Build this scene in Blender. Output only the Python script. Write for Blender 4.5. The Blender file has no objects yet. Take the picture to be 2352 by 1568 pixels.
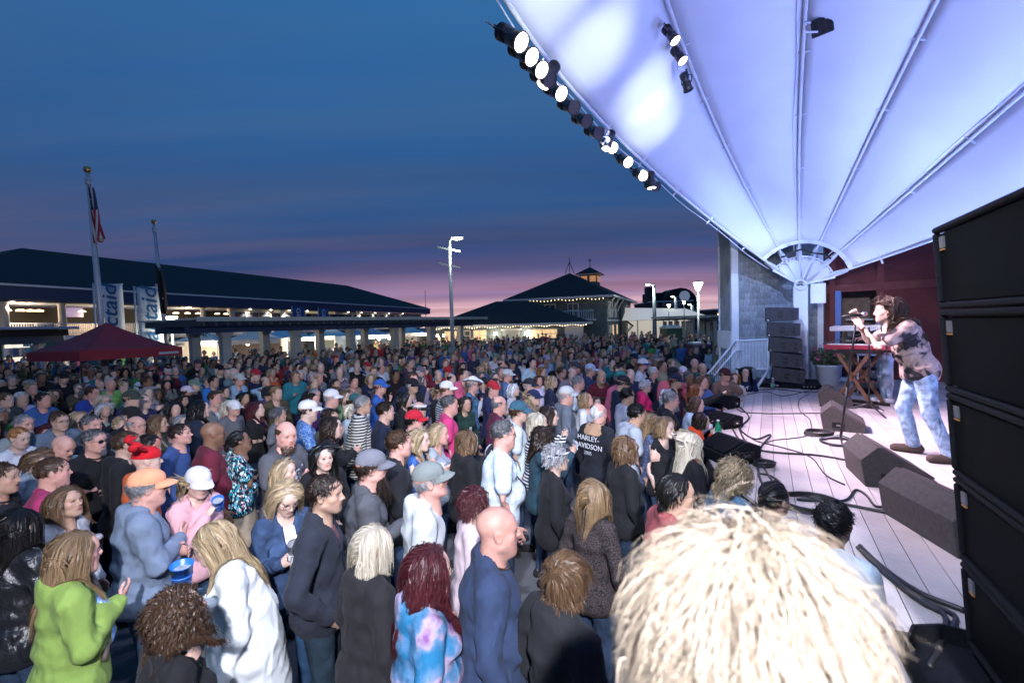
import bpy, math, random
import numpy as np
from mathutils import Vector, Matrix, Euler
random.seed(7); RNG = np.random.default_rng(7)
SC = bpy.context.scene
COL = SC.collection
R = math.radians
PI = math.pi

# ------------------------------------------------------------------ camera
F_PX, ROLL, PITCH, CAM_Z = 1045.0, 0.028, 0.0373, 2.7      # focal length in pixels of a 2352 wide picture
cam_d = bpy.data.cameras.new('camera'); cam = bpy.data.objects.new('camera', cam_d); COL.objects.link(cam)
cam_d.sensor_width = 36; cam_d.lens = F_PX / 2352 * 36; cam_d.clip_start = 0.03; cam_d.clip_end = 3000
cam.matrix_world = (Matrix.Translation((0, 0, CAM_Z)) @ Matrix.Rotation(PI/2 - PITCH, 4, 'X') @ Matrix.Rotation(-ROLL, 4, 'Z'))
SC.camera = cam
cam_d.dof.use_dof = True; cam_d.dof.focus_distance = 4.0; cam_d.dof.aperture_fstop = 2.8

# ------------------------------------------------------------------ render look
SC.render.engine = 'CYCLES'
SC.view_settings.view_transform = 'Standard'; SC.view_settings.look = 'None'
SC.view_settings.exposure = 0.0; SC.view_settings.gamma = 1.0
SC.view_settings.use_curve_mapping = False
SC.cycles.use_denoising = True
SC.cycles.max_bounces = 6; SC.cycles.diffuse_bounces = 3; SC.cycles.glossy_bounces = 2
SC.cycles.transmission_bounces = 3; SC.cycles.transparent_max_bounces = 6
SC.cycles.sample_clamp_indirect = 6.0
SC.cycles.caustics_reflective = False; SC.cycles.caustics_refractive = False

# ------------------------------------------------------------------ dusk sky
world = bpy.data.worlds.new('World'); SC.world = world; world.use_nodes = True
def build_world():
    nt = world.node_tree; N = nt.nodes; L = nt.links; N.clear()
    out = N.new('ShaderNodeOutputWorld'); bg = N.new('ShaderNodeBackground')
    L.new(bg.outputs[0], out.inputs[0])
    tc = N.new('ShaderNodeTexCoord'); sep = N.new('ShaderNodeSeparateXYZ'); L.new(tc.outputs['Generated'], sep.inputs[0])
    def math_(op, a, b=None, c=None):
        m = N.new('ShaderNodeMath'); m.operation = op
        for i, v in enumerate((a, b, c)):
            if v is None: continue
            if isinstance(v, (int, float)): m.inputs[i].default_value = v
            else: L.new(v, m.inputs[i])
        return m.outputs[0]
    def ramp(fac, stops):
        r = N.new('ShaderNodeValToRGB'); L.new(fac, r.inputs[0]); e = r.color_ramp.elements
        while len(e) < len(stops): e.new(0.5)
        for k, (p, c) in enumerate(stops): e[k].position = p; e[k].color = (*c, 1)
        return r.outputs[0]
    def mix(f, a, b, mode='MIX'):
        m = N.new('ShaderNodeMix'); m.data_type = 'RGBA'; m.blend_type = mode
        if isinstance(f, (int, float)): m.inputs[0].default_value = f
        else: L.new(f, m.inputs[0])
        for i, v in ((6, a), (7, b)):
            if isinstance(v, tuple): m.inputs[i].default_value = (*v, 1)
            else: L.new(v, m.inputs[i])
        return m.outputs[2]
    z = math_('MAXIMUM', sep.outputs[2], 0.0)
    # blue dusk vault: darkest band at mid height, lighter overhead
    vault = ramp(z, [(0.0, (.11, .085, .18)), (0.05, (.062, .070, .170)), (0.12, (.034, .064, .165)), (0.26, (.026, .080, .215)), (0.42, (.025, .105, .275)), (0.6, (.022, .130, .33)), (1.0, (.025, .15, .38))])
    # sunset glow low in the north-west, straight ahead of the camera
    dt = N.new('ShaderNodeVectorMath'); dt.operation = 'DOT_PRODUCT'; L.new(tc.outputs['Generated'], dt.inputs[0])
    az = math.radians(4); dt.inputs[1].default_value = (math.sin(az), math.cos(az), 0)
    side = math_('SMOOTHSTEP', dt.outputs['Value'], 0.45, 1.0) if False else None
    mr = N.new('ShaderNodeMapRange'); mr.interpolation_type = 'SMOOTHERSTEP'; L.new(dt.outputs['Value'], mr.inputs[0])
    mr.inputs[1].default_value = 0.78; mr.inputs[2].default_value = 1.0
    glowh = ramp(z, [(0.0, (.85, .54, .40)), (0.03, (.66, .38, .32)), (0.065, (.26, .13, .17)), (0.12, (.06, .03, .06)), (0.18, (0, 0, 0))])
    gl = mix(mr.outputs[0], (0, 0, 0), glowh)
    # layered cloud streaks: the direction is projected on a flat cloud deck, so the streaks close up towards the horizon
    zz = math_('ADD', z, 0.07)
    px = math_('DIVIDE', sep.outputs[0], zz); py = math_('DIVIDE', sep.outputs[1], zz)
    cmb = N.new('ShaderNodeCombineXYZ'); L.new(px, cmb.inputs[0]); L.new(py, cmb.inputs[1])
    mp = N.new('ShaderNodeMapping'); L.new(cmb.outputs[0], mp.inputs[0]); mp.inputs['Scale'].default_value = (0.20, 1.05, 1); mp.inputs['Rotation'].default_value = (0, 0, R(7))
    nz = N.new('ShaderNodeTexNoise'); L.new(mp.outputs[0], nz.inputs[0]); nz.inputs['Scale'].default_value = 1.0; nz.inputs['Detail'].default_value = 6; nz.inputs['Roughness'].default_value = .55
    cl = ramp(nz.outputs[0], [(0.40, (0, 0, 0)), (0.66, (1, 1, 1))])
    clcol = ramp(z, [(0.0, (.60, .30, .26)), (0.06, (.30, .14, .18)), (0.13, (.12, .08, .14)), (0.24, (.065, .085, .155)), (0.45, (.055, .12, .225)), (1.0, (.05, .18, .34))])
    base = mix(1.0, vault, gl, 'ADD')
    f = math_('MULTIPLY', cl, 0.60)
    base = mix(f, base, clcol)
    # dark bands under the lit ones
    mp2 = N.new('ShaderNodeMapping'); L.new(cmb.outputs[0], mp2.inputs[0]); mp2.inputs['Scale'].default_value = (0.10, 0.60, 1); mp2.inputs['Location'].default_value = (3.3, 1.7, 0)
    nz2 = N.new('ShaderNodeTexNoise'); L.new(mp2.outputs[0], nz2.inputs[0]); nz2.inputs['Scale'].default_value = 1.0; nz2.inputs['Detail'].default_value = 4
    dk = ramp(nz2.outputs[0], [(0.40, (1.08, 1.05, 1.02)), (0.64, (.74, .80, .88))])
    base = mix(1.0, base, dk, 'MULTIPLY')
    L.new(base, bg.inputs[0]); bg.inputs[1].default_value = 1.25
build_world()

# ------------------------------------------------------------------ pixel geometry (photo pixels, 2352 wide) -> places on the ground / stage
def ray(u, v):
    a = (u-1176)/F_PX; b = -(v-784)/F_PX
    s, c = math.sin(ROLL), math.cos(ROLL)
    a2 = c*a+s*b; b2 = -s*a+c*b
    sp, cp = math.sin(PITCH), math.cos(PITCH)
    return Vector((a2, cp+b2*sp, -sp+b2*cp))
def at(u, v, y=None, z=None):
    r = ray(u, v)
    t = y/r.y if z is None else (z-CAM_Z)/r.z
    return r*t+Vector((0, 0, CAM_Z))
def proj(P):
    x, y, z = P[0], P[1], P[2]-CAM_Z
    sp, cp = math.sin(PITCH), math.cos(PITCH)
    d = y*cp-z*sp; yy = y*sp+z*cp
    a2 = x/d; b2 = yy/d
    s, c = math.sin(ROLL), math.cos(ROLL)
    return 1176+F_PX*(c*a2-s*b2), 784-F_PX*(s*a2+c*b2), d
# ------------------------------------------------------------------ materials
MATS = {}
def mat(name, col=(.5, .5, .5), rough=.6, metal=0., var=.0, vscale=8., bump=0., bscale=60., emit=None, estr=0., spec=.5, objcol=False, sheen=0., coat=0., alpha=1., trans=0.):
    if name in MATS: return MATS[name]
    m = bpy.data.materials.new(name); m.use_nodes = True; MATS[name] = m
    nt = m.node_tree; N = nt.nodes; L = nt.links; b = N['Principled BSDF']
    b.inputs['Roughness'].default_value = rough; b.inputs['Metallic'].default_value = metal
    b.inputs['Specular IOR Level'].default_value = spec; b.inputs['Base Color'].default_value = (*col, 1)
    b.inputs['Sheen Weight'].default_value = sheen; b.inputs['Coat Weight'].default_value = coat
    b.inputs['Alpha'].default_value = alpha; b.inputs['Transmission Weight'].default_value = trans
    if emit: b.inputs['Emission Color'].default_value = (*emit, 1); b.inputs['Emission Strength'].default_value = estr
    src = None
    if objcol:
        oi = N.new('ShaderNodeObjectInfo'); src = oi.outputs['Color']
    if var or bump:
        tc = N.new('ShaderNodeTexCoord')
    if var:
        nz = N.new('ShaderNodeTexNoise'); nz.inputs['Scale'].default_value = vscale; nz.inputs['Detail'].default_value = 5
        L.new(tc.outputs['Object'], nz.inputs[0])
        mr = N.new('ShaderNodeMapRange'); L.new(nz.outputs[0], mr.inputs[0]); mr.inputs[1].default_value = .3; mr.inputs[2].default_value = .7
        mr.inputs[3].default_value = 1-var; mr.inputs[4].default_value = 1+var
        mx = N.new('ShaderNodeMix'); mx.data_type = 'RGBA'; mx.blend_type = 'MULTIPLY'; mx.inputs[0].default_value = 1
        if src: L.new(src, mx.inputs[6])
        else: mx.inputs[6].default_value = (*col, 1)
        L.new(mr.outputs[0], mx.inputs[7]); src = mx.outputs[2]
    if src: L.new(src, b.inputs['Base Color'])
    if bump:
        n2 = N.new('ShaderNodeTexNoise'); n2.inputs['Scale'].default_value = bscale; n2.inputs['Detail'].default_value = 4
        L.new(tc.outputs['Object'], n2.inputs[0])
        bp = N.new('ShaderNodeBump'); bp.inputs['Strength'].default_value = bump; bp.inputs['Distance'].default_value = .02
        L.new(n2.outputs[0], bp.inputs['Height']); L.new(bp.outputs[0], b.inputs['Normal'])
    return m
def nodes_of(m): return m.node_tree.nodes, m.node_tree.links, m.node_tree.nodes['Principled BSDF']

# ------------------------------------------------------------------ mesh helpers
class MB:
    """collects vertices and faces of ONE mesh"""
    def __init__(s): s.v = []; s.f = []; s.m = []; s.cur = 0
    def add(s, vs, fs):
        o = len(s.v); s.v += [tuple(x) for x in vs]; s.f += [tuple(i+o for i in f) for f in fs]; s.m += [s.cur]*len(fs); return s
    def box(s, c, d, M=None, bev=0.):
        x, y, z = d[0]/2, d[1]/2, d[2]/2
        if bev <= 0:
            vs = [Vector((sx*x, sy*y, sz*z)) for sx in (-1, 1) for sy in (-1, 1) for sz in (-1, 1)]
            fs = [(0, 1, 3, 2), (4, 6, 7, 5), (0, 4, 5, 1), (2, 3, 7, 6), (0, 2, 6, 4), (1, 5, 7, 3)]
        else:
            b = min(bev, x*.9, y*.9, z*.9)
            vs, fs = [], []
            # chamfered box: 24 vertices
            idx = {}
            for sx in (-1, 1):
                for sy in (-1, 1):
                    for sz in (-1, 1):
                        for k in range(3):
                            p = [sx*(x-b), sy*(y-b), sz*(z-b)]; p[k] = (sx*x, sy*y, sz*z)[k]
                            idx[(sx, sy, sz, k)] = len(vs); vs.append(Vector(p))
            g = lambda *a: idx[a]
            for k in range(3):
                o = [i for i in range(3) if i != k]
                for s_ in (-1, 1):
                    q = []
                    for (a, c_) in ((-1, -1), (1, -1), (1, 1), (-1, 1)):
                        t = [0, 0, 0]; t[k] = s_; t[o[0]] = a; t[o[1]] = c_; q.append(g(*t, k))
                    fs.append(q)
            for k in range(3):           # edges along axis k
                o = [i for i in range(3) if i != k]
                for a in (-1, 1):
                    for c_ in (-1, 1):
                        q = []
                        for (e, kk) in ((-1, o[0]), (1, o[0]), (1, o[1]), (-1, o[1])):
                            t = [0, 0, 0]; t[k] = e; t[o[0]] = a; t[o[1]] = c_; q.append(g(*t, kk))
                        fs.append(q)
            for sx in (-1, 1):
                for sy in (-1, 1):
                    for sz in (-1, 1): fs.append([g(sx, sy, sz, 0), g(sx, sy, sz, 1), g(sx, sy, sz, 2)])
        M = M if M is not None else Matrix.Identity(3)
        c = Vector(c)
        return s.add([(M @ v)+c for v in vs], fs)
    def bar(s, a, b, w, h=None, up=(0, 0, 1)):
        a, b = Vector(a), Vector(b); h = h or w; y = (b-a); l = y.length; y.normalize()
        x = y.cross(Vector(up));
        if x.length < 1e-4: x = y.cross(Vector((1, 0, 0)))
        x.normalize(); z = x.cross(y)
        return s.box((a+b)/2, (w, l, h), Matrix((x, y, z)).transposed())
    def tube(s, pts, r, n=8, caps=True):
        pts = [Vector(p) for p in pts]; rs = r if hasattr(r, '__len__') else [r]*len(pts)
        vs, fs = [], []; N_ = len(pts); ux = None
        for i, p in enumerate(pts):
            t = (pts[min(i+1, N_-1)]-pts[max(i-1, 0)])
            if t.length < 1e-9: t = Vector((0, 0, 1))
            t.normalize()
            if ux is None:
                ux = t.cross(Vector((0, 0, 1)))
                if ux.length < 1e-3: ux = t.cross(Vector((1, 0, 0)))
            else: ux = ux - t*ux.dot(t)
            ux.normalize(); uy = t.cross(ux)
            for k in range(n):
                a = 2*PI*k/n; vs.append(p+(ux*math.cos(a)+uy*math.sin(a))*rs[i])
        for i in range(N_-1):
            for k in range(n): fs.append((i*n+k, i*n+(k+1) % n, (i+1)*n+(k+1) % n, (i+1)*n+k))
        if caps: fs.append(tuple(range(n))[::-1]); fs.append(tuple((N_-1)*n+k for k in range(n)))
        return s.add(vs, fs)
    def lathe(s, prof, c=(0, 0, 0), n=16, M=None, caps=True):
        """prof: list of (radius, height)"""
        vs, fs = [], []; c = Vector(c); M = M if M is not None else Matrix.Identity(3)
        for r, h in prof:
            for k in range(n):
                a = 2*PI*k/n; vs.append(M @ Vector((r*math.cos(a), r*math.sin(a), h))+c)
        for i in range(len(prof)-1):
            for k in range(n): fs.append((i*n+k, i*n+(k+1) % n, (i+1)*n+(k+1) % n, (i+1)*n+k))
        if caps: fs.append(tuple(range(n))[::-1]); fs.append(tuple((len(prof)-1)*n+k for k in range(n)))
        return s.add(vs, fs)
    def prism(s, poly, z0, z1):
        n = len(poly); vs = [(p[0], p[1], z0) for p in poly]+[(p[0], p[1], z1) for p in poly]
        fs = [tuple(range(n))[::-1], tuple(range(n, 2*n))]+[(i, (i+1) % n, n+(i+1) % n, n+i) for i in range(n)]
        return s.add(vs, fs)
    def quad(s, a, b, c, d): return s.add([a, b, c, d], [(0, 1, 2, 3)])
    def build(s, name, mats, parent=None, smooth=False):
        me = bpy.data.meshes.new(name); me.from_pydata(s.v, [], s.f); me.validate()
        for m in (mats if isinstance(mats, (list, tuple)) else [mats]): me.materials.append(m)
        if any(s.m) and len(s.m) == len(me.polygons): me.polygons.foreach_set('material_index', s.m)
        if smooth: me.polygons.foreach_set('use_smooth', [True]*len(me.polygons))
        return link(name, me, parent)
def link(name, data, parent=None):
    o = bpy.data.objects.new(name, data); COL.objects.link(o)
    if parent is not None: o.parent = parent
    return o
def tag(o, label=None, cat=None, group=None, kind=None):
    if label: o['label'] = label
    if cat: o['category'] = cat
    if group: o['group'] = group
    if kind: o['kind'] = kind
    return o
def empty(name, loc=(0, 0, 0), rz=0, label=None, cat=None, group=None):
    o = bpy.data.objects.new(name, None); o.empty_display_size = .2; COL.objects.link(o)
    o.location = loc; o.rotation_euler = (0, 0, rz); return tag(o, label, cat, group)
def copy_tree(o, parent=None):
    c = o.copy(); COL.objects.link(c); c.parent = parent
    for ch in list(o.children): copy_tree(ch, c)
    return c
def set_smooth(o): o.data.polygons.foreach_set('use_smooth', [True]*len(o.data.polygons))
def text_mesh(s, size, depth=.002, shear=0., bold=0.):
    cu = bpy.data.curves.new('lettering', 'FONT'); cu.body = s; cu.size = size; cu.extrude = depth; cu.align_x = 'CENTER'; cu.align_y = 'CENTER'; cu.shear = shear; cu.offset = bold; cu.resolution_u = 3
    ob = bpy.data.objects.new('lettering', cu); COL.objects.link(ob)
    me = bpy.data.meshes.new_from_object(ob.evaluated_get(bpy.context.evaluated_depsgraph_get()))
    bpy.data.objects.remove(ob); bpy.data.curves.remove(cu); return me
def lettering(s, size, m, parent, loc, rot=(PI/2, 0, 0), name='lettering', shear=0., bold=0., mtx=None):
    me = text_mesh(s, size, shear=shear, bold=bold); me.materials.clear(); me.materials.append(m)
    o = link(name, me, parent)
    if mtx is not None: o.matrix_local = mtx
    else: o.location = loc; o.rotation_euler = rot
    return o
def spotlight(name, loc, tgt, power, col, ang, blend=.5, size=.06, parent=None):
    l = bpy.data.lights.new(name, 'SPOT'); l.energy = power; l.color = col; l.spot_size = R(ang); l.spot_blend = blend; l.shadow_soft_size = size
    o = bpy.data.objects.new(name, l); COL.objects.link(o); o.location = loc
    o.rotation_euler = (Vector(tgt)-Vector(loc)).to_track_quat('-Z', 'Y').to_euler(); return o
# ================================================================== people: continuous bodies from smooth distance fields
def surface_nets(F, org, h):
    nx, ny, nz = F.shape
    ins = F < 0
    c = np.zeros((nx-1, ny-1, nz-1), np.int8)
    for dx in (0, 1):
        for dy in (0, 1):
            for dz in (0, 1): c += ins[dx:nx-1+dx, dy:ny-1+dy, dz:nz-1+dz]
    I, J, K = np.nonzero((c > 0) & (c < 8))
    vid = -np.ones(c.shape, np.int32); vid[I, J, K] = np.arange(len(I))
    acc = np.zeros((len(I), 3)); cnt = np.zeros(len(I))
    corners = [(a, b, d) for a in (0, 1) for b in (0, 1) for d in (0, 1)]
    for p in range(8):
        for q in range(p+1, 8):
            A, B = corners[p], corners[q]
            if sum(abs(A[i]-B[i]) for i in range(3)) != 1: continue
            fa = F[I+A[0], J+A[1], K+A[2]]; fb = F[I+B[0], J+B[1], K+B[2]]
            m = (fa < 0) != (fb < 0)
            t = np.where(m, fa/np.where(m, fa-fb, 1), 0)
            for i in range(3): acc[:, i] += np.where(m, A[i]+t*(B[i]-A[i]), 0)
            cnt += m
    V = (np.stack([I, J, K], 1)+acc/cnt[:, None])*h+np.asarray(org)
    faces = []
    for ax in range(3):
        o = [i for i in range(3) if i != ax]
        sl0 = [slice(None)]*3; sl1 = [slice(None)]*3; sl0[ax] = slice(0, -1); sl1[ax] = slice(1, None)
        for k in o: sl0[k] = slice(1, -1); sl1[k] = slice(1, -1)
        a = ins[tuple(sl0)]; b = ins[tuple(sl1)]
        E_ = np.argwhere(a != b)
        if len(E_) == 0: continue
        flip = a[tuple(E_.T)]
        idx = E_.copy()
        for k in o: idx[:, k] += 1
        def cell(d0, d1):
            c_ = idx.copy(); c_[:, o[0]] -= d0; c_[:, o[1]] -= d1; return vid[tuple(c_.T)]
        q = np.stack([cell(1, 1), cell(0, 1), cell(0, 0), cell(1, 0)], 1)
        if ax == 1: flip = ~flip
        q[~flip] = q[~flip][:, ::-1]
        faces.append(q)
    return V, np.concatenate(faces)
class SDF:
    def __init__(s, lo, hi, h):
        s.h = h; s.lo = np.asarray(lo, float); n = np.ceil((np.asarray(hi)-s.lo)/h).astype(int)+1
        s.ax = [s.lo[i]+h*np.arange(n[i]) for i in range(3)]; s.F = np.full(n, .5, np.float32)
    def _blk(s, lo, hi):
        sl = []
        for i in range(3):
            a = int(np.searchsorted(s.ax[i], lo[i])); b = int(np.searchsorted(s.ax[i], hi[i]))
            if b <= a: return None
            sl.append(slice(a, b))
        return tuple(sl), s.ax[0][sl[0]][:, None, None], s.ax[1][sl[1]][None, :, None], s.ax[2][sl[2]][None, None, :]
    def _put(s, sl, d, k, sub):
        A = s.F[sl]
        if sub:
            d = -d
            if k <= 0: s.F[sl] = np.maximum(A, d)
            else:
                hh = np.maximum(k-np.abs(A-d), 0)/k; s.F[sl] = np.maximum(A, d)+hh*hh*k*.25
        elif k <= 0: s.F[sl] = np.minimum(A, d)
        else:
            hh = np.maximum(k-np.abs(A-d), 0)/k; s.F[sl] = np.minimum(A, d)-hh*hh*k*.25
    def cap(s, a, b, ra, rb=None, k=.02, sub=False):
        rb = ra if rb is None else rb; a = np.asarray(a, float); b = np.asarray(b, float)
        m = max(ra, rb)+k+3*s.h
        bl = s._blk(np.minimum(a, b)-m, np.maximum(a, b)+m)
        if bl is None: return s
        sl, X, Y, Z = bl; ba = b-a; l2 = max(float(ba @ ba), 1e-9)
        t = np.clip(((X-a[0])*ba[0]+(Y-a[1])*ba[1]+(Z-a[2])*ba[2])/l2, 0, 1)
        d = np.sqrt((X-a[0]-t*ba[0])**2+(Y-a[1]-t*ba[1])**2+(Z-a[2]-t*ba[2])**2)-(ra+(rb-ra)*t)
        s._put(sl, d, k, sub); return s
    def ell(s, c, r, k=.02, sub=False, rx=0.):
        c = np.asarray(c, float); r = np.asarray(r, float); m = max(r)+k+3*s.h
        bl = s._blk(c-m, c+m)
        if bl is None: return s
        sl, X, Y, Z = bl; x = X-c[0]; y = Y-c[1]; z = Z-c[2]
        if rx: y, z = y*math.cos(rx)+z*math.sin(rx), -y*math.sin(rx)+z*math.cos(rx)
        k0 = np.sqrt((x/r[0])**2+(y/r[1])**2+(z/r[2])**2); k1 = np.sqrt((x/r[0]**2)**2+(y/r[1]**2)**2+(z/r[2]**2)**2)
        s._put(sl, k0*(k0-1)/np.maximum(k1, 1e-6), k, sub); return s
    def cutz(s, z, above=True):
        Z = s.ax[2][None, None, :]; d = (Z-z) if above else (z-Z); s.F = np.maximum(s.F, d); return s
    def wrinkle(s, amp, fr, seed=0):
        g = np.random.default_rng(seed); X, Y, Z = s.ax[0][:, None, None], s.ax[1][None, :, None], s.ax[2][None, None, :]
        w = 0
        for i in range(5):
            d = g.normal(size=3)*np.array([1, 1, .8]); d /= np.linalg.norm(d); f = fr*(.55+.42*i); ph = g.uniform(0, 6.3)
            t = f*(d[0]*X+d[1]*Y+d[2]*Z)+ph+1.7*np.sin(.37*f*(d[1]*X+d[2]*Y-d[0]*Z)+ph*2)+1.1*np.sin(.23*f*(d[2]*X-d[0]*Y+d[1]*Z)+ph*3)
            w = w+(.64-np.abs(np.sin(t*.5)))*1.5/(1+.45*i)
        s.F = s.F-amp*w; return s
    def mesh(s): return surface_nets(s.F, s.lo, s.h)

def cat_parts(parts):
    """parts: list of (V, F(quads), tint Nx4)"""
    Vs, Fs, Ts, o = [], [], [], 0
    for V, F_, T in parts:
        Vs.append(V); Fs.append(F_+o); Ts.append(T); o += len(V)
    return np.concatenate(Vs), np.concatenate(Fs), np.concatenate(Ts)
def mesh_np(name, V, F_, mats, tint=None, smooth=True, fattr=None, hu=None):
    me = bpy.data.meshes.new(name); n = len(V); m = len(F_); k = F_.shape[1]
    me.vertices.add(n); me.vertices.foreach_set('co', np.asarray(V, np.float32).ravel())
    me.loops.add(m*k); me.loops.foreach_set('vertex_index', np.asarray(F_, np.int32).ravel())
    me.polygons.add(m); me.polygons.foreach_set('loop_start', np.arange(0, m*k, k, dtype=np.int32))
    me.polygons.foreach_set('use_smooth', np.full(m, smooth))
    me.update(calc_edges=True)
    for q in (mats if isinstance(mats, (list, tuple)) else [mats]): me.materials.append(q)
    if tint is not None:
        a = me.attributes.new('tint', 'FLOAT_COLOR', 'POINT'); a.data.foreach_set('color', np.asarray(tint, np.float32).ravel())
    if hu is not None:
        a = me.attributes.new('hu', 'FLOAT', 'POINT'); a.data.foreach_set('value', np.asarray(hu, np.float32))
    if fattr is not None:
        a = me.attributes.new('hv', 'FLOAT', 'POINT'); a.data.foreach_set('value', np.asarray(fattr, np.float32))
    return me
def xf(V, M):
    M = np.array(M); return V @ M[:3, :3].T+M[:3, 3]
def sphere_np(c, r, n=10, m=7):
    v, f = [], []
    for i in range(m+1):
        th = PI*i/m
        for j in range(n): a = 2*PI*j/n; v.append((c[0]+r[0]*math.sin(th)*math.cos(a), c[1]+r[1]*math.sin(th)*math.sin(a), c[2]+r[2]*math.cos(th)))
    for i in range(m):
        for j in range(n): f.append((i*n+j, (i+1)*n+j, (i+1)*n+(j+1) % n, i*n+(j+1) % n))
    return np.array(v), np.array(f, np.int32)
def tube_np(P, r, n=5):
    b = MB(); b.tube(P, r, n, caps=False); return np.array(b.v, float), np.array(b.f, np.int32)

# ---- materials of people
def make_people_mats():
    m = mat('skin', rough=.5, spec=.35); N, L, b = nodes_of(m)
    oi = N.new('ShaderNodeObjectInfo'); at_ = N.new('ShaderNodeAttribute'); at_.attribute_name = 'tint'
    mu = N.new('ShaderNodeMix'); mu.data_type = 'RGBA'; mu.blend_type = 'MULTIPLY'; mu.inputs[0].default_value = 1
    L.new(oi.outputs['Color'], mu.inputs[6]); L.new(at_.outputs['Color'], mu.inputs[7])
    tc = N.new('ShaderNodeTexCoord'); nz = N.new('ShaderNodeTexNoise'); nz.inputs['Scale'].default_value = 22; nz.inputs['Detail'].default_value = 4; L.new(tc.outputs['Object'], nz.inputs[0])
    rp = N.new('ShaderNodeMapRange'); L.new(nz.outputs[0], rp.inputs[0]); rp.inputs[1].default_value = .3; rp.inputs[2].default_value = .7; rp.inputs[3].default_value = .88; rp.inputs[4].default_value = 1.1
    m3 = N.new('ShaderNodeMix'); m3.data_type = 'RGBA'; m3.blend_type = 'MULTIPLY'; m3.inputs[0].default_value = 1; L.new(mu.outputs[2], m3.inputs[6]); L.new(rp.outputs[0], m3.inputs[7])
    m2 = N.new('ShaderNodeMix'); m2.data_type = 'RGBA'; L.new(at_.outputs['Alpha'], m2.inputs[0]); L.new(at_.outputs['Color'], m2.inputs[6]); L.new(m3.outputs[2], m2.inputs[7])
    L.new(m2.outputs[2], b.inputs['Base Color'])
    b.inputs['Subsurface Weight'].default_value = .12; b.inputs['Subsurface Radius'].default_value = (.012, .005, .003); b.inputs['Subsurface Scale'].default_value = .6
    bp = N.new('ShaderNodeBump'); n3 = N.new('ShaderNodeTexNoise'); n3.inputs['Scale'].default_value = 160; L.new(tc.outputs['Object'], n3.inputs[0]); L.new(n3.outputs[0], bp.inputs['Height']); bp.inputs['Strength'].default_value = .12; bp.inputs['Distance'].default_value = .01; L.new(bp.outputs[0], b.inputs['Normal'])
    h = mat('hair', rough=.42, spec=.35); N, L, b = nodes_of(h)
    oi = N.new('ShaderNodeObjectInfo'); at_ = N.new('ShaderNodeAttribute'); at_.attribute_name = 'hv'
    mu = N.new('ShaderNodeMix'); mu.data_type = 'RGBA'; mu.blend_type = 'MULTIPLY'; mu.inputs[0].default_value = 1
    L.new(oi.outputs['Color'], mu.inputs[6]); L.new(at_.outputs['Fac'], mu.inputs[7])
    au = N.new('ShaderNodeAttribute'); au.attribute_name = 'hu'; nz = N.new('ShaderNodeTexNoise'); nz.noise_dimensions = '1D'; nz.inputs['Scale'].default_value = 1.; nz.inputs['Detail'].default_value = 2; L.new(au.outputs['Fac'], nz.inputs['W'])
    mr = N.new('ShaderNodeMapRange'); L.new(nz.outputs[0], mr.inputs[0]); mr.inputs[1].default_value = .3; mr.inputs[2].default_value = .7; mr.inputs[3].default_value = .40; mr.inputs[4].default_value = 1.5
    m2 = N.new('ShaderNodeMix'); m2.data_type = 'RGBA'; m2.blend_type = 'MULTIPLY'; m2.inputs[0].default_value = 1; L.new(mu.outputs[2], m2.inputs[6]); L.new(mr.outputs[0], m2.inputs[7]); L.new(m2.outputs[2], b.inputs['Base Color'])
    b.inputs['Anisotropic'].default_value = .5
    def folds(m, st=.55):
        N, L, b = nodes_of(m); tc = [n for n in N if n.type == 'TEX_COORD'][0]; prev = b.inputs['Normal'].links[0].from_socket if b.inputs['Normal'].links else None
        oi = N.new('ShaderNodeObjectInfo'); ad = N.new('ShaderNodeVectorMath'); ad.operation = 'ADD'; L.new(tc.outputs['Object'], ad.inputs[0]); L.new(oi.outputs['Location'], ad.inputs[1])
        mp = N.new('ShaderNodeMapping'); mp.inputs['Scale'].default_value = (1, 1, .55); mp.inputs['Rotation'].default_value = (.35, .2, .4); L.new(ad.outputs[0], mp.inputs[0])
        nz = N.new('ShaderNodeTexNoise'); nz.noise_type = 'RIDGED_MULTIFRACTAL'; nz.inputs['Scale'].default_value = 9.; nz.inputs['Detail'].default_value = 4.; nz.inputs['Distortion'].default_value = 1.1; L.new(mp.outputs[0], nz.inputs[0])
        bp = N.new('ShaderNodeBump'); bp.inputs['Strength'].default_value = st; bp.inputs['Distance'].default_value = .026; L.new(nz.outputs[0], bp.inputs['Height'])
        if prev: L.new(prev, bp.inputs['Normal'])
        L.new(bp.outputs[0], b.inputs['Normal'])
    folds(mat('cloth', rough=.85, spec=.2, objcol=True, var=.12, vscale=7, bump=.25, bscale=170, sheen=.03))
    folds(mat('worn denim', rough=.9, spec=.15, objcol=True, var=.55, vscale=16, bump=.4, bscale=140), 1.2)
    folds(mat('denim', rough=.9, spec=.15, objcol=True, var=.35, vscale=11, bump=.3, bscale=140), .8)
    folds(mat('leather', col=(.012, .012, .014), rough=.32, spec=.6, bump=.3, bscale=60), .9)
    mat('plain', rough=.6, objcol=True)
    mat('lens', col=(.02, .02, .025), rough=.08, spec=.8)
    mat('wire', rough=.35, objcol=True, spec=.6)
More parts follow.
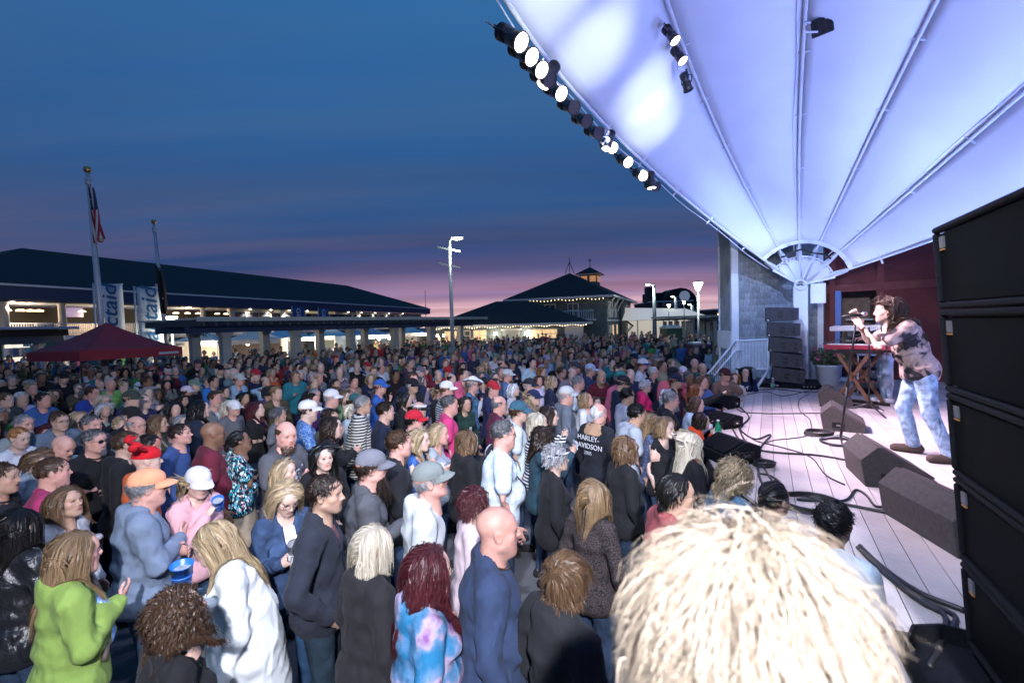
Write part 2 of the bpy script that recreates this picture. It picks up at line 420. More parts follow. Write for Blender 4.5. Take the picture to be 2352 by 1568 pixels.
    def pattern(name, kind):
        m = mat(name, rough=.85, spec=.2, bump=.25, bscale=150); folds(m); N, L, b = nodes_of(m)
        tc = [n for n in N if n.type == 'TEX_COORD'][0]; oi = N.new('ShaderNodeObjectInfo')
        mx = N.new('ShaderNodeMix'); mx.data_type = 'RGBA'; L.new(oi.outputs['Color'], mx.inputs[6])
        rp = N.new('ShaderNodeValToRGB')
        if kind == 'stripe':
            w = N.new('ShaderNodeTexWave'); w.wave_type = 'BANDS'; w.bands_direction = 'Z'; w.inputs['Scale'].default_value = 9; w.inputs['Distortion'].default_value = .4; L.new(tc.outputs['Object'], w.inputs[0]); L.new(w.outputs['Fac'], rp.inputs[0])
            rp.color_ramp.elements[0].position = .48; rp.color_ramp.elements[1].position = .52; mx.inputs[7].default_value = (.02, .02, .03, 1)
        elif kind == 'plaid':
            w = N.new('ShaderNodeTexWave'); w.bands_direction = 'X'; w.inputs['Scale'].default_value = 7; L.new(tc.outputs['Object'], w.inputs[0])
            w2 = N.new('ShaderNodeTexWave'); w2.bands_direction = 'Z'; w2.inputs['Scale'].default_value = 7; L.new(tc.outputs['Object'], w2.inputs[0])
            ad = N.new('ShaderNodeMath'); ad.operation = 'ADD'; L.new(w.outputs['Fac'], ad.inputs[0]); L.new(w2.outputs['Fac'], ad.inputs[1])
            hv = N.new('ShaderNodeMath'); hv.operation = 'MULTIPLY'; hv.inputs[1].default_value = .5; L.new(ad.outputs[0], hv.inputs[0]); L.new(hv.outputs[0], rp.inputs[0])
            rp.color_ramp.elements[0].position = .35; rp.color_ramp.elements[1].position = .75; mx.inputs[7].default_value = (.05, .07, .14, 1)
        elif kind == 'floral':
            v = N.new('ShaderNodeTexVoronoi'); v.inputs['Scale'].default_value = 13; v.feature = 'DISTANCE_TO_EDGE'; nz = N.new('ShaderNodeTexNoise'); nz.inputs['Scale'].default_value = 9
            L.new(tc.outputs['Object'], nz.inputs[0]); ad = N.new('ShaderNodeMix'); ad.data_type = 'RGBA'; ad.inputs[0].default_value = .25; L.new(tc.outputs['Object'], ad.inputs[6]); L.new(nz.outputs['Color'], ad.inputs[7])
            L.new(ad.outputs[2], v.inputs[0]); L.new(v.outputs['Distance'], rp.inputs[0]); rp.color_ramp.elements[0].color = (1, 1, 1, 1); rp.color_ramp.elements[1].color = (0, 0, 0, 1); rp.color_ramp.elements[1].position = .07; mx.inputs[7].default_value = (.32, .44, .62, 1)
        elif kind == 'sequin':
            v = N.new('ShaderNodeTexVoronoi'); v.inputs['Scale'].default_value = 75; mp = N.new('ShaderNodeMapping'); mp.inputs['Scale'].default_value = (1, 1, .5); L.new(tc.outputs['Object'], mp.inputs[0]); L.new(mp.outputs[0], v.inputs[0])
            sp = N.new('ShaderNodeSeparateColor'); L.new(v.outputs['Color'], sp.inputs[0]); L.new(sp.outputs[0], rp.inputs[0]); rp.color_ramp.interpolation = 'CONSTANT'
            e = rp.color_ramp.elements; e[0].position = 0; e[0].color = (.006, .012, .02, 1); e[1].position = .5; e[1].color = (.02, .30, .38, 1); e.new(.74).color = (.60, .75, .78, 1); e.new(.9).color = (.45, .22, .25, 1)
            L.new(rp.outputs[0], b.inputs['Base Color']); b.inputs['Roughness'].default_value = .4; return
        elif kind == 'tiedye':
            nz = N.new('ShaderNodeTexNoise'); nz.inputs['Scale'].default_value = 7; nz.inputs['Detail'].default_value = 3; L.new(tc.outputs['Object'], nz.inputs[0]); L.new(nz.outputs[0], rp.inputs[0])
            e = rp.color_ramp.elements; e[0].position = .36; e[0].color = (.02, .16, .32, 1); e[1].position = .48; e[1].color = (.12, .24, .42, 1); e.new(.55).color = (.42, .34, .46, 1); e.new(.64).color = (.24, .10, .28, 1)
            L.new(rp.outputs[0], b.inputs['Base Color']); return
        elif kind == 'print':       # loose white print on the chest
            nz = N.new('ShaderNodeTexNoise'); nz.inputs['Scale'].default_value = 26; nz.inputs['Detail'].default_value = 6; L.new(tc.outputs['Object'], nz.inputs[0]); L.new(nz.outputs[0], rp.inputs[0])
            rp.color_ramp.elements[0].position = .56; rp.color_ramp.elements[1].position = .6
            sp = N.new('ShaderNodeSeparateXYZ'); L.new(tc.outputs['Object'], sp.inputs[0])
            def band(o, c, w):
                a = N.new('ShaderNodeMath'); a.operation = 'SUBTRACT'; L.new(o, a.inputs[0]); a.inputs[1].default_value = c
                q = N.new('ShaderNodeMath'); q.operation = 'ABSOLUTE'; L.new(a.outputs[0], q.inputs[0]); l = N.new('ShaderNodeMath'); l.operation = 'LESS_THAN'; L.new(q.outputs[0], l.inputs[0]); l.inputs[1].default_value = w; return l.outputs[0]
            m1 = N.new('ShaderNodeMath'); m1.operation = 'MULTIPLY'; L.new(band(sp.outputs[0], .0, .11), m1.inputs[0]); L.new(band(sp.outputs[2], 1.24, .09), m1.inputs[1])
            m4 = N.new('ShaderNodeMath'); m4.operation = 'MULTIPLY'; L.new(m1.outputs[0], m4.inputs[0]); L.new(rp.outputs[0], m4.inputs[1]); L.new(m4.outputs[0], mx.inputs[0]); mx.inputs[7].default_value = (.6, .6, .62, 1)
            L.new(mx.outputs[2], b.inputs['Base Color']); return
        elif kind == 'stone':       # bleached brown tee with black veins
            nz = N.new('ShaderNodeTexNoise'); nz.inputs['Scale'].default_value = 6; nz.inputs['Detail'].default_value = 8; nz.inputs['Distortion'].default_value = 1.6; L.new(tc.outputs['Object'], nz.inputs[0]); L.new(nz.outputs[0], rp.inputs[0])
            e = rp.color_ramp.elements; e[0].position = .40; e[0].color = (.018, .018, .025, 1); e[1].position = .47; e[1].color = (.22, .16, .15, 1); e.new(.58).color = (.42, .31, .27, 1); e.new(.7).color = (.15, .12, .14, 1)
            L.new(rp.outputs[0], b.inputs['Base Color']); return
        elif kind == 'lace':
            v = N.new('ShaderNodeTexVoronoi'); v.inputs['Scale'].default_value = 60; v.feature = 'DISTANCE_TO_EDGE'; L.new(tc.outputs['Object'], v.inputs[0]); L.new(v.outputs['Distance'], rp.inputs[0]); rp.color_ramp.elements[0].position = .05; rp.color_ramp.elements[1].position = .12; mx.inputs[7].default_value = (.06, .045, .045, 1)
        L.new(rp.outputs[0], mx.inputs[0]); L.new(mx.outputs[2], b.inputs['Base Color'])
    for n_, k_ in (('striped cloth', 'stripe'), ('plaid cloth', 'plaid'), ('floral cloth', 'floral'), ('sequin cloth', 'sequin'), ('tie dye cloth', 'tiedye'), ('printed cloth', 'print'), ('veined cloth', 'stone'), ('lace cloth', 'lace')): pattern(n_, k_)
make_people_mats()

# ---- heads.  local frame: +Y the way the face looks, +Z up, origin mid head; crown .12, chin -.118
def head_np(h, sex='m', fat=0., age=0., seed=0, brow=(.05, .03, .02), stubble=0., smile=0., eyes_shut=False, lips=None):
    g = np.random.default_rng(seed); j = lambda a: g.uniform(-a, a)
    f = sex == 'f'
    S = SDF((-.10, -.125, -.235), (.10, .135, .135), h)
    w = .0 if not f else -.003
    S.ell((0, -.014, .034), (.076+w+.3*fat*.01, .096, .086), k=.0)
    S.ell((0, .028, -.03), (.061+w+fat*.012, .064, .080), k=.03)
    S.ell((0, .052, -.062), (.043+fat*.01, .040, .050), k=.02)
    jw = (.052 if not f else .046)+fat*.010+j(.002)
    for s in (-1, 1):
        S.cap((s*jw, .004, -.060), (s*.020, .064, -.100), .015+fat*.006, .014+fat*.004, k=.03)
        S.ell((s*.042, .056, -.022), (.021+fat*.005, .022, .021+fat*.004), k=.02)
    S.ell((0, .070, -.101), (.019+(.0 if f else .004), .017, .015), k=.02)
    if fat > .4: S.ell((0, .035, -.115), (.045, .05, .03), k=.03)
    S.cap((-.034, .078, .022), (.034, .078, .022), .010 if f else .013, k=.02)
    S.ell((0, .050, .042), (.056, .036, .034), k=.03)
    for s in (-1, 1): S.ell((s*.031, .099, .001), (.018, .015, .011), k=.012, sub=True)
    nl = .108+j(.004)+(0 if f else .004); nw = 1 if not f else .85
    S.cap((0, .087, .012), (0, nl, -.030), .0065*nw, .0095*nw, k=.012)
    for s in (-1, 1): S.ell((s*.0105*nw, .097, -.035), (.0075, .010, .0065), k=.008)
    S.cap((-.014, .083, -.058), (.014, .083, -.058), .009, k=.012)
    lz = -.064
    S.cap((-.019-smile*.006, .083-smile*.004, lz+smile*.004), (0, .0905, lz+.002), .0035, .0058, k=.006).cap((.019+smile*.006, .083-smile*.004, lz+smile*.004), (0, .0905, lz+.002), .0035, .0058, k=.006)
    S.cap((-.015, .083, lz-.011), (.015, .083, lz-.011), .0065, k=.006)
    S.cap((-.022, .0935, lz-.0045), (.022, .0935, lz-.0045), .0022, k=.004, sub=True)
    for s in (-1, 1):
        S.ell((s*.079, -.008, -.004), (.009, .019, .031), k=.008, rx=.25)
        S.ell((s*.087, -.004, -.003), (.006, .010, .019), k=.006, sub=True)
    nr = (.047 if f else .056)+fat*.012
    S.cap((0, -.022, -.055), (0, -.040, -.26), nr, nr+.008, k=.03)
    V, F_ = S.mesh()
    T = np.ones((len(V), 4))
    x, y, z = V.T
    sm = lambda e0, e1, q: (lambda t: t*t*(3-2*t))(np.clip((q-e0)/(e1-e0), 0, 1))
    lip = np.exp(-((np.abs(x)/.023)**4))*np.exp(-(((z-(lz-.004))/.0125)**4))*sm(.078, .086, y)
    lc = np.array(lips if lips else ((.80, .42, .42) if f else (.86, .60, .56)))
    T[:, :3] = T[:, :3]*(1-lip[:, None])+lip[:, None]*lc
    ch = np.exp(-(((np.abs(x)-.045)/.02)**2)-((z+.03)/.022)**2)*sm(.03, .06, y)*.5
    T[:, :3] *= 1-ch[:, None]*np.array([.0, .16, .14])
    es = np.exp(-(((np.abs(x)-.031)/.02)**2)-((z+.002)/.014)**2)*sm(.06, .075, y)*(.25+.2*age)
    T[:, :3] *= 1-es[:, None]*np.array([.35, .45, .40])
    if stubble:
        sb = sm(-.045, -.062, z)*sm(-.02, .02, y)*(1-lip)*sm(-.17, -.12, z)+np.exp(-((z+.05)/.008)**2)*sm(.075, .085, y)*(np.abs(x) < .026)
        T[:, :3] *= 1-np.clip(sb, 0, 1)[:, None]*stubble*np.array([.55, .5, .42])
    parts = [(V, F_, T)]
    def abs_part(V, F_, c): parts.append((V, F_, np.tile(np.array([*c, 0.]), (len(V), 1))))
    if h < .0120:
        for s in (-1, 1):
            if not eyes_shut:
                V2, F2 = sphere_np((s*.031, .0815, .0005), (.0130, .0085, .0054), 10, 6); abs_part(V2, F2, (.46, .43, .42))
                V2, F2 = sphere_np((s*.031, .0865, .0012), (.0060, .0052, .0052), 8, 6); abs_part(V2, F2, (.03, .025, .02))
            P = [(s*(.031-.0165), .0835, .001), (s*.026, .0895, .0072), (s*.035, .0885, .0072), (s*(.031+.017), .079, .001)]
            V2, F2 = tube_np(P, [.0010, .0021, .0021, .0010], 4); abs_part(V2, F2, (.05, .03, .025))
            bt = .0026 if f else .0042
            P = [(s*.013, .0905, .0205), (s*.024, .0905, .0260), (s*.037, .0860, .0270), (s*.049, .0765, .0200)]
            V2, F2 = tube_np(P, [bt*.8, bt, bt*.9, bt*.4], 5); abs_part(V2, F2, brow)
        if smile > .5:
            V2, F2 = sphere_np((0, .0895, lz-.004), (.017, .004, .0042), 10, 6); abs_part(V2, F2, (.7, .68, .64))
    return cat_parts(parts)

# ---- hands.  wrist at origin, fingers +Y, palm towards -Z, thumb on +X side
def hand_np(h, kind='relaxed'):
    S = SDF((-.075, -.05, -.11), (.095, .215, .05), h)
    S.cap((0, -.04, 0), (0, .02, 0), .025, .024, k=.0)
    S.ell((0, .050, 0), (.040, .048, .0165), k=.02)
    curl = {'relaxed': .55, 'grip': 1.45, 'flat': .08, 'fist': 1.7, 'point': 1.6}[kind]
    for i, (x, l) in enumerate(((.030, .072), (.010, .080), (-.010, .074), (-.029, .058))):
        c = .05 if (kind == 'point' and i == 0) else curl
        p = np.array([x, .088, .002]); a = c*.35; r = .0092-.0005*i
        sp = (x*.9) if kind in ('flat',) else x*.25
        for q, fr in enumerate((.46, .31, .23)):
            d = np.array([sp*.35, math.cos(a), -math.sin(a)]); n = p+d*l*fr*1.05
            S.cap(p, n, r-.0007*q, r-.0007*(q+1), k=.004); p = n; a += c*.62
    if kind in ('grip', 'fist', 'point'): T_ = [(.026, .022, -.008), (.046, .050, -.028), (.034, .076, -.046), (.018, .086, -.050)]
    else: T_ = [(.026, .020, -.004), (.050, .046, -.014), (.062, .072, -.018), (.066, .094, -.018)]
    for q in range(3): S.cap(T_[q], T_[q+1], .0125-.0015*q, .011-.0013*q, k=.008)
    V, F_ = S.mesh(); return V, F_
HANDS = {}
def hand(kind, h):
    if (kind, h) not in HANDS: HANDS[(kind, h)] = hand_np(h, kind)
    return HANDS[(kind, h)]

# ---- poses: elbow and wrist relative to the shoulder joint (x outwards), palm normal hint, hand shape
POSES = {
 'down':   [((.095, -.03, -.275), (.10, .07, -.51), (-1, 0, 0), 'relaxed')]*2,
 'folded': [((.06, .07, -.27), (-.19, .22, -.21), (0, -1, 0), 'relaxed'), ((.06, .06, -.28), (-.21, .20, -.27), (0, -1, 0), 'relaxed')],
 'clasp':  [((.08, -.01, -.28), (-.12, .21, -.38), (0, -1, 0), 'fist'), ((.08, -.01, -.28), (-.12, .21, -.38), (0, -1, 0), 'relaxed')],
 'pocket': [((.15, -.06, -.26), (.05, .10, -.46), (-1, 0, 0), 'fist')]*2,
 'cup':    [((.06, .02, -.28), (-.02, .25, -.17), (-1, 0, 0), 'grip'), ((.06, -.03, -.29), (.08, .07, -.53), (-1, 0, 0), 'relaxed')],
 'phone':  [((.05, .16, -.20), (-.11, .36, .02), (-1, -.3, 0), 'grip')]*2,
 'clap':   [((.09, .08, -.25), (-.13, .30, -.13), (-1, 0, 0), 'flat')]*2,
 'chin':   [((.04, .14, -.26), (-.12, .22, -.01), (0, -1, 0), 'fist'), ((.06, .07, -.27), (-.21, .22, -.25), (0, -1, 0), 'relaxed')],
 'lean':   [((.12, .22, -.20), (-.05, .40, -.23), (0, 0, -1), 'relaxed')]*2,
 'drink':  [((.06, .16, -.24), (-.08, .24, -.03), (-1, 0, 0), 'grip'), ((.06, -.03, -.29), (.08, .07, -.53), (-1, 0, 0), 'relaxed')],
 'point':  [((.02, .22, .05), (.0, .45, .20), (0, 0, -1), 'point'), ((.03, .20, .0), (.0, .42, .12), (0, 0, -1), 'point')],
 'chest':  [((.07, .03, -.27), (-.13, .22, -.16), (0, -1, 0), 'relaxed'), ((.06, -.03, -.29), (.08, .07, -.53), (-1, 0, 0), 'relaxed')],
 'sing':   [((.02, .27, -.17), (-.13, .40, .10), (-1, 0, .2), 'grip'), ((.03, .24, -.20), (-.13, .37, .03), (-1, 0, .2), 'grip')],
 'keys':   [((.08, .05, -.27), (.0, .30, -.30), (0, 0, -1), 'relaxed')]*2,
 'hips':   [((.16, -.04, -.25), (.02, .06, -.44), (-1, 0, 0), 'fist')]*2,
 'wave':   [((.16, .06, .02), (.14, .12, .28), (0, 1, 0), 'flat'), ((.06, -.03, -.29), (.08, .07, -.53), (-1, 0, 0), 'relaxed')],
}
class Fig:
    """joints of one standing figure, in metres for a height of 1.75"""
    def __init__(s, sex='m', fat=.2, pose='down', stoop=0.):
        s.sex, s.fat, s.pose, s.stoop = sex, fat, pose, stoop; f = sex == 'f'
        s.sw = .150 if f else .174
        st = stoop
        s.neck = np.array([0, .02+st*.6, 1.49-st*.25]); s.head = np.array([0, .055+st*.85, 1.618-st*.35])
        s.sho = {q: np.array([q*s.sw, .0+st*.5, 1.412-st*.2]) for q in (-1, 1)}
        s.arm = {}
        for i, q in enumerate((1, -1)):
            e, w, pn, hk = POSES[pose][i]; m = np.array([q, 1, 1.])
            s.arm[q] = (s.sho[q]+np.array(e)*m, s.sho[q]+np.array(w)*m, np.array(pn)*m, hk)
def torso(S, g, inf=0., hem=.86, k=.05, bust=True):
    f = g.sex == 'f'; ft = g.fat; st = g.stoop
    cw = (.128 if f else .146)+ft*.035+inf*.8; cd = (.095 if f else .108)+ft*.025+inf
    S.ell((0, .0+st*.40, 1.295-st*.15), (cw, cd, .175), k=0)
    S.ell((0, .0+st*.18, 1.13-st*.05), (.122+ft*.055+inf, .095+ft*.06+inf, .17), k=k)
    if ft > .3: S.ell((0, .05*ft+.03+st*.2, 1.10), (.12+ft*.05+inf, .085+ft*.06+inf, .13), k=k)
    S.ell((0, -.01, .92), ((.165 if f else .155)+ft*.035+inf, .115+ft*.03+inf, .20), k=k)
    for q in (-1, 1):
        S.cap((q*(g.sw-.012), st*.5, 1.402-st*.2), (q*.035, -.012+st*.55, 1.468-st*.22), .047+inf*.8+ft*.01, .046+inf*.6, k=.03)
        if f and bust: S.ell((q*.07, .085+ft*.02+st*.42, 1.27-st*.15), (.062+inf+ft*.01, .055+inf, .062), k=.03)
        elif ft > .2: S.ell((q*.075, .07+st*.4, 1.30-st*.15), (.075+inf, .05+inf, .06), k=.04)
    S.cutz(hem, above=False)
def arms(S, g, inf=0., frac=1., k=.04):
    """frac: how far down the arm the shape goes (0..2: shoulder, elbow, wrist)"""
    ft = g.fat; f = g.sex == 'f'; ru = (.041 if f else .048)+ft*.012+inf; re = .038+ft*.008+inf; rw = .027+ft*.003+inf
    for q in (-1, 1):
        e, w, _, _ = g.arm[q]; s_ = g.sho[q]
        if frac < 1:
            m = s_+(e-s_)*frac; S.cap(s_, m, ru+.006, ru+(re-ru)*frac+.006, k=k)
        else:
            S.cap(s_, s_+(e-s_)*.35, ru+.004, ru, k=k); S.cap(s_+(e-s_)*.3, e, ru, re, k=.012)
            m = e+(w-e)*(frac-1); S.cap(e, m, re, re+(rw-re)*(frac-1), k=.010)
def legs(S, g, inf=0., z1=.05, spread=.10, k=.03):
    ft = g.fat; f = g.sex == 'f'
    for q in (-1, 1):
        if getattr(g, 'legj', None):
            hp, kn, an = g.legj[q]; S.cap(hp, kn, .088+ft*.025+inf, .060+ft*.012+inf, k=k); S.cap(kn, an, .062+inf, .056+inf, k=.02); continue
        hp = (q*(.088+ft*.01), -.005, .90); kn = (q*(.085+spread*.2), .02, .50); an = (q*(.08+spread*.3), -.02, z1)
        S.cap(hp, kn, .088+ft*.025+inf, .058+ft*.012+inf, k=k); S.cap(kn, an, .060+ft*.012+inf, .045+inf, k=.02)
def feet_np(S, spread=.10, inf=0., g=None):
    for q in (-1, 1):
        if g is not None and getattr(g, 'legj', None):
            a = np.array(g.legj[q][2]); a = a*np.array([1, 1, 0]); S.cap(a+np.array([0, -.03, .048]), a+np.array([q*.03, .16, .038]), .046+inf, .038+inf, k=.02); S.cap(a+np.array([0, -.01, .06]), a+np.array([0, -.01, .14]), .044, k=.02); continue
        x = q*(.08+spread*.3); S.cap((x, -.045, .045), (x+q*.02, .125, .035), .044+inf, .036+inf, k=.02); S.cap((x, -.02, .06), (x, -.02, .14), .042, k=.02)
LO, HI = (-.60, -.50, -.02), (.60, .86, 1.98)
CACHE = {}
def garment(g, kind, h, seed=0):
    """kind: tee, long, hoodie, jacket, tank, trousers, poncho, coat"""
    key = (kind, g.sex, round(g.fat, 2), g.pose, g.stoop, h, seed, getattr(g, 'tagk', 0))
    if key in CACHE: return CACHE[key]
    if kind == 'shoes':
        S = SDF((-.36, -.46, -.02), (.36, .60, .2), max(.02, min(h, .03))); feet_np(S, inf=.008, g=g); S.cutz(.115); S.cutz(.0, False)
    elif kind in ('trousers', 'shorts', 'skirt'):
        S = SDF((-.40, -.50, -.02), (.40, .56, 1.06), h)
        if kind == 'skirt':
            S.ell((0, -.01, .96), (.17+g.fat*.04, .13+g.fat*.03, .12), k=0); S.cap((0, 0, .9), (0, 0, .48), .17, .23, k=.05); S.cutz(1.02).cutz(.45, False)
        else:
            S.ell((0, -.01, .95), (.148+g.fat*.035, .106+g.fat*.03, .12), k=0); legs(S, g, .006, .05 if kind == 'trousers' else .5); S.cutz(1.03).cutz(.06 if kind == 'trousers' else .48, False)
        S.wrinkle(.0030, 34, seed)
    else:
        S = SDF((LO[0], LO[1], .50), (HI[0], HI[1], 1.86), h)
        inf = {'inner': .006, 'tee': .019, 'tank': .015, 'long': .020, 'hoodie': .028, 'jacket': .030, 'coat': .03, 'poncho': .035}[kind]
        hem = {'inner': .86, 'tee': .82, 'tank': .82, 'long': .81, 'hoodie': .80, 'jacket': .78, 'coat': .55, 'poncho': .70}[kind]
        torso(S, g, inf, .4)
        if kind != 'inner': S.ell((0, -.01, .90), ((.176 if g.sex == 'f' else .168)+g.fat*.042+inf, .128+g.fat*.038+inf, .17), k=.05)
        if kind in ('coat', 'poncho'): S.cap((0, 0, 1.1), (0, 0, .6), .17+g.fat*.05, .24+g.fat*.04, k=.08)
        if kind == 'tee': arms(S, g, .014, .62)
        elif kind in ('tank', 'inner'): pass
        elif kind == 'poncho': arms(S, g, .05, 1.75)
        else: arms(S, g, {'long': .014, 'hoodie': .022, 'jacket': .020, 'coat': .022}[kind], 1.93)
        S.cutz(hem, False)
        if kind in ('long', 'hoodie', 'jacket', 'coat'):
            for q in (-1, 1):
                e, w, _, _ = g.arm[q]; d = (w-e)/np.linalg.norm(w-e); c = e+(w-e)*.90
                S.cap(c-d*.012, c+d*.012, .036+g.fat*.004+(.010 if kind != 'long' else 0), k=.004)
        if kind == 'tee':
            for q in (-1, 1):
                e = g.arm[q][0]; s_ = g.sho[q]; S.cap(s_+(e-s_)*.52, s_+(e-s_)*.62, .060+g.fat*.012, .066+g.fat*.012, k=.008)
        if kind == 'hoodie':
            n = g.neck
            for a in range(9):
                t = PI*(a/8)*1.25-PI*.125; p = n+np.array([.085*math.cos(t), -.075*math.sin(t)-.012, -.012+.0*math.sin(t)])
                t2 = PI*((a+1)/8)*1.25-PI*.125; p2 = n+np.array([.085*math.cos(t2), -.075*math.sin(t2)-.012, -.012])
                S.cap(p, p2, .026+.016*max(0, math.sin(t)), k=.02)
            S.ell(n+np.array([0, -.10, -.06]), (.10, .05, .085), k=.04)
        elif kind in ('jacket', 'coat'):
            for a in range(8):
                t = -.5+a*4.14/8; t2 = -.5+(a+1)*4.14/8
                S.cap(g.neck+np.array([.072*math.cos(t), -.062*math.sin(t)-.008, .0]), g.neck+np.array([.072*math.cos(t2), -.062*math.sin(t2)-.008, .0]), .017, k=.01)
        S.wrinkle((.0034 if kind in ('tee', 'tank', 'inner') else .0052)*(1.15 if h < .02 else .9), 62 if kind != 'tee' else 50, seed)
        nr = {'tank': .085, 'tee': .064, 'inner': .064}.get(kind, .060)
        S.cap(g.neck+np.array([0, .0, -.045]), g.neck+np.array([0, .045, .2]), nr, nr+.03, k=.008, sub=True)
        if kind == 'tank': S.ell(g.neck+np.array([0, .10, -.05]), (.10, .08, .09), k=.02, sub=True)
        if kind in ('jacket', 'coat'):
            S.cap((0, .20+g.stoop*.5, 1.46), (0, .22, .5), .055, .075, k=.01, sub=True)
            S.cap(g.neck+np.array([0, .06, -.02]), (0, .17+g.stoop*.4, 1.2), .05, .04, k=.01, sub=True)
    V, F_ = S.mesh(); CACHE[key] = (V, F_); return V, F_
def body_np(g, h, hh, headkw, hyaw=0., hpitch=0., hroll=0., handh=.006, slv=False):
    """one figure: trunk, arms, hands and head in one mesh. returns arrays and the head matrix"""
    S = SDF((LO[0], LO[1], -.02), (HI[0], HI[1], 1.62), h)
    torso(S, g, -.018, .88)
    if slv:
        arms(S, g, -.012, 1.9)
        for q in (-1, 1): e, w, _, _ = g.arm[q]; S.cap(e+(w-e)*.82, e+(w-e)*.98, .029, .026, k=.01)
    else: arms(S, g, 0., 1.96)
    S.cap(g.neck+np.array([0, -.01, -.08]), g.neck+np.array([0, .012, .04]), .050 if g.sex == 'f' else .058, k=.03)
    legs(S, g, -.01, .07)
    feet_np(S, g=g)
    V, F_ = S.mesh(); parts = [(V, F_, np.ones((len(V), 4)))]
    for q in (-1, 1):
        e, w, pn, hk = g.arm[q]; V2, F2 = hand(hk, handh)
        y = w-e; y /= np.linalg.norm(y); z = -pn+y*(pn @ y); z /= max(np.linalg.norm(z), 1e-6); x = np.cross(y, z)
        flip = q if True else 1
        V3 = V2*np.array([-q, 1, 1.]); M = np.stack([x, y, z], 1); V3 = V3 @ M.T*(1.0 if g.sex == 'm' else .9)+w
        parts.append((V3, F2 if q < 0 else F2[:, ::-1], np.ones((len(V3), 4))))
    HM = Matrix.Translation(g.head.tolist()) @ Euler((hpitch, hroll, hyaw), 'YXZ').to_matrix().to_4x4()
    V, F_, T = head_cached(hh, headkw); parts.append((xf(V, HM), F_, T))
    return cat_parts(parts)+(HM,)
HEADS = {}
def head_cached(hh, kw):
    key = (hh, tuple(sorted(kw.items())))
    if key not in HEADS: HEADS[key] = head_np(hh, **kw)
    return HEADS[key]
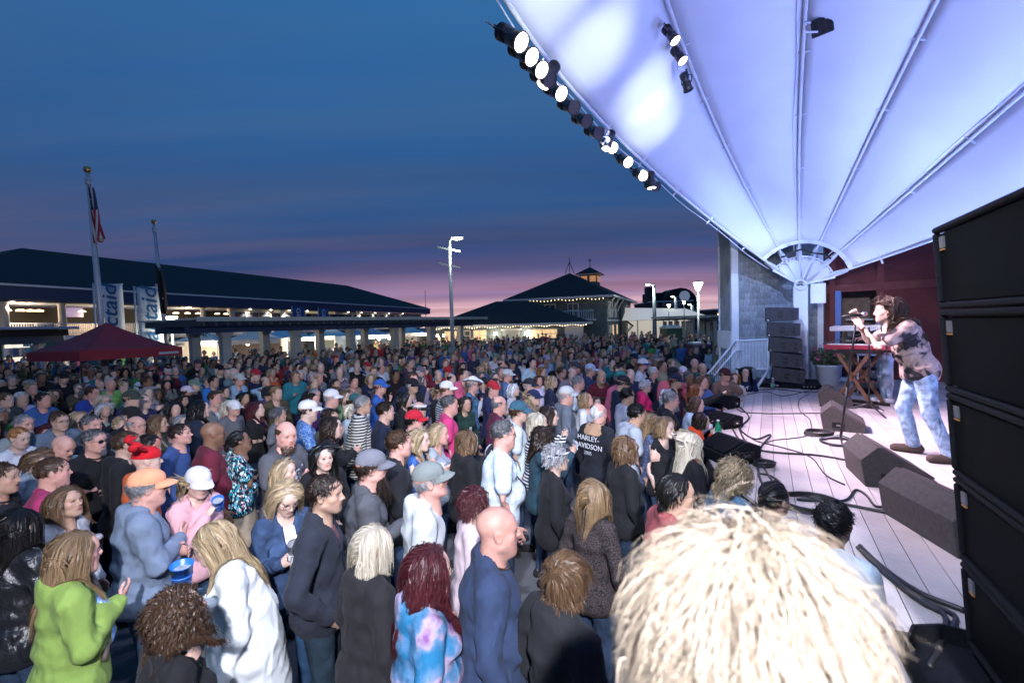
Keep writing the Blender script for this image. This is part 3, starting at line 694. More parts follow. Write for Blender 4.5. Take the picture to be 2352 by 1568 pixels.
# ================================================================== hair, hats, glasses
HC, HR = np.array([0, -.014, .032]), np.array([.079, .099, .090])
def hairline(y, back=-.075, front=.060): return np.interp(y, [-.11, -.05, -.015, .025, .050, .078], [back, back+.01, .000, .016, .036, front])
def hair_np(n=900, length=.25, width=.004, style='down', curl=0., cfreq=60., vol=.010, part=.02, seg=8, seed=0, bald=0., fringe=False, back=-.075, front=.060, grav=1., cap=True, spread=1., jit=.15, tail=None, lenvar=.25, under=False, fclear=False, sb=0., psoft=0., clump=0., capres=2):
    g = np.random.default_rng(seed)
    i = np.arange(n*3)+.5; ph = np.arccos(1-2*i/(n*3)); th = PI*(1+5**.5)*i
    D = np.stack([np.cos(th)*np.sin(ph), np.sin(th)*np.sin(ph), np.cos(ph)], 1)
    P = HC+D*HR
    ok = P[:, 2] > hairline(P[:, 1], back, front)
    if under: ok &= P[:, 2] < .035; cap = False
    if bald: ok &= ~((P[:, 2] > .085-bald*.05) & (P[:, 1] > -.075))
    P, D = P[ok], D[ok]
    sel = g.permutation(len(P))[:n]; P, D = P[sel], D[sel]; n = len(P)
    N_ = D/HR; N_ /= np.linalg.norm(N_, axis=1)[:, None]
    sx = np.sign(P[:, 0]-part) if not psoft else np.tanh((P[:, 0]-part+g.normal(size=n)*psoft+.02*np.sin(P[:, 1]*60))/.02)
    if style == 'down': d = np.stack([sx*.9, -.25-.6*(P[:, 1] < 0)+0*sx, -.5+0*sx], 1)
    elif style == 'back': d = np.stack([.10*sx, -1+0*sx, .05+0*sx], 1)
    elif style == 'fwd': d = np.stack([.25*sx, .8+0*sx, .0*sx], 1)
    elif style == 'side': d = np.stack([.9+0*sx, .25+0*sx, .1+0*sx], 1)
    elif style == 'up': d = N_+np.stack([.3*sx, .4+0*sx, .2+0*sx], 1)
    elif style == 'tail': d = np.array(tail)-P
    d = d+g.normal(size=d.shape)*jit
    if style == 'fwd': d[:, 2] -= .9*(P[:, 2] < .05)
    if style == 'back': d[:, 2] -= 1.3*(P[:, 1] < -.06)+.8*(P[:, 2] < .03)
    d -= N_*np.sum(d*N_, 1)[:, None]*(.9 if style != 'up' else .2); d /= np.linalg.norm(d, axis=1)[:, None]
    L_ = length*(1-lenvar*g.random(n)); ds = (L_/seg)[:, None]
    lay = vol*(.15+.85*g.random(n))
    pts = [P.copy()]; p = P.copy()
    for s in range(seg):
        t = (s+1)/seg
        if style == 'tail':
            to = np.array(tail)-p; dist = np.linalg.norm(to, axis=1)[:, None]
            near = dist < .03
            d = np.where(near, np.array([0, -.25, -1.]), d*.35+to/np.maximum(dist, 1e-3)*.65); d /= np.linalg.norm(d, axis=1)[:, None]
        p = p+d*ds
        q = (p-HC)/(HR+lay[:, None]*min(1, .35+t*1.2)); r = np.linalg.norm(q, axis=1); ins = r < 1
        p[ins] = HC+(q[ins]/r[ins][:, None])*(HR+lay[ins][:, None]*min(1, .35+t*1.2))
        # keep off the face, the neck and the shoulders
        if not fringe:
            fc = (p[:, 1] > .045) & (p[:, 2] < .055) & (np.abs(p[:, 0]) < .062)
            p[fc, 0] = np.where(p[fc, 0] >= 0, 1, -1)*(.062+.012*g.random(fc.sum())); p[fc, 1] -= .01
        if fclear:
            fc = (p[:, 1] > .015) & (p[:, 2] < .075); p[fc, 1] = .015-.02*g.random(fc.sum()); p[fc, 0] = np.where(p[fc, 0] >= 0, 1, -1)*np.maximum(np.abs(p[fc, 0]), .084)
        nk = (np.hypot(p[:, 0], p[:, 1]+.03) < .066+lay) & (p[:, 2] < -.06); rr = np.maximum(np.hypot(p[:, 0], p[:, 1]+.03), 1e-4)
        for a, c in ((0, 0.), (1, -.03)): p[nk, a] = c+(p[nk, a]-c)/rr[nk]*(.066+lay[nk])
        tx = np.clip(p[:, 0], -.15, .15); dy = p[:, 1]+.055+sb; dz = p[:, 2]+.235-.02*np.abs(tx)/.15; rs = np.hypot(dy, dz); rb = .105+lay*.7
        sh = (rs < rb) & (np.abs(p[:, 0]) < .22)
        dyy = np.where(np.abs(dy) < 1e-3, -1e-3, dy); rs = np.maximum(rs, 1e-4)
        p[sh, 1] = -.055-sb+dyy[sh]/rs[sh]*rb[sh]; p[sh, 2] = -.235+.02*np.abs(tx[sh])/.15+dz[sh]/rs[sh]*rb[sh]
        bk = (p[:, 2] < -.2) & (np.abs(p[:, 0]) < .16) & (p[:, 1] < .0) & (p[:, 1] > -.165-sb-lay); p[bk, 1] = np.minimum(p[bk, 1], -.155-sb-lay[bk])
        fr = (p[:, 2] < -.2) & (np.abs(p[:, 0]) < .16) & (p[:, 1] >= .0) & (p[:, 1] < .075+lay) & (sb < .01); p[fr, 1] = .075+lay[fr]
        if style in ('down', 'back'):
            rmx = np.interp(p[:, 2], [-.5, -.28, -.2, .06], [.17+sb*1.6, .155+sb*1.5, .105+sb*.7, .10])+lay*1.25; rr = np.hypot(p[:, 0], p[:, 1]+.025); o_ = (rr > rmx) & (p[:, 2] < .06)
            p[o_, 0] *= rmx[o_]/rr[o_]; p[o_, 1] = -.025+(p[o_, 1]+.025)*rmx[o_]/rr[o_]
        pts.append(p.copy())
        if style != 'tail':
            gr = np.array([0, 0, -1.])*(.9*grav*(.35 if s == 0 else 1))
            d = (pts[-1]-pts[-2]); d /= np.maximum(np.linalg.norm(d, axis=1)[:, None], 1e-6); d = d+gr+g.normal(size=d.shape)*jit*(.10 if curl < .009 else .25); d /= np.linalg.norm(d, axis=1)[:, None]
    A = np.stack(pts, 1)                                        # n, seg+1, 3
    cl = np.round(g.random((n, 1))*26)/26*0+g.uniform(0, 6.3, (n, 1))
    if curl:
        s_ = np.linspace(0, 1, seg+1)[None, :]*L_[:, None]; a = s_*cfreq*(1+.25*g.normal(size=(n, 1)))+cl; am = curl*np.minimum(1, np.linspace(0, 1, seg+1)*2.5)[None, :]
        rad = A-HC; rad /= np.linalg.norm(rad, axis=2)[..., None]; tg = np.gradient(A, axis=1); tg /= np.maximum(np.linalg.norm(tg, axis=2)[..., None], 1e-6); sd = np.cross(tg, rad)
        A = A+rad*(np.cos(a)*am)[..., None]+sd*(np.sin(a)*am)[..., None]
    tg = np.gradient(A, axis=1); rad = A-HC; rad = rad/np.linalg.norm(rad, axis=2)[..., None]
    tw = g.normal(size=(n, 1, 1))*.5
    sd = np.cross(tg, rad); sd /= np.maximum(np.linalg.norm(sd, axis=2)[..., None], 1e-6); sd = sd+rad*tw
    wd = width*(1-.75*np.linspace(0, 1, seg+1)**2)[None, :, None]*(.6+.8*g.random((n, 1, 1)))
    V = np.stack([A-sd*wd/2, A+sd*wd/2], 2).reshape(-1, 3)
    base = (np.arange(n)*(seg+1)*2)[:, None]+(np.arange(seg)*2)[None, :]
    F_ = np.stack([base, base+1, base+3, base+2], 2).reshape(-1, 4)
    if clump: HV = 1+clump*np.sin(P[:, 0]*95+2*np.sin(P[:, 1]*50))*np.cos(P[:, 1]*70+P[:, 2]*45+3*np.sin(P[:, 0]*40))
    else: HV = 1.
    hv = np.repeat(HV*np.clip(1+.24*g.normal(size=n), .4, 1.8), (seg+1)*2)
    if cap:
        b, m = [], []; nu, nv = (40, 26) if capres == 1 else ((22, 15) if capres == 2 else (12, 9)); vv = []
        for a in range(nv+1):
            t = PI*a/nv
            for c in range(nu): q = 2*PI*c/nu; vv.append((math.cos(q)*math.sin(t), math.sin(q)*math.sin(t), math.cos(t)))
        vv = np.array(vv); PV = HC+vv*(HR+.0015); up = PV[:, 2] > hairline(PV[:, 1], back, front)-.004
        if bald: up &= ~((PV[:, 2] > .085-bald*.05) & (PV[:, 1] > -.075))
        ff = []
        for a in range(nv):
            for c in range(nu):
                q = (a*nu+c, (a+1)*nu+c, (a+1)*nu+(c+1) % nu, a*nu+(c+1) % nu)
                if sum(up[list(q)]) >= 3: ff.append(q)
        if ff:
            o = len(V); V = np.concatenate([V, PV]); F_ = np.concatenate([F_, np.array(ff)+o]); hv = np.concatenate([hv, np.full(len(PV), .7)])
    return V, F_, hv
HAIR_KW = {
 'short':   dict(length=.045, style='side', width=.006, vol=.009, back=-.06, jit=.3, seg=3, n=1000),
 'crop':    dict(length=.028, style='fwd', width=.006, vol=.006, back=-.055, jit=.35, seg=2, n=1000),
 'slick':   dict(length=.10, style='back', width=.005, vol=.009, back=-.085, jit=.10, seg=5, n=1000),
 'bob':     dict(length=.24, style='down', width=.006, vol=.026, back=-.08, seg=7, n=1000, jit=.12),
 'shag':    dict(length=.20, style='down', width=.006, vol=.028, back=-.08, seg=7, n=1100, jit=.25, curl=.004, cfreq=50),
 'shoulder': dict(length=.34, style='down', width=.006, vol=.028, seg=8, n=1000, curl=.005, cfreq=28),
 'long':    dict(length=.52, style='down', width=.0065, vol=.026, seg=10, n=1100, curl=.005, cfreq=20),
 'straight': dict(length=.50, style='down', width=.0065, vol=.022, seg=9, n=1100, jit=.08),
 'wavy':    dict(length=.52, style='down', width=.0055, vol=.034, seg=14, n=1300, curl=.012, cfreq=36),
 'curly':   dict(length=.36, style='down', width=.0055, vol=.046, seg=30, n=1000, curl=.012, cfreq=125, jit=.3),
 'mane':    dict(length=.62, style='back', width=.006, vol=.075, seg=30, n=1300, curl=.015, cfreq=70, jit=.25, fclear=True, front=.07, grav=.8, sb=.09),
 'poodle':  dict(length=.13, style='up', width=.006, vol=.03, seg=9, n=1300, curl=.010, cfreq=150, jit=.4, grav=.4),
 'curls':   dict(length=.20, style='down', width=.006, vol=.048, seg=16, n=1100, curl=.011, cfreq=95, jit=.35),
 'perm':    dict(length=.10, style='down', width=.007, vol=.032, seg=6, n=1200, curl=.007, cfreq=90, jit=.4),
 'tail':    dict(length=.36, style='tail', width=.006, vol=.010, seg=9, n=900, tail=(0, -.125, .03), jit=.05, lenvar=.3),
 'bun':     dict(length=.17, style='tail', width=.006, vol=.012, seg=6, n=800, tail=(0, -.09, .09), jit=.06),
 'horseshoe': dict(length=.05, style='back', width=.006, vol=.008, bald=.95, back=-.065, seg=3, n=700, jit=.25),
 'balding': dict(length=.045, style='back', width=.006, vol=.007, bald=.55, back=-.065, seg=3, n=800, jit=.25),
 'boy':     dict(length=.11, style='fwd', width=.006, vol=.020, back=-.085, seg=5, n=1300, jit=.18),
}
HAIRS = {}
def hair_mesh(style, lod=0, seed=0, under=False):
    key = (style, lod, seed, under)
    if key not in HAIRS:
        kw = dict(HAIR_KW[style])
        if lod == 0 and style != 'near': kw['n'] = int(kw['n']*1.3); kw['width'] *= .70; kw['capres'] = 1
        if lod == 1: kw['n'] = int(kw['n']*.40); kw['width'] *= 2.2; kw['seg'] = max(2, int(kw['seg']*.6))
        if lod == 2: kw['n'] = int(kw['n']*.16); kw['width'] *= 3.6; kw['seg'] = max(2, int(kw['seg']*.45)); kw['curl'] = kw.get('curl', 0)*.6
        V, F_, hv = hair_np(seed=seed, under=under, **kw); k_ = np.arange(len(V)); HAIRS[key] = mesh_np('hair', V, F_, MATS['hair'], fattr=hv, smooth=False, hu=(k_ % 2)*(7. if lod < 2 else 3.)+np.repeat(np.random.default_rng(1).uniform(0, 900, len(V)//((kw['seg']+1)*2)+2), (kw['seg']+1)*2)[:len(V)])
    return HAIRS[key]
def beard_mesh(kind, seed=0):
    key = ('beard', kind)
    if key in HAIRS: return HAIRS[key]
    g = np.random.default_rng(seed); n = 700
    ang = g.uniform(-1.25, 1.25, n); zz = g.uniform(-.115, -.045, n)
    ln, w = {'full': (.035, .006), 'long': (.16, .007), 'goatee': (.030, .005), 'tache': (.014, .005)}[kind]
    if kind in ('goatee', 'tache'): ang *= .36
    if kind == 'tache': zz = g.uniform(-.060, -.048, n)
    if kind == 'goatee': zz = np.where(g.random(n) < .4, g.uniform(-.060, -.048, n), g.uniform(-.115, -.085, n))
    mouth = (np.abs(ang) < .42) & (zz > -.082) & (zz < -.056); keep = ~mouth & ~((np.abs(ang) < .5) & (zz > -.049)); ang, zz = ang[keep], zz[keep]; n = len(ang)
    r = .082+.012*np.cos(ang)-.25*np.maximum(0, -zz-.09)
    P = np.stack([np.sin(ang)*r*.70, np.cos(ang)*r*1.04+.0, zz], 1); nrm = np.stack([np.sin(ang), np.cos(ang), -.4+0*ang], 1)
    d = nrm*.45+np.array([0, 0, -1.]); d += g.normal(size=d.shape)*.18; d /= np.linalg.norm(d, axis=1)[:, None]; L_ = ln*(.5+.6*g.random(n))
    L_ = np.where((np.abs(ang) < .45) & (zz > -.06), .010, L_)
    if kind == 'long': L_ *= np.cos(ang*.8)**2+.1
    seg = 4; A = np.stack([P+d*(L_*t)[:, None]+np.array([0, 0, -1.])*(L_*t*t*.3)[:, None]-nrm*.004 for t in np.linspace(0, 1, seg+1)], 1)
    sd = np.cross(d, nrm); sd /= np.linalg.norm(sd, axis=1)[:, None]; wd = w*(1-.7*np.linspace(0, 1, seg+1))[None, :, None]
    V = np.stack([A-sd[:, None]*wd/2, A+sd[:, None]*wd/2], 2).reshape(-1, 3)
    base = (np.arange(n)*(seg+1)*2)[:, None]+(np.arange(seg)*2)[None, :]; F_ = np.stack([base, base+1, base+3, base+2], 2).reshape(-1, 4)
    HAIRS[key] = mesh_np('beard', V, F_, MATS['hair'], fattr=np.repeat(np.clip(1+.3*g.normal(size=n), .4, 1.8), (seg+1)*2), smooth=False); return HAIRS[key]
def dome_np(r, c, zlo, nu=28, nv=10, squash=1.):
    v, f = [], []
    for a in range(nv+1):
        t = (PI/2)*a/nv
        for b in range(nu): q = 2*PI*b/nu; v.append((c[0]+r[0]*math.sin(t)*math.cos(q), c[1]+r[1]*math.sin(t)*math.sin(q), zlo+(c[2]+r[2]*math.cos(t)**squash-zlo)))
    for a in range(nv):
        for b in range(nu): f.append((a*nu+b, (a+1)*nu+b, (a+1)*nu+(b+1) % nu, a*nu+(b+1) % nu))
    return v, f
HATS = {}
def hat_meshes(kind):
    """list of (part name, mesh) in head coordinates"""
    if kind in HATS: return HATS[kind]
    out = []; M_ = MATS['cloth']
    def fin(b, nm, m=M_, sm=True): me_o = b.build(nm, m, smooth=sm); me = me_o.data; bpy.data.objects.remove(me_o); out.append((nm, me))
    if kind in ('cap', 'capback'):
        b = MB(); v, f = dome_np((.091, .110, .098), (0, -.008, .040), .04, squash=.8); b.add(v, f); n = len(b.v); v2, f2 = dome_np((.088, .107, .094), (0, -.008, .040), .04, squash=.8); b.add(v2, [q[::-1] for q in f2])
        b.lathe([(.007, 0), (.007, .006), (.002, .008)], (0, -.008, .137), 8); fin(b, 'crown')
        b = MB(); vs, fs = [], []; nu = 14
        for i in range(nu+1):
            a = PI*(.13+.74*i/nu); x0, y0 = .088*math.cos(a), -.008+.105*math.sin(a); ex = .075*math.sin((a-PI*.13)/(PI*.74)*PI)**.6
            for k, (q, dz) in enumerate(((0, 0), (.5, .004), (1, -.006))):
                xx = x0*(1+.05*q); cz = -.030*(xx/.088)**2
                vs.append((xx, y0+ex*q, .046+dz-cz*-1*q*.8-.012*q))
        for z in (0, -.004): b.add([(p[0], p[1], p[2]+z) for p in vs], [tuple(i*3+k for i, k in ((i, k), (i, k+1), (i+1, k+1), (i+1, k)))[::(1 if z == 0 else -1)] for i in range(nu) for k in range(2)])
        fin(b, 'brim')
    elif kind == 'knit':
        b = MB(); v, f = dome_np((.094, .113, .108), (0, -.012, .030), .03, squash=.7); b.add(v, f); fin(b, 'crown')
        b = MB(); pts = [(.094*math.cos(2*PI*k/24), -.012+.113*math.sin(2*PI*k/24), .034) for k in range(25)]; b.tube(pts, .013, 6, False); fin(b, 'band')
    elif kind == 'cowboy':
        b = MB(); v, f = dome_np((.086, .105, .115), (0, -.01, .055), .05, squash=.45); v = [(p[0], p[1], p[2]-.045*math.exp(-(p[0]/.03)**2)*(p[2] > .12)) for p in v]; b.add(v, f); fin(b, 'crown')
        b = MB(); vs = []; nu = 32
        for k in range(nu):
            a = 2*PI*k/nu
            for q, r in enumerate((.085, .13, .175)): x, y = r*math.cos(a)*.95, -.01+r*math.sin(a)*1.1; vs.append((x, y, .062+(.050*(abs(math.cos(a))**1.6)*q/2*1.1)-.012*(abs(math.sin(a))**2)*q/2))
        for z in (0, -.004): b.add([(p[0], p[1], p[2]+z) for p in vs], [tuple((k % nu)*3+q for k, q in ((k, q), (k, q+1), (k+1, q+1), (k+1, q))) for k in range(nu) for q in range(2)])
        fin(b, 'brim')
    elif kind == 'visor':
        b = MB(); pts = [(.089*math.cos(2*PI*k/24), -.010+.108*math.sin(2*PI*k/24), .060) for k in range(25)]; b.tube(pts, .016, 6, False); fin(b, 'band')
        hat_meshes('cap'); out.append(HATS['cap'][1])
    elif kind == 'headband':
        b = MB(); pts = [(.086*math.cos(2*PI*k/24), -.012+.108*math.sin(2*PI*k/24), .045+.03*math.sin(2*PI*k/24)) for k in range(25)]; b.tube(pts, .020, 6, False); fin(b, 'band', MATS['striped cloth'])
    elif kind == 'lobster':
        b = MB(); v, f = dome_np((.093, .112, .103), (0, -.01, .038), .035, squash=.8); b.add(v, f); v2, f2 = dome_np((.090, .108, .10), (0, -.01, .036), .035, squash=.8); b.add(v2, [q[::-1] for q in f2]); fin(b, 'crown', MATS['cloth'])
        for s in (-1, 1):
            b = MB(); b.tube([(s*.07, -.02, .10), (s*.11, -.05, .13), (s*.15, -.09, .145), (s*.19, -.12, .150)], [.018, .020, .019, .016], 8)
            b.tube([(s*.19, -.12, .150), (s*.23, -.13, .165), (s*.265, -.12, .185), (s*.285, -.10, .20)], [.020, .036, .028, .008], 8); b.tube([(s*.215, -.12, .16), (s*.235, -.09, .175), (s*.25, -.065, .19)], [.016, .016, .006], 8); fin(b, 'claw', MATS['cloth'])
            b = MB(); b.tube([(s*.02, .05, .125), (s*.03, .07, .16), (s*.05, .08, .20)], [.003, .003, .002], 5); fin(b, 'feeler', MATS['plain'])
    HATS[kind] = out; return out
def glasses_mesh(kind='clear'):
    if ('g', kind) in HATS: return HATS[('g', kind)]
    b = MB(); b.cur = 0; r = .0016 if kind == 'clear' else .0022
    for s in (-1, 1):
        pts = [(s*.033+.024*math.cos(2*PI*k/14), .104-.010*abs(math.cos(2*PI*k/14)*.5+s*.5), -.001+.018*math.sin(2*PI*k/14)) for k in range(15)]; b.tube(pts, r, 4, False)
        b.tube([(s*.057, .095, .004), (s*.076, .06, .006), (s*.080, .0, .004), (s*.080, -.012, -.010)], r, 4)
        if kind == 'sun': b.cur = 1; b.add([(p[0], p[1], p[2]) for p in pts[:-1]], [tuple(range(14))]); b.cur = 0
    b.tube([(-.010, .104, .003), (0, .107, .006), (.010, .104, .003)], r, 4)
    o = b.build('glasses', [MATS['wire'], MATS['lens']], smooth=True); HATS[('g', kind)] = o.data; bpy.data.objects.remove(o); return HATS[('g', kind)]

SKIN = {'p': (.52, .33, .255), 'f': (.60, .40, .32), 't': (.44, .27, .19), 'b': (.20, .105, .065), 'r': (.56, .30, .24)}
HAIRC = {'blk': (.008, .007, .007), 'dkb': (.022, .013, .009), 'brn': (.055, .030, .017), 'lbr': (.12, .070, .038), 'dbl': (.20, .13, .07), 'bld': (.34, .25, .145), 'plt': (.50, .44, .34), 'gry': (.24, .24, .25), 'wht': (.52, .52, .54), 'sgr': (.10, .10, .105), 'red': (.22, .070, .025), 'aub': (.060, .012, .016), 'gin': (.30, .14, .05)}
PREF = {}
def person(label, loc, yaw, height=1.72, sex='m', fat=.2, pose='down', top='tee', topc=(.1, .1, .1), topm=None, inner=None, bottom='trousers', botc=(.03, .05, .09), hair='short', hairc='brn', skin='p',
           hat=None, hatc=(.1, .1, .1), brimc=None, glasses=None, beard=None, hy=0., hp=0., hr=0., lod=0, hseed=0, stoop=0., group=None, smile=0., shut=False, stubble=0., shared=False, age=0., hvseed=0, hatrot=0., shoes=None, legj=None):
    """one person: an Empty at the feet > body (> nothing), clothing, hair, hat, glasses"""
    g = Fig(sex, fat, pose, stoop); sc = height/1.75
    if legj: g.legj = legj; g.tagk = 1
    hB, hH, hC, hh = ((.045, .0056, .0160, .0072), (.065, .0112, .029, .0145), (.09, .0195, .045, .024))[lod]
    root = empty('person', loc, yaw, label, 'person', group); root.scale = (sc, sc, sc)
    brow = tuple(min(1, c*.8+.01) for c in HAIRC[hairc]) if hairc not in ('wht', 'plt') else (.25, .22, .2)
    kw = dict(sex=sex, fat=round(fat, 1), seed=hseed, smile=smile, eyes_shut=shut, stubble=stubble, age=age)
    if lod == 0: kw['brow'] = brow
    slv = top in ('long', 'hoodie', 'jacket', 'coat', 'poncho')
    key = (lod, slv, sex, fat, bool(legj), pose, stoop, hy, hp, hr, tuple(sorted(kw.items())))
    if key not in PREF:
        V, F_, T, HM = body_np(g, hB, hH, kw, hy, hp, hr, hh, slv); PREF[key] = (mesh_np('body', V, F_, MATS['skin'], tint=T), HM)
    me, HM = PREF[key]
    b = link('body', me, root); b.color = (*SKIN[skin], 1)
    def cloth(kind, nm, col, m=None, seed=0):
        V, F_ = garment(g, kind, hC*(1.6 if kind in ('trousers', 'skirt', 'inner') else 1.), seed); mk = (nm, kind, g.sex, g.fat, g.pose, g.stoop, hC, seed, m, bool(legj))
        if mk not in PREF: PREF[mk] = mesh_np(nm, V, F_, MATS[m or 'cloth'])
        o = link(nm, PREF[mk], root); o.color = (*col, 1); return o
    nm = {'tee': 'tee_shirt', 'long': 'long_sleeved_top', 'hoodie': 'hoodie', 'jacket': 'jacket', 'tank': 'tank_top', 'poncho': 'poncho', 'coat': 'coat'}[top]
    parts = {'top': cloth(top, nm, topc, topm)}
    if lod < 2 and top in ('tee', 'long'):
        ck = ('band', lod, stoop)
        if ck not in PREF:
            bb_ = MB(); bb_.tube([Vector((.070*math.cos(a), g.neck[1]-.006+.074*math.sin(a), g.neck[2]-.020-.034*max(0, math.sin(a))+.010*max(0, -math.sin(a)))) for a in np.linspace(0, 2*PI, 25)], .0075, 6, False); oo = bb_.build('neck_band', MATS['cloth'], None, True); PREF[ck] = oo.data; bpy.data.objects.remove(oo)
        o = link('neck_band', PREF[ck], parts['top']); o.color = (*(c*.75 for c in topc), 1)
    if inner is not None or top in ('jacket', 'coat'): parts['inner'] = cloth('inner', 'tee_shirt', inner or (.3, .3, .32))
    if bottom: cloth(bottom, bottom, botc, ('worn denim' if legj else 'denim') if bottom == 'trousers' else None)
    if bottom and lod < 2: cloth('shoes', 'shoes', shoes or (.02, .02, .022))
    if hair and not (hat in ('knit', 'lobster')):
        st = hair
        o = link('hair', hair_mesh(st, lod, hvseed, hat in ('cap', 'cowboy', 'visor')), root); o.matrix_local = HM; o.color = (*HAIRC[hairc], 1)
    if beard: o = link('beard', beard_mesh(beard), root); o.matrix_local = HM; o.color = (*HAIRC[hairc], 1)
    if hat:
        ht = None
        for k, (pn, hm) in enumerate(hat_meshes(hat)):
            o = link(pn if k else {'cap': 'cap', 'knit': 'knit_hat', 'cowboy': 'cowboy_hat', 'visor': 'visor', 'headband': 'headband', 'lobster': 'lobster_hat'}[hat], hm, root if k == 0 else ht)
            if k == 0: ht = o; o.matrix_local = HM @ Matrix.Rotation(hatrot, 4, 'Z') @ Matrix.Rotation(-.10, 4, 'X')
            o.color = (*(brimc if (brimc and k) else hatc), 1)
        parts['hat'] = ht
    if glasses:
        o = link('glasses', glasses_mesh('sun' if glasses in ('sun', 'up') else 'clear'), root); o.matrix_local = HM @ (Matrix.Translation((0, -.035, .115)) @ Matrix.Rotation(.5, 4, 'X') if glasses == 'up' else Matrix.Identity(4)); o.color = (.015, .015, .018, 1) if glasses != 'red' else (.25, .02, .03, 1)
    parts['root'] = root; parts['HM'] = HM; parts['g'] = g
    return parts
# ================================================================== STAGE
UA = Vector((math.sin(.515), math.cos(.515), 0)); BA = Vector((math.cos(.515), -math.sin(.515), 0)); ZA = Vector((0, 0, 1))
DECK = 1.15
HUB = at(1838, 655, y=10.842); SPAN, RISE = 12.428, 4.285
PHI = [2.426, 2.03, 1.601, 1.193, .75, .306]
CEN = HUB-UA*SPAN/2
def arch(phi, t, rise=RISE):
    return CEN+UA*(SPAN/2*math.cos(t))+(BA*math.cos(phi)+ZA*math.sin(phi))*(rise*math.sin(t))
white_steel = mat('white painted steel', (.72, .72, .74), .4, var=.06, vscale=5)
membrane_m = mat('white shell membrane', (.80, .80, .82), .55, var=.04, vscale=1.2, bump=.08, bscale=2)
black_paint = mat('black textured paint', (.006, .0065, .009), .6, spec=.15, bump=.5, bscale=180, var=.3, vscale=14)
black_metal = mat('black metal', (.012, .012, .013), .4, metal=.3)
rubber = mat('black rubber', (.012, .012, .013), .5, var=.3, vscale=40)
chrome = mat('bright steel', (.55, .55, .57), .25, metal=1.)

# ---- stage floor: planks
edge_px = [(2080, 1600), (1950, 1335), (1850, 1235), (1740, 1155), (1650, 1088), (1622, 1042), (1636, 990), (1668, 930), (1704, 898), (1760, 878)]
front = [at(u, v, z=DECK).to_2d() for u, v in edge_px]
front = [front[0]+Vector((-.35, -1.2))]+front
far = front[-1]; uu, bb = UA.to_2d(), BA.to_2d()
deck_poly = front+[far+uu*1.6+bb*1.2, far+uu*1.6+bb*9.5, front[0]+bb*9.5-uu*1.5, front[0]-uu*1.5]
def clip_half(poly, n, d):            # keep n.p <= d
    out = []
    for i, p in enumerate(poly):
        q = poly[(i+1) % len(poly)]; a, b = n.dot(p)-d, n.dot(q)-d
        if a <= 0: out.append(p)
        if (a < 0 < b) or (b < 0 < a): out.append(p+(q-p)*(a/(a-b)))
    return out
plank_m = mat('grey-brown deck boards', (.42, .37, .355), .62, var=.16, vscale=3.0, bump=.25, bscale=30)
def groove(m):
    N, L, b = nodes_of(m)
    tc = [n for n in N if n.type == 'TEX_COORD'][0]; mp = N.new('ShaderNodeMapping'); mp.inputs['Rotation'].default_value = (0, 0, .515); L.new(tc.outputs['Object'], mp.inputs[0])
    w = N.new('ShaderNodeTexWave'); w.bands_direction = 'X'; w.inputs['Scale'].default_value = 24; L.new(mp.outputs[0], w.inputs[0])
    bp = N.new('ShaderNodeBump'); bp.inputs['Strength'].default_value = .35; bp.inputs['Distance'].default_value = .004; L.new(w.outputs['Fac'], bp.inputs['Height'])
    old = [n for n in N if n.type == 'BUMP' and n is not bp][0]; L.new(old.outputs[0], bp.inputs['Normal']); L.new(bp.outputs[0], b.inputs['Normal'])
    # each board a slightly different tone
    oi = N.new('ShaderNodeObjectInfo'); mr = N.new('ShaderNodeMapRange'); L.new(oi.outputs['Random'], mr.inputs[0]); mr.inputs[3].default_value = .82; mr.inputs[4].default_value = 1.15
    src = b.inputs['Base Color'].links[0].from_socket; mx = N.new('ShaderNodeMix'); mx.data_type = 'RGBA'; mx.blend_type = 'MULTIPLY'; mx.inputs[0].default_value = 1
    L.new(src, mx.inputs[6]); L.new(mr.outputs[0], mx.inputs[7]); L.new(mx.outputs[2], b.inputs['Base Color'])
groove(plank_m)
b = MB(); b.prism([(p.x, p.y) for p in deck_poly], 0.0, DECK-.03)
stage = tag(b.build('stage_platform', mat('dark stage skirt', (.02, .02, .024), .8, var=.2)), kind='structure')
lo = min(bb.dot(p) for p in deck_poly); hi = max(bb.dot(p) for p in deck_poly); s = lo; PW = .146
while s < hi:
    poly = clip_half(clip_half(list(deck_poly), bb, s+PW-.006), -bb, -s)
    if len(poly) >= 3:
        m_ = MB(); m_.prism([(p.x, p.y) for p in poly], DECK-.028, DECK); m_.build('plank', plank_m, stage)
    s += PW
# ---- landing under the camera (side steps of the stage)
b = MB(); b.box((-.1, -.45, .25), (1.5, 1.0, .5), bev=.01); b.box((.1, -.9, .45), (1.9, .8, .9), bev=.01)
tag(b.build('side_landing', mat('grey landing', (.18, .18, .19), .8, var=.2)), kind='structure')

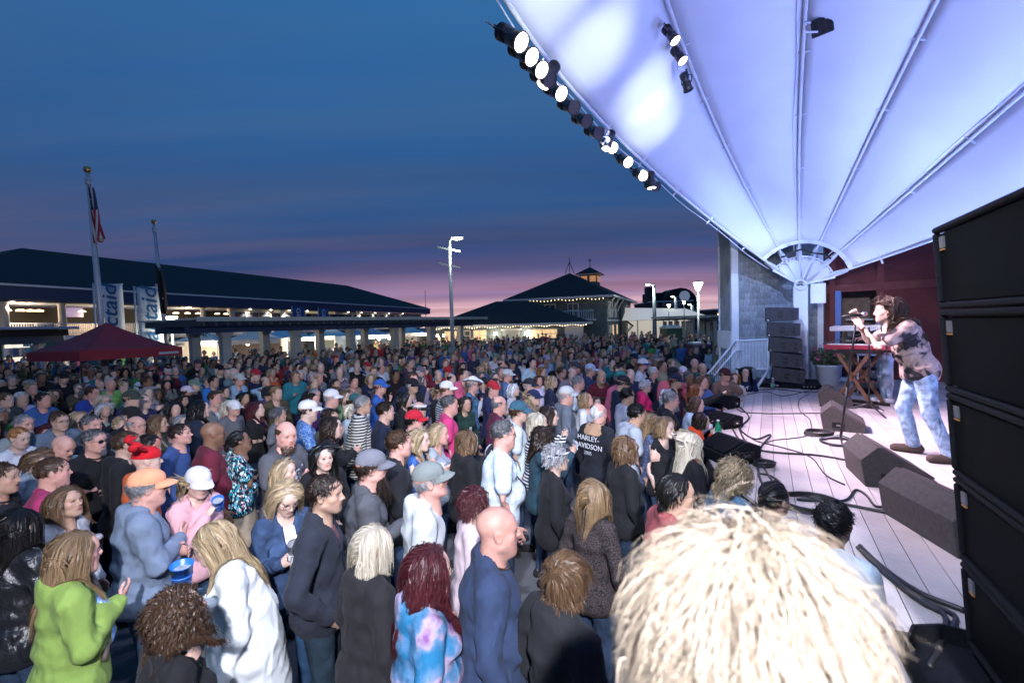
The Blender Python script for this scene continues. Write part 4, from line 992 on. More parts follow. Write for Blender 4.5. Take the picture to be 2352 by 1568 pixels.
# ---- band shell: ribs, membrane, hubs
shell = empty('band_shell', tuple(HUB.xy)+(DECK,), 0, 'white fabric band shell fanned out from a steel hub over the stage', 'band shell')
def w2l(p): return Vector(p)-Vector((HUB.x, HUB.y, DECK))
T0, T1 = .235, PI-.235
for i, ph in enumerate(PHI):
    m_ = MB(); a0 = .14; pts = [w2l(arch(ph, a0+(PI-2*a0)*k/44)) for k in range(45)]; m_.tube(pts, .028, 10); rib = m_.build('rib', white_steel, shell, True)
    # conduit that runs beside the rib
    side = BA*-math.sin(ph)+ZA*math.cos(ph)
    if i in (0, 2, 4): m_ = MB(); m_.tube([w2l(arch(ph, a0+.04+(PI-2*a0-.08)*k/40))+side*(.10+.02*math.sin(k*.9))*(1 if i < 5 else -1) for k in range(41)], .009, 6); m_.build('conduit', white_steel, rib, True)
    for k in range(22):
        t = .24+k*.060
        a, c = w2l(arch(ph, t, RISE+.075)), w2l(arch(ph, t+.050, RISE+.075)); e = (BA*math.cos(ph)+ZA*math.sin(ph))
        off = side*(-.085 if i < 5 else .085)
        m_ = MB(); m_.bar(a+off, c+off, .085, .012, up=e); p = (a+c)/2+off-e*.008; m_.cur = 1; m_.box(p, (.030, .030, .014)); m_.build('batten_plate', [white_steel, black_metal], rib)
        if k % 4 == 2: m_ = MB(); m_.bar(a-side*.12-e*.03, a+side*.12-e*.03, .03, .03); m_.build('clamp_bracket', white_steel, rib)
for i in range(5):
    vs, fs = [], []; nu, nv = 48, 8
    for a in range(nu+1):
        t = T0+(T1-T0)*a/nu
        for c in range(nv+1):
            q = c/nv; A, B = arch(PHI[i], t, RISE+.095), arch(PHI[i+1], t, RISE+.095); p = A.lerp(B, q)
            mid = (p-CEN); mid -= UA*mid.dot(UA); p = p-mid*(.035*math.sin(PI*q))+mid*.055*math.sin(PI*q)*0
            vs.append(w2l(p))
    for a in range(nu):
        for c in range(nv): fs.append((a*(nv+1)+c, a*(nv+1)+c+1, (a+1)*(nv+1)+c+1, (a+1)*(nv+1)+c))
    m_ = MB(); m_.add(vs, fs); o = m_.build('membrane_panel', membrane_m, shell, True)
    sd = o.modifiers.new('thickness', 'SOLIDIFY'); sd.thickness = .006; sd.offset = 1
def hub_fan(c, sgn):
    """fan-shaped gusset at one end of the ribs, its fins, rim and column"""
    org = c-UA*sgn*.04
    def P(phi, r, d=0): return w2l(org+(BA*math.cos(phi)+ZA*math.sin(phi))*r-UA*sgn*d)
    n = 28; lo_, hi_ = PHI[-1]-.10, PHI[0]+.10
    vs = [P(0, 0)]+[P(lo_+(hi_-lo_)*k/n, .66) for k in range(n+1)]
    m_ = MB(); m_.add(vs, [(0, k+1, k+2) for k in range(n)]); fan = m_.build('hub_fan', white_steel, shell); sd = fan.modifiers.new('t', 'SOLIDIFY'); sd.thickness = .02
    m_ = MB(); m_.tube([P(lo_+(hi_-lo_)*k/n, .67, .03) for k in range(n+1)], .020, 6); m_.build('rim', white_steel, fan)
    for k in range(6):
        ph = PHI[k]; m_ = MB(); m_.bar(P(ph, .12, .05), P(ph, .66, .05), .016, .085, up=tuple(UA)); m_.build('fin', white_steel, fan)
        m_ = MB(); m_.tube([P(ph, .60, .0), P(ph, .95, -.02)], [.07, .05], 10); m_.build('rib_socket', white_steel, fan, True)
    for ph in (lo_, hi_): m_ = MB(); m_.bar(P(ph, .05, .03), P(ph, .68, .03), .05, .12, up=tuple(UA)); m_.build('edge_beam', white_steel, fan)
    for k in range(18):
        ph = lo_+(hi_-lo_)*(k+.5)/18; m_ = MB(); m_.box(P(ph, .645, .045), (.02, .02, .02)); m_.build('bolt', chrome, fan)
    m_ = MB(); Mx = Matrix((BA, ZA, UA*-1)).transposed(); m_.lathe([(.13, 0), (.13, .12), (.085, .12), (.085, .01)], P(0, 0), 20, Mx, False); m_.build('hub_ring', white_steel, fan, True)
    # little scalloped apron plates where the membrane is clamped above the fan
    for k in range(5):
        for q in (.28, .72):
            ph = PHI[k]+(PHI[k+1]-PHI[k])*q; r = RISE*math.sin(T0)*math.cos((PHI[k]-PHI[k+1])/2)+.02
            d = w2l(CEN+UA*sgn*(SPAN/2*math.cos(T0)-.03)+(BA*math.cos(ph)+ZA*math.sin(ph))*r); tg_ = BA*-math.sin(ph)+ZA*math.cos(ph)
            m_ = MB(); m_.bar(d-tg_*.12, d+tg_*.12, .012, .09, up=tuple(BA*math.cos(ph)+ZA*math.sin(ph))); m_.build('clamp_plate', white_steel, fan)
    base = w2l(Vector((c.x, c.y, 0)))
    m_ = MB(); m_.box((base.x, base.y, (c.z-.02-DECK)/2-.45), (.30, .26, c.z-.02-DECK+.9), Matrix.Rotation(-.515, 3, 'Z'), bev=.015); m_.build('column', white_steel, shell)
    return fan
hub_fan(HUB, 1); hub_fan(HUB-UA*SPAN, -1)
jb = MB(); p = w2l(HUB+BA*.34+ZA*-.22-UA*.1); jb.box(p, (.30, .12, .46), Matrix.Rotation(-.515, 3, 'Z'), bev=.012); jb.build('junction_box', white_steel, shell)
c_ = MB(); q = w2l(HUB-UA*.22); c_.tube([q+(BA*math.cos(a)+ZA*math.sin(a))*(.78+.03*math.sin(a*9)) for a in np.linspace(2.1, .75, 14)], .022, 6); c_.build('cable_bundle', rubber, shell, True)

# ---- fixtures on the front arch
can_m = mat('black lamp housing', (.03, .032, .04), .38, metal=.2, var=.2, vscale=20)
lens_on = mat('lit lamp lens', (.9, .8, .7), .3, emit=(1, .78, .56), estr=16)
lens_off = mat('dark lamp lens', (.05, .05, .07), .08, spec=.8)
def near_t(ph, u, v):
    best = None
    for k in range(600):
        t = .2+k*.0036; q = proj(arch(ph, t))
        if q[2] < .2: continue
        d = (q[0]-u)**2+(q[1]-v)**2
        if best is None or d < best[0]: best = (d, t)
    return best[1]
def par_can(loc, aim, up, lit, label, size=1., group='lamps hung along the shell front'):
    """stage lamp: housing, front ring, lens, yoke, clamp, safety cable"""
    root = empty('stage_lamp', loc, 0, label, 'stage lamp', group)
    d = (Vector(aim)-Vector(loc)).normalized(); M3 = d.to_track_quat('Z', 'Y').to_matrix(); c = Vector((0, 0, -.24))*size
    b = MB(); b.lathe([(r*size, h*size) for r, h in ((.03, -.24), (.075, -.23), (.085, -.13), (.085, -.10), (.072, -.095), (.072, -.04), (.088, -.035), (.088, .06), (.095, .13))], c, 18, M3); h = b.build('housing', can_m, root, True)
    for k in range(3): b = MB(); b.lathe([(.079*size, 0), (.091*size, 0), (.091*size, .012*size), (.079*size, .012*size)], c+M3 @ Vector((0, 0, (-.15-.03*k)*size)), 16, M3); b.build('cooling_fin', can_m, h)
    b = MB(); b.lathe([(.096*size, .128*size), (.106*size, .128*size), (.106*size, .150*size), (.096*size, .150*size), (.096*size, .128*size)], c, 18, M3, False); b.build('front_ring', can_m, root, True)
    b = MB(); b.lathe([(.001, .138*size), (.092*size, .138*size), (.092*size, .130*size)], c, 18, M3); b.build('lens', lens_on if lit else lens_off, root)
    b = MB(); sx = M3 @ Vector((1, 0, 0)); pts = [c+sx*.10*size, c+sx*.11*size+Vector(up)*.14*size, c+Vector(up)*.20*size, c-sx*.11*size+Vector(up)*.14*size, c-sx*.10*size]; b.tube(pts, .010*size, 6); b.build('yoke', can_m, root)
    b = MB(); b.tube([c+Vector(up)*.20*size, c+Vector(up)*.30*size], .022*size, 8); b.build('clamp', can_m, root)
    b = MB(); k_ = Vector(up)*.22*size; b.tube([c+k_+sx*(.12*math.sin(a))+M3 @ Vector((0, 0, -.16*math.sin(a*.5)))*1 for a in np.linspace(0, 6.2, 12)], .005, 5); b.build('safety_cable', white_steel, root)
    return root
lamp_px = [((1165, 20), 1), ((1180, 68), 1), ((1203, 104), 1), ((1216, 140), 0), ((1250, 172), 1), ((1290, 202), 0), ((1320, 240), 0), ((1350, 268), 0), ((1386, 302), 1), ((1412, 348), 1), ((1447, 384), 1), ((1478, 410), 0)]
names = ['topmost lit', 'second from the top, lit', 'third from top, lit, side on', 'fourth from top, unlit', 'fifth from the top, lit, facing the camera', 'sixth from the top, unlit', 'seventh from the top, unlit', 'eighth from top, unlit, open-fronted', 'ninth from the top, brightly lit', 'tenth from the top, lit, glowing warm', 'eleventh from the top, lit', 'lowest, unlit, with a reddish lens']
LAMPS = []
for ((u, v), lit), nm in zip(lamp_px, names):
    t = near_t(PHI[0], u, v); p = arch(PHI[0], t); dpt = p.y
    loc = p+Vector((.02, -.02, -.10))
    aim = Vector((4.2, 1.6, 1.6)) if lit else Vector((3.4+v*.004, 1.2, 2.0))
    par_can(loc, aim, (BA*math.cos(PHI[0])+ZA*math.sin(PHI[0])), lit, 'black stage lamp on the shell front edge, '+nm, 1.0); LAMPS.append((loc, aim, lit))
for (u, v, lit, nm) in ((1545, 30, 1, 'upper of the two'), (1560, 82, 1, 'lower of the two')):
    t = near_t(PHI[1], u, v); p = arch(PHI[1], t); par_can(p-ZA*.14, (5.2, 4.5, 1.0), (BA*math.cos(PHI[1])+ZA*math.sin(PHI[1])), lit, 'black stage lamp on the second white rib, '+nm, .8, 'lamps hung on the second rib')
# floodlight panel on the third rib
t = near_t(PHI[2], 1848, 45); p = arch(PHI[2], t)
fl = empty('floodlight', p, 0, 'dark square floodlight panel bolted to the middle white rib', 'floodlight')
b = MB(); Mx = Euler((.5, -.15, -.5)).to_matrix(); b.box((.26, -.02, -.12), (.30, .05, .26), Mx, bev=.01); b.build('panel', can_m, fl)
for k in range(3): b = MB(); b.box(Vector((.26, -.02, -.12))+Mx @ Vector((-.095+.095*k, -.03, 0)), (.07, .01, .22), Mx); b.build('grille', black_metal, fl)
b = MB(); b.tube([(0, 0, -.06), (.1, 0, -.05), (.22, 0, .03)], .016, 6); b.tube([(0, 0, -.2), (.1, 0, -.2), (.2, 0, -.2)], .016, 6); b.build('arm', white_steel, fl)

# ---- shingled wing behind the far column
wing = empty('shingled_wing', (6.0, 12.3, 0), 0, 'grey shingled corner wing with white trim behind the speaker stack', 'building')
sh_m = mat('grey cedar shingle', (.26, .28, .30), .85, var=.25, vscale=2.2, bump=.5, bscale=50)
def obj_tone(m, lo_=.75, hi_=1.2):
    N, L, b = nodes_of(m); oi = N.new('ShaderNodeObjectInfo'); mr = N.new('ShaderNodeMapRange'); L.new(oi.outputs['Random'], mr.inputs[0]); mr.inputs[3].default_value = lo_; mr.inputs[4].default_value = hi_
    src = b.inputs['Base Color'].links[0].from_socket; mx = N.new('ShaderNodeMix'); mx.data_type = 'RGBA'; mx.blend_type = 'MULTIPLY'; mx.inputs[0].default_value = 1
    L.new(src, mx.inputs[6]); L.new(mr.outputs[0], mx.inputs[7]); L.new(mx.outputs[2], b.inputs['Base Color'])
obj_tone(sh_m)
trim_m = mat('white painted trim', (.66, .67, .70), .6, var=.08, vscale=4)
CW = Vector((0, 0, 0)); DR = Vector((.87, -.49, 0)); DL = Vector((.2, .98, 0)); WH = 5.6
m_ = MB(); pts = [CW, CW+DR*2.05, CW+DR*2.05+DL*1.8, CW+DL*1.5]; m_.prism([(q.x, q.y) for q in pts], 0, WH); m_.build('wall', mat('dark sheathing', (.06, .06, .065), .9), wing)
def shingles(o, d, w, h0, h1, n, budget):
    """courses of single shingles on one face; the nearest as separate pieces"""
    cw, chh = .155, .165; rest = MB(); cnt = 0; base = None
    for r in range(int((h1-h0)/chh)):
        x = -(.5 if r % 2 else 0)*cw-.02*random.random()
        while x < w-.02:
            ww = cw*random.uniform(.75, 1.2); x0, x1 = max(0, x), min(w, x+ww-.006)
            if x1-x0 > .03:
                z = h0+r*chh; c = o+d*((x0+x1)/2)+n*.012+ZA*(z+chh*.55)
                if cnt < budget and h0+r*chh > 1.0:
                    if base is None:
                        q = MB(); q.box((0, 0, 0), (1, 1, 1)); base = q.build('shingle', sh_m, wing); ob = base
                    else: ob = link('shingle', base.data, wing)
                    ob.location = c; ob.rotation_euler = (.045, 0, math.atan2(d.y, d.x)); ob.scale = (x1-x0, .014, chh*1.12); cnt += 1
                else:
                    rest.box(c, (x1-x0, .014, chh*1.12), Matrix.Rotation(math.atan2(d.y, d.x), 3, 'Z') @ Matrix.Rotation(.045, 3, 'X'))
            x += ww
    if rest.v: tag(rest.build('shingle_courses', sh_m, wing), kind='stuff')
NR = Vector((DR.y, -DR.x, 0)).normalized()*-1
if NR.dot(Vector((-6, -12.3, 0))) < 0: NR = -NR
NL = Vector((-DL.y, DL.x, 0))
if NL.x > 0: NL = -NL
shingles(CW+DR*.14, DR, 1.75, .2, WH, NR, 230); shingles(CW+DL*.16, DL, 1.2, .2, WH, NL, 70)
for (c, w) in ((CW+NR*.02+DR*.05, .16), (CW+NL*.02+DL*.06, .14), (CW+DL*1.42+NL*.02, .10), (CW+DR*1.95+NR*.02, .12)):
    m_ = MB(); d = DR if (c-CW).dot(DR) > .04 and w != .14 else DL; m_.box(c+ZA*WH/2, (w, .05, WH), Matrix.Rotation(math.atan2(d.y, d.x), 3, 'Z')); m_.build('corner_trim', trim_m, wing)
m_ = MB(); m_.box(CW+DL*.8+NL*.03+ZA*2.1, (1.5, .06, .5), Matrix.Rotation(math.atan2(DL.y, DL.x), 3, 'Z')); m_.build('skirt_board', trim_m, wing)
m_ = MB(); ctr = CW+DR*1.4+DL*.8; m_.add([CW+ZA*WH+NR*.2+NL*.2, CW+DR*2.05+ZA*WH+NR*.2, CW+DR*2.05+DL*2+ZA*WH, CW+DL*1.7+ZA*WH+NL*.2, ctr+ZA*(WH+1.1)], [(0, 1, 4), (1, 2, 4), (2, 3, 4), (3, 0, 4)]); m_.build('roof', mat('dark roof shingle', (.03, .033, .04), .9, var=.3, vscale=3), wing)

# ---- stair railing with balusters in front of the wing
rail_m = mat('white metal railing', (.62, .65, .70), .45, var=.06)
rl = empty('stair_railing', (5.3, 11.0, 0), 0, 'white metal stair railing with thin balusters beside the far speakers', 'railing')
def LR(u, v, y): return at(u, v, y=y)-Vector((5.3, 11.0, 0))
A, B, C_, D_ = LR(1690, 783, 11.3), LR(1764, 780, 10.9), LR(1690, 846, 11.3), LR(1764, 848, 10.9)
S0, S1 = LR(1618, 868, 10.2), LR(1618, 910, 10.2)
for nm_, a, c in (('top_rail', A, B), ('bottom_rail', C_, D_), ('top_rail', S0, A), ('bottom_rail', S1, C_)): m_ = MB(); m_.tube([a, c], .026, 8); m_.build(nm_, rail_m, rl, True)
m_ = MB(); m_.tube([LR(1640, 862, 10.35), LR(1688, 806, 11.15), LR(1702, 805, 11.2)], .02, 8); m_.build('handrail', rail_m, rl, True)
for k in range(22): f = (k+.5)/22; m_ = MB(); m_.tube([A.lerp(B, f), C_.lerp(D_, f)], .010, 5); m_.build('baluster', rail_m, rl)
for k in range(16): f = (k+.5)/16; m_ = MB(); m_.tube([S0.lerp(A, f), S1.lerp(C_, f)], .010, 5); m_.build('baluster', rail_m, rl)
for q in (A, B): m_ = MB(); m_.tube([q, Vector((q.x, q.y, 0))], .03, 8); m_.build('post', rail_m, rl)
m_ = MB(); m_.tube([S0, Vector((S0.x, S0.y, 0))], .03, 8); m_.build('post', rail_m, rl)
m_ = MB(); m_.tube([LR(1768, 846, 10.6), LR(1738, 890, 9.9)], .03, 8); m_.build('brace', rail_m, rl, True)
m_ = MB()
for k in range(6): q = S0.lerp(A, (k+.5)/6); m_.box((q.x+.35, q.y+.3, .09+.18*k), (1.0, .34, .18), Matrix.Rotation(-.6, 3, 'Z'))
m_.build('step', mat('grey stair tread', (.2, .2, .21), .8, var=.15), rl)

# ---- dark red side wall of the stage with an open doorway
red_m = mat('dark red boarding', (.12, .022, .024), .75, var=.22, vscale=2.5, bump=.3, bscale=25)
red_t = mat('dark red trim', (.16, .034, .034), .7, var=.15)
W0 = at(1868, 860, y=11.7); W0.z = 0; WD = Vector((.75, -.66, 0)).normalized(); WN = Vector((-WD.y, WD.x, 0))
if WN.dot(W0) > 0: WN = -WN
wl = empty('stage_side_wall', W0, 0, 'dark red panelled wall behind the singer with an open doorway', 'wall')
def wall_px(u, v):      # local (s, z) where a picture ray meets the wall
    r = ray(u, v); n = WN; t = (W0-Vector((0, 0, CAM_Z))).dot(n)/r.dot(n); p = r*t+Vector((0, 0, CAM_Z)); return (p-W0).dot(WD), p.z
s0, zt = wall_px(1921, 668); s1, _ = wall_px(2012, 668)
Mw = Matrix.Rotation(math.atan2(WD.y, WD.x), 3, 'Z')
def wbox(nm, sa, sb, za, zb, th, off, m, par=wl): q = MB(); q.box(WD*((sa+sb)/2)+WN*off+ZA*((za+zb)/2), (sb-sa, th, zb-za), Mw); return q.build(nm, m, par)
wbox('wall_panel', -.6, s0, 0, 9, .12, -.06, red_m); wbox('wall_panel', s1, 12, 0, 9, .12, -.06, red_m); wbox('wall_panel', s0, s1, zt, 9, .12, -.06, red_m)
for (a, c) in ((s0-.14, s0-.02), (s1+.02, s1+.14), (s1+1.9, s1+2.0), (s1+4.4, s1+4.5)): wbox('trim_board', a, c, DECK, 8.9, .03, .018, red_t)
wbox('trim_board', -.6, 12, 3.05+.22, 3.05+.40, .035, .019, red_t); wbox('trim_board', -.6, 12, 5.2, 5.36, .035, .019, red_t)
wbox('door_jamb', s0-.02, s0+.10, DECK, zt, .16, -.02, mat('blue door jamb', (.10, .20, .55), .5))
wbox('back_room_wall', s0-1.2, s1+1.2, 0, zt+.3, .1, -1.6, mat('back room paint', (.30, .22, .20), .8, var=.2), wl)
wbox('shelf', s0+.1, s1-.1, 2.55, 2.60, .4, -1.2, trim_m); wbox('shelf', s0+.1, s1-.1, 2.0, 2.04, .4, -1.2, trim_m)
for k, (c, w, h) in enumerate((((.30, .30, .34), .16, .30), ((.03, .03, .035), .20, .62), ((.35, .05, .06), .14, .12), ((.10, .10, .12), .18, .40))):
    q = MB(); q.box(WD*(s0+.22+k*.19)+WN*-.95+ZA*(2.42-h/2), (w, .12, h), Mw, bev=.03); q.build(('bag', 'black_coat', 'red_case', 'grey_coat')[k], mat('stored cloth %d' % k, c, .9, var=.3), wl)

# ---- speaker stacks
grille_m = mat('speaker grille', (.010, .012, .014), .6, bump=.8, bscale=420, spec=.08)
def grille_holes(m):
    N, L, b = nodes_of(m); tc = [n for n in N if n.type == 'TEX_COORD'][0]; v = N.new('ShaderNodeTexVoronoi'); v.inputs['Scale'].default_value = 170; v.inputs['Randomness'].default_value = .0; L.new(tc.outputs['Object'], v.inputs[0])
    r = N.new('ShaderNodeValToRGB'); L.new(v.outputs['Distance'], r.inputs[0]); r.color_ramp.elements[0].color = (.001, .001, .001, 1); r.color_ramp.elements[1].color = (.0045, .0055, .007, 1); r.color_ramp.elements[0].position = .3; r.color_ramp.elements[1].position = .42; L.new(r.outputs[0], b.inputs['Base Color'])
grille_holes(grille_m)
badge_m = mat('silver badge', (.25, .25, .27), .35, metal=.6); orange_m = mat('orange stripe', (.45, .18, .05), .5)
near_names = ['top', 'second from the top', 'middle', 'second from the bottom', 'bottom']
TL, BL = at(2152, 522, z=3.09), at(2234, 1482, z=1.22)
FD = Vector((-.447, -.894, 0)); FN = Vector((-.894, .447, 0))
for k in range(5):
    a = TL.lerp(BL, k/5); c = TL.lerp(BL, (k+1)/5); hgt = (a.z-c.z); L_ = 1.22; dep = .62
    org = Vector((c.x, c.y, c.z)); tilt = 0
    cab = empty('speaker_cabinet', org, 0, 'black line array speaker cabinet in the near stack, '+near_names[k]+' one', 'speaker', 'near speaker stack')
    UPV = (TL-BL).normalized(); M3 = Matrix((FD, -FN, UPV)).transposed()      # local x along the front, y into the box
    g = (TL-BL).length/5-.004
    b = MB(); b.box(M3 @ Vector((L_/2, dep/2+.02, g/2)), (L_, dep, g), M3, bev=.012); bd = b.build('cabinet_body', black_paint, cab)
    b = MB(); b.box(M3 @ Vector((L_/2, .004, g/2)), (L_-.05, .02, g-.07), M3); b.build('grille', grille_m, cab)
    for (x0, x1, z0, z1) in ((0, L_, 0, .028), (0, L_, g-.028, g), (0, .022, .028, g-.028), (L_-.022, L_, .028, g-.028)):
        b = MB(); b.box(M3 @ Vector(((x0+x1)/2, -.004, (z0+z1)/2)), (x1-x0, .034, z1-z0), M3, bev=.008); b.build('front_frame', black_paint, cab)
    b = MB(); b.box(M3 @ Vector((.075, -.010, g-.075)), (.040, .008, .050), M3); bg_ = b.build('badge', badge_m, cab)
    b = MB(); b.box(M3 @ Vector((.075, -.011, g-.108)), (.040, .008, .006), M3); b.build('stripe', orange_m, bg_)
    b = MB(); hx = -.03; b.tube([M3 @ Vector((0, .06, g*.62)), M3 @ Vector((hx, .06, g*.62)), M3 @ Vector((hx, .06, g*.36)), M3 @ Vector((0, .06, g*.36))], .009, 6); b.build('side_handle', black_metal, cab, True)
BS = at(2205, 1480, z=DECK); base = empty('speaker_riser', (BL.x, BL.y, DECK), 0, 'low black steel base under the near speaker stack', 'speaker base')
b = MB(); M3 = Matrix((FD, -FN, ZA)).transposed(); b.box(M3 @ Vector((.58, .22, .008)), (1.35, 1.0, .014), M3); b.build('base_plate', black_paint, base)
b = MB(); pts = [M3 @ Vector(p) for p in ((1.2, -.26, .055), (.12, -.26, .055), (-.02, -.20, .055), (-.08, -.08, .055), (-.06, .1, .055))]; 
for i in range(4): b.bar(pts[i], pts[i+1], .012, .085)
b.build('base_lip', black_paint, base)

far_names = ['top', 'second from the top', 'middle', 'second from the bottom', 'bottom']
FC = at(1806, 884, z=DECK)
side_m = mat('grey-black cabinet paint', (.038, .038, .042), .6, bump=.4, bscale=160, var=.25, vscale=12)
for k in range(5):
    zb = DECK+.10+(4-k)*.335; cab = empty('speaker_cabinet', (FC.x+.035*(k-4)*.8, FC.y, zb), 0, 'small black speaker cabinet in the far stack, '+far_names[k]+' one', 'speaker', 'far speaker stack')
    M3 = Matrix((BA, UA, ZA)).transposed() @ Matrix.Rotation(R((1.0, 2.0, 4.0, 5.5, 7.0)[k]), 3, 'Y')
    b = MB(); vs = [(-.30, -.45, .005), (.32, -.45, .03), (.32, .45, .03), (-.30, .45, .005), (-.30, -.45, .325), (.32, -.45, .30), (.32, .45, .30), (-.30, .45, .325)]; b.add([M3 @ Vector(v) for v in vs], [(3, 2, 1, 0), (4, 5, 6, 7), (0, 1, 5, 4), (1, 2, 6, 5), (2, 3, 7, 6), (3, 0, 4, 7)]); b.build('cabinet_body', side_m, cab)
    b = MB(); b.box(M3 @ Vector((-.306, 0, .165)), (.016, .86, .29), M3); b.build('grille', grille_m, cab)
    for (x, w) in ((-.02, .10), (.20, .045)):
        for z in (.115, .20): b = MB(); b.box(M3 @ Vector((x, -.452, z)), (w, .012, .06), M3); b.build('handle_recess', black_metal, cab)
    for x in (-.26, .28): b = MB(); b.box(M3 @ Vector((x, -.455, .04)), (.03, .012, .02), M3); b.build('pin', chrome, cab)
fb = empty('speaker_riser', (FC.x, FC.y, DECK), 0, 'flat black base board under the far speaker stack', 'speaker base'); b = MB(); b.box((0, 0, .045), (1.25, 1.1, .09), Matrix.Rotation(-.515, 3, 'Z'), bev=.01); b.build('board', black_paint, fb)
b = MB(); b.box(Matrix.Rotation(-.515, 3, 'Z') @ Vector((-.2, -.556, .05)), (.08, .012, .03), Matrix.Rotation(-.515, 3, 'Z')); b.build('tag_plate', chrome, fb)

# ---- floor monitors
carpet_m = mat('grey carpeted cabinet', (.060, .052, .050), .95, bump=.9, bscale=260, var=.2, vscale=30)
def wedge(loc, yaw, label, s=1., w=.62, m=carpet_m, group='stage monitors', prof=None):
    root = empty('stage_monitor', loc, yaw, label, 'monitor speaker', group)
    pf = prof or [(-.26, 0), (-.30, .26), (-.16, .40), (.30, .10), (.28, 0)]
    b = MB(); n = len(pf); vs = [(-w/2*s, p[0]*s, p[1]*s) for p in pf]+[(w/2*s, p[0]*s, p[1]*s) for p in pf]
    b.add(vs, [tuple(range(n)), tuple(range(2*n-1, n-1, -1))]+[(i, n+i, n+(i+1) % n, (i+1) % n) for i in range(n)]); o = b.build('cabinet_body', m, root)
    bv = o.modifiers.new('b', 'BEVEL'); bv.width = .008; bv.segments = 2
    a, c = Vector((0, pf[2][0]*s, pf[2][1]*s)), Vector((0, pf[3][0]*s, pf[3][1]*s)); d = (c-a); l = d.length; d.normalize(); nn = Vector((0, -d.z, d.y));
    if nn.z < 0: nn = -nn
    M3 = Matrix((Vector((1, 0, 0)), d, nn)).transposed()
    b = MB(); b.box((a+c)/2+nn*.008, ((w-.05)*s, l-.05*s, .02), M3, bev=.006); b.build('grille', grille_m if m is not carpet_m else mat('brown grille', (.07, .055, .055), .8, bump=.8, bscale=300), root)
    for sx in (-1, 1):
        b = MB(); b.box((sx*(w/2*s+.002), -.06*s, .10*s), (.012, .16*s, .09*s)); h = b.build('connector_plate', black_metal, root)
        b = MB(); b.box((sx*(w/2*s+.010), -.06*s, .10*s), (.012, .05*s, .03*s)); b.build('socket', chrome, h)
    return root
def on_deck(u, v): p = at(u, v, z=DECK); return Vector((p.x, p.y, DECK))
wedge(on_deck(2035, 1100), R(-112), 'floor monitor with brown grille at the singer\'s feet, left of the pair', .92, .62)
wedge(Vector((3.05, 3.12, DECK)), R(-98), 'large floor monitor nearest the tall black speaker stack', .92, .78)
wedge(on_deck(1935, 982), R(-125), 'floor monitor with blue lit end panel behind the microphone stand base', .84, .64)
wedge(on_deck(1918, 930), R(-125), 'floor monitor farthest back, behind the blue lit one', .82, .64)
sm = [(-.22, 0), (-.24, .20), (-.06, .26), (.24, .12), (.24, 0)]
wedge(on_deck(1663, 934), R(125), 'small black fill speaker on the stage edge by the pale blue sleeves', .78, .5, black_paint, 'small fill speakers on the stage edge', sm)
wedge(on_deck(1662, 978), R(110), 'small black fill speaker on the stage edge beside the orange hoodie', .75, .5, black_paint, 'small fill speakers on the stage edge', sm)
wedge(on_deck(1672, 1052), R(100), 'small black fill speaker nearest the camera, left on the stage edge', .92, .55, black_paint, 'small fill speakers on the stage edge', sm)

# ---- microphone stands
def ring(c, r, rr, n=28): return [Vector(c)+Vector((r*math.cos(2*PI*k/n), r*math.sin(2*PI*k/n), 0)) for k in range(n+1)]
b2 = on_deck(1996, 950); bs = empty('boom_stand', b2, 0, 'black boom microphone stand with tripod feet before the keyboards', 'microphone stand')
b = MB(); b.tube([(0, 0, .14), (0, 0, 1.35)], .012, 8); b.build('pole', black_metal, bs)
b = MB(); b.tube([(.10, .0, 1.30), (-.75, -.05, 1.12)], .009, 6); b.build('boom_arm', black_metal, bs)
for a in (.4, 2.5, 4.6): b = MB(); b.tube([(0, 0, .16), (.38*math.cos(a), .38*math.sin(a), .015)], .010, 6); b.build('leg', black_metal, bs)
b = MB(); b.tube([(0, 0, .10), (0, 0, .20)], .026, 10); b.build('hub', black_metal, bs)

# ---- keyboards on a wooden stand, mixer rack, flower tub
kl = on_deck(1972, 930); ks = empty('keyboard_stand', kl, R(-58), 'brown folding keyboard stand left of the person in faded jeans', 'stand')
wood_m = mat('dark wood', (.09, .04, .022), .5, var=.3, vscale=10)
for y in (-.22, .22):
    for sx in (-1, 1): b = MB(); b.bar((sx*.30, y, 0), (-sx*.24, y, .92), .05, .03, up=(0, 1, 0)); b.build('leg', wood_m, ks)
    b = MB(); b.bar((-.4, y, .93), (.42, y, .93), .05, .05); b.build('top_bar', black_metal, ks)
    b = MB(); b.bar((-.34, y, .03), (.36, y, .03), .05, .05); b.build('foot_bar', black_metal, ks)
for x in (-.36, .38): b = MB(); b.bar((x, .22, .95), (x-.02, .30, 1.26), .03, .03); b.build('upright', black_metal, ks)
def keyboard(loc, rz, L_, col, label, word=None):
    root = empty('keyboard', loc, rz, label, 'keyboard'); b = MB(); b.box((0, 0, .045), (L_, .30, .08), bev=.012); b.build('case', mat('keyboard case '+label[:6], col, .45, var=.05), root)
    for k in range(int(L_/.03)-4): b = MB(); b.box((-L_/2+.07+k*.03, -.07, .090), (.027, .15, .014)); b.build('key', mat('key white', (.7, .7, .7), .4), root)
    for k in range(5): b = MB(); b.box((-.2+k*.1, .09, .09), (.03, .03, .012)); b.build('knob', black_metal, root)
    if word: lettering(word, .075, mat('grey lettering', (.2, .2, .22), .5), root, (.12, -.152, .045), (PI/2, 0, 0))
    return root
rot = Matrix.Rotation(R(-58), 3, 'Z')
keyboard(kl+rot @ Vector((.1, .0, .955)), R(-58), 1.15, (.26, .025, .05), 'dark red stage keyboard on the wooden stand')
keyboard(kl+rot @ Vector((-.06, .16, 1.27)), R(-42), .80, (.62, .62, .64), 'small white keyboard on the upper tier', 'M-AUDIO')
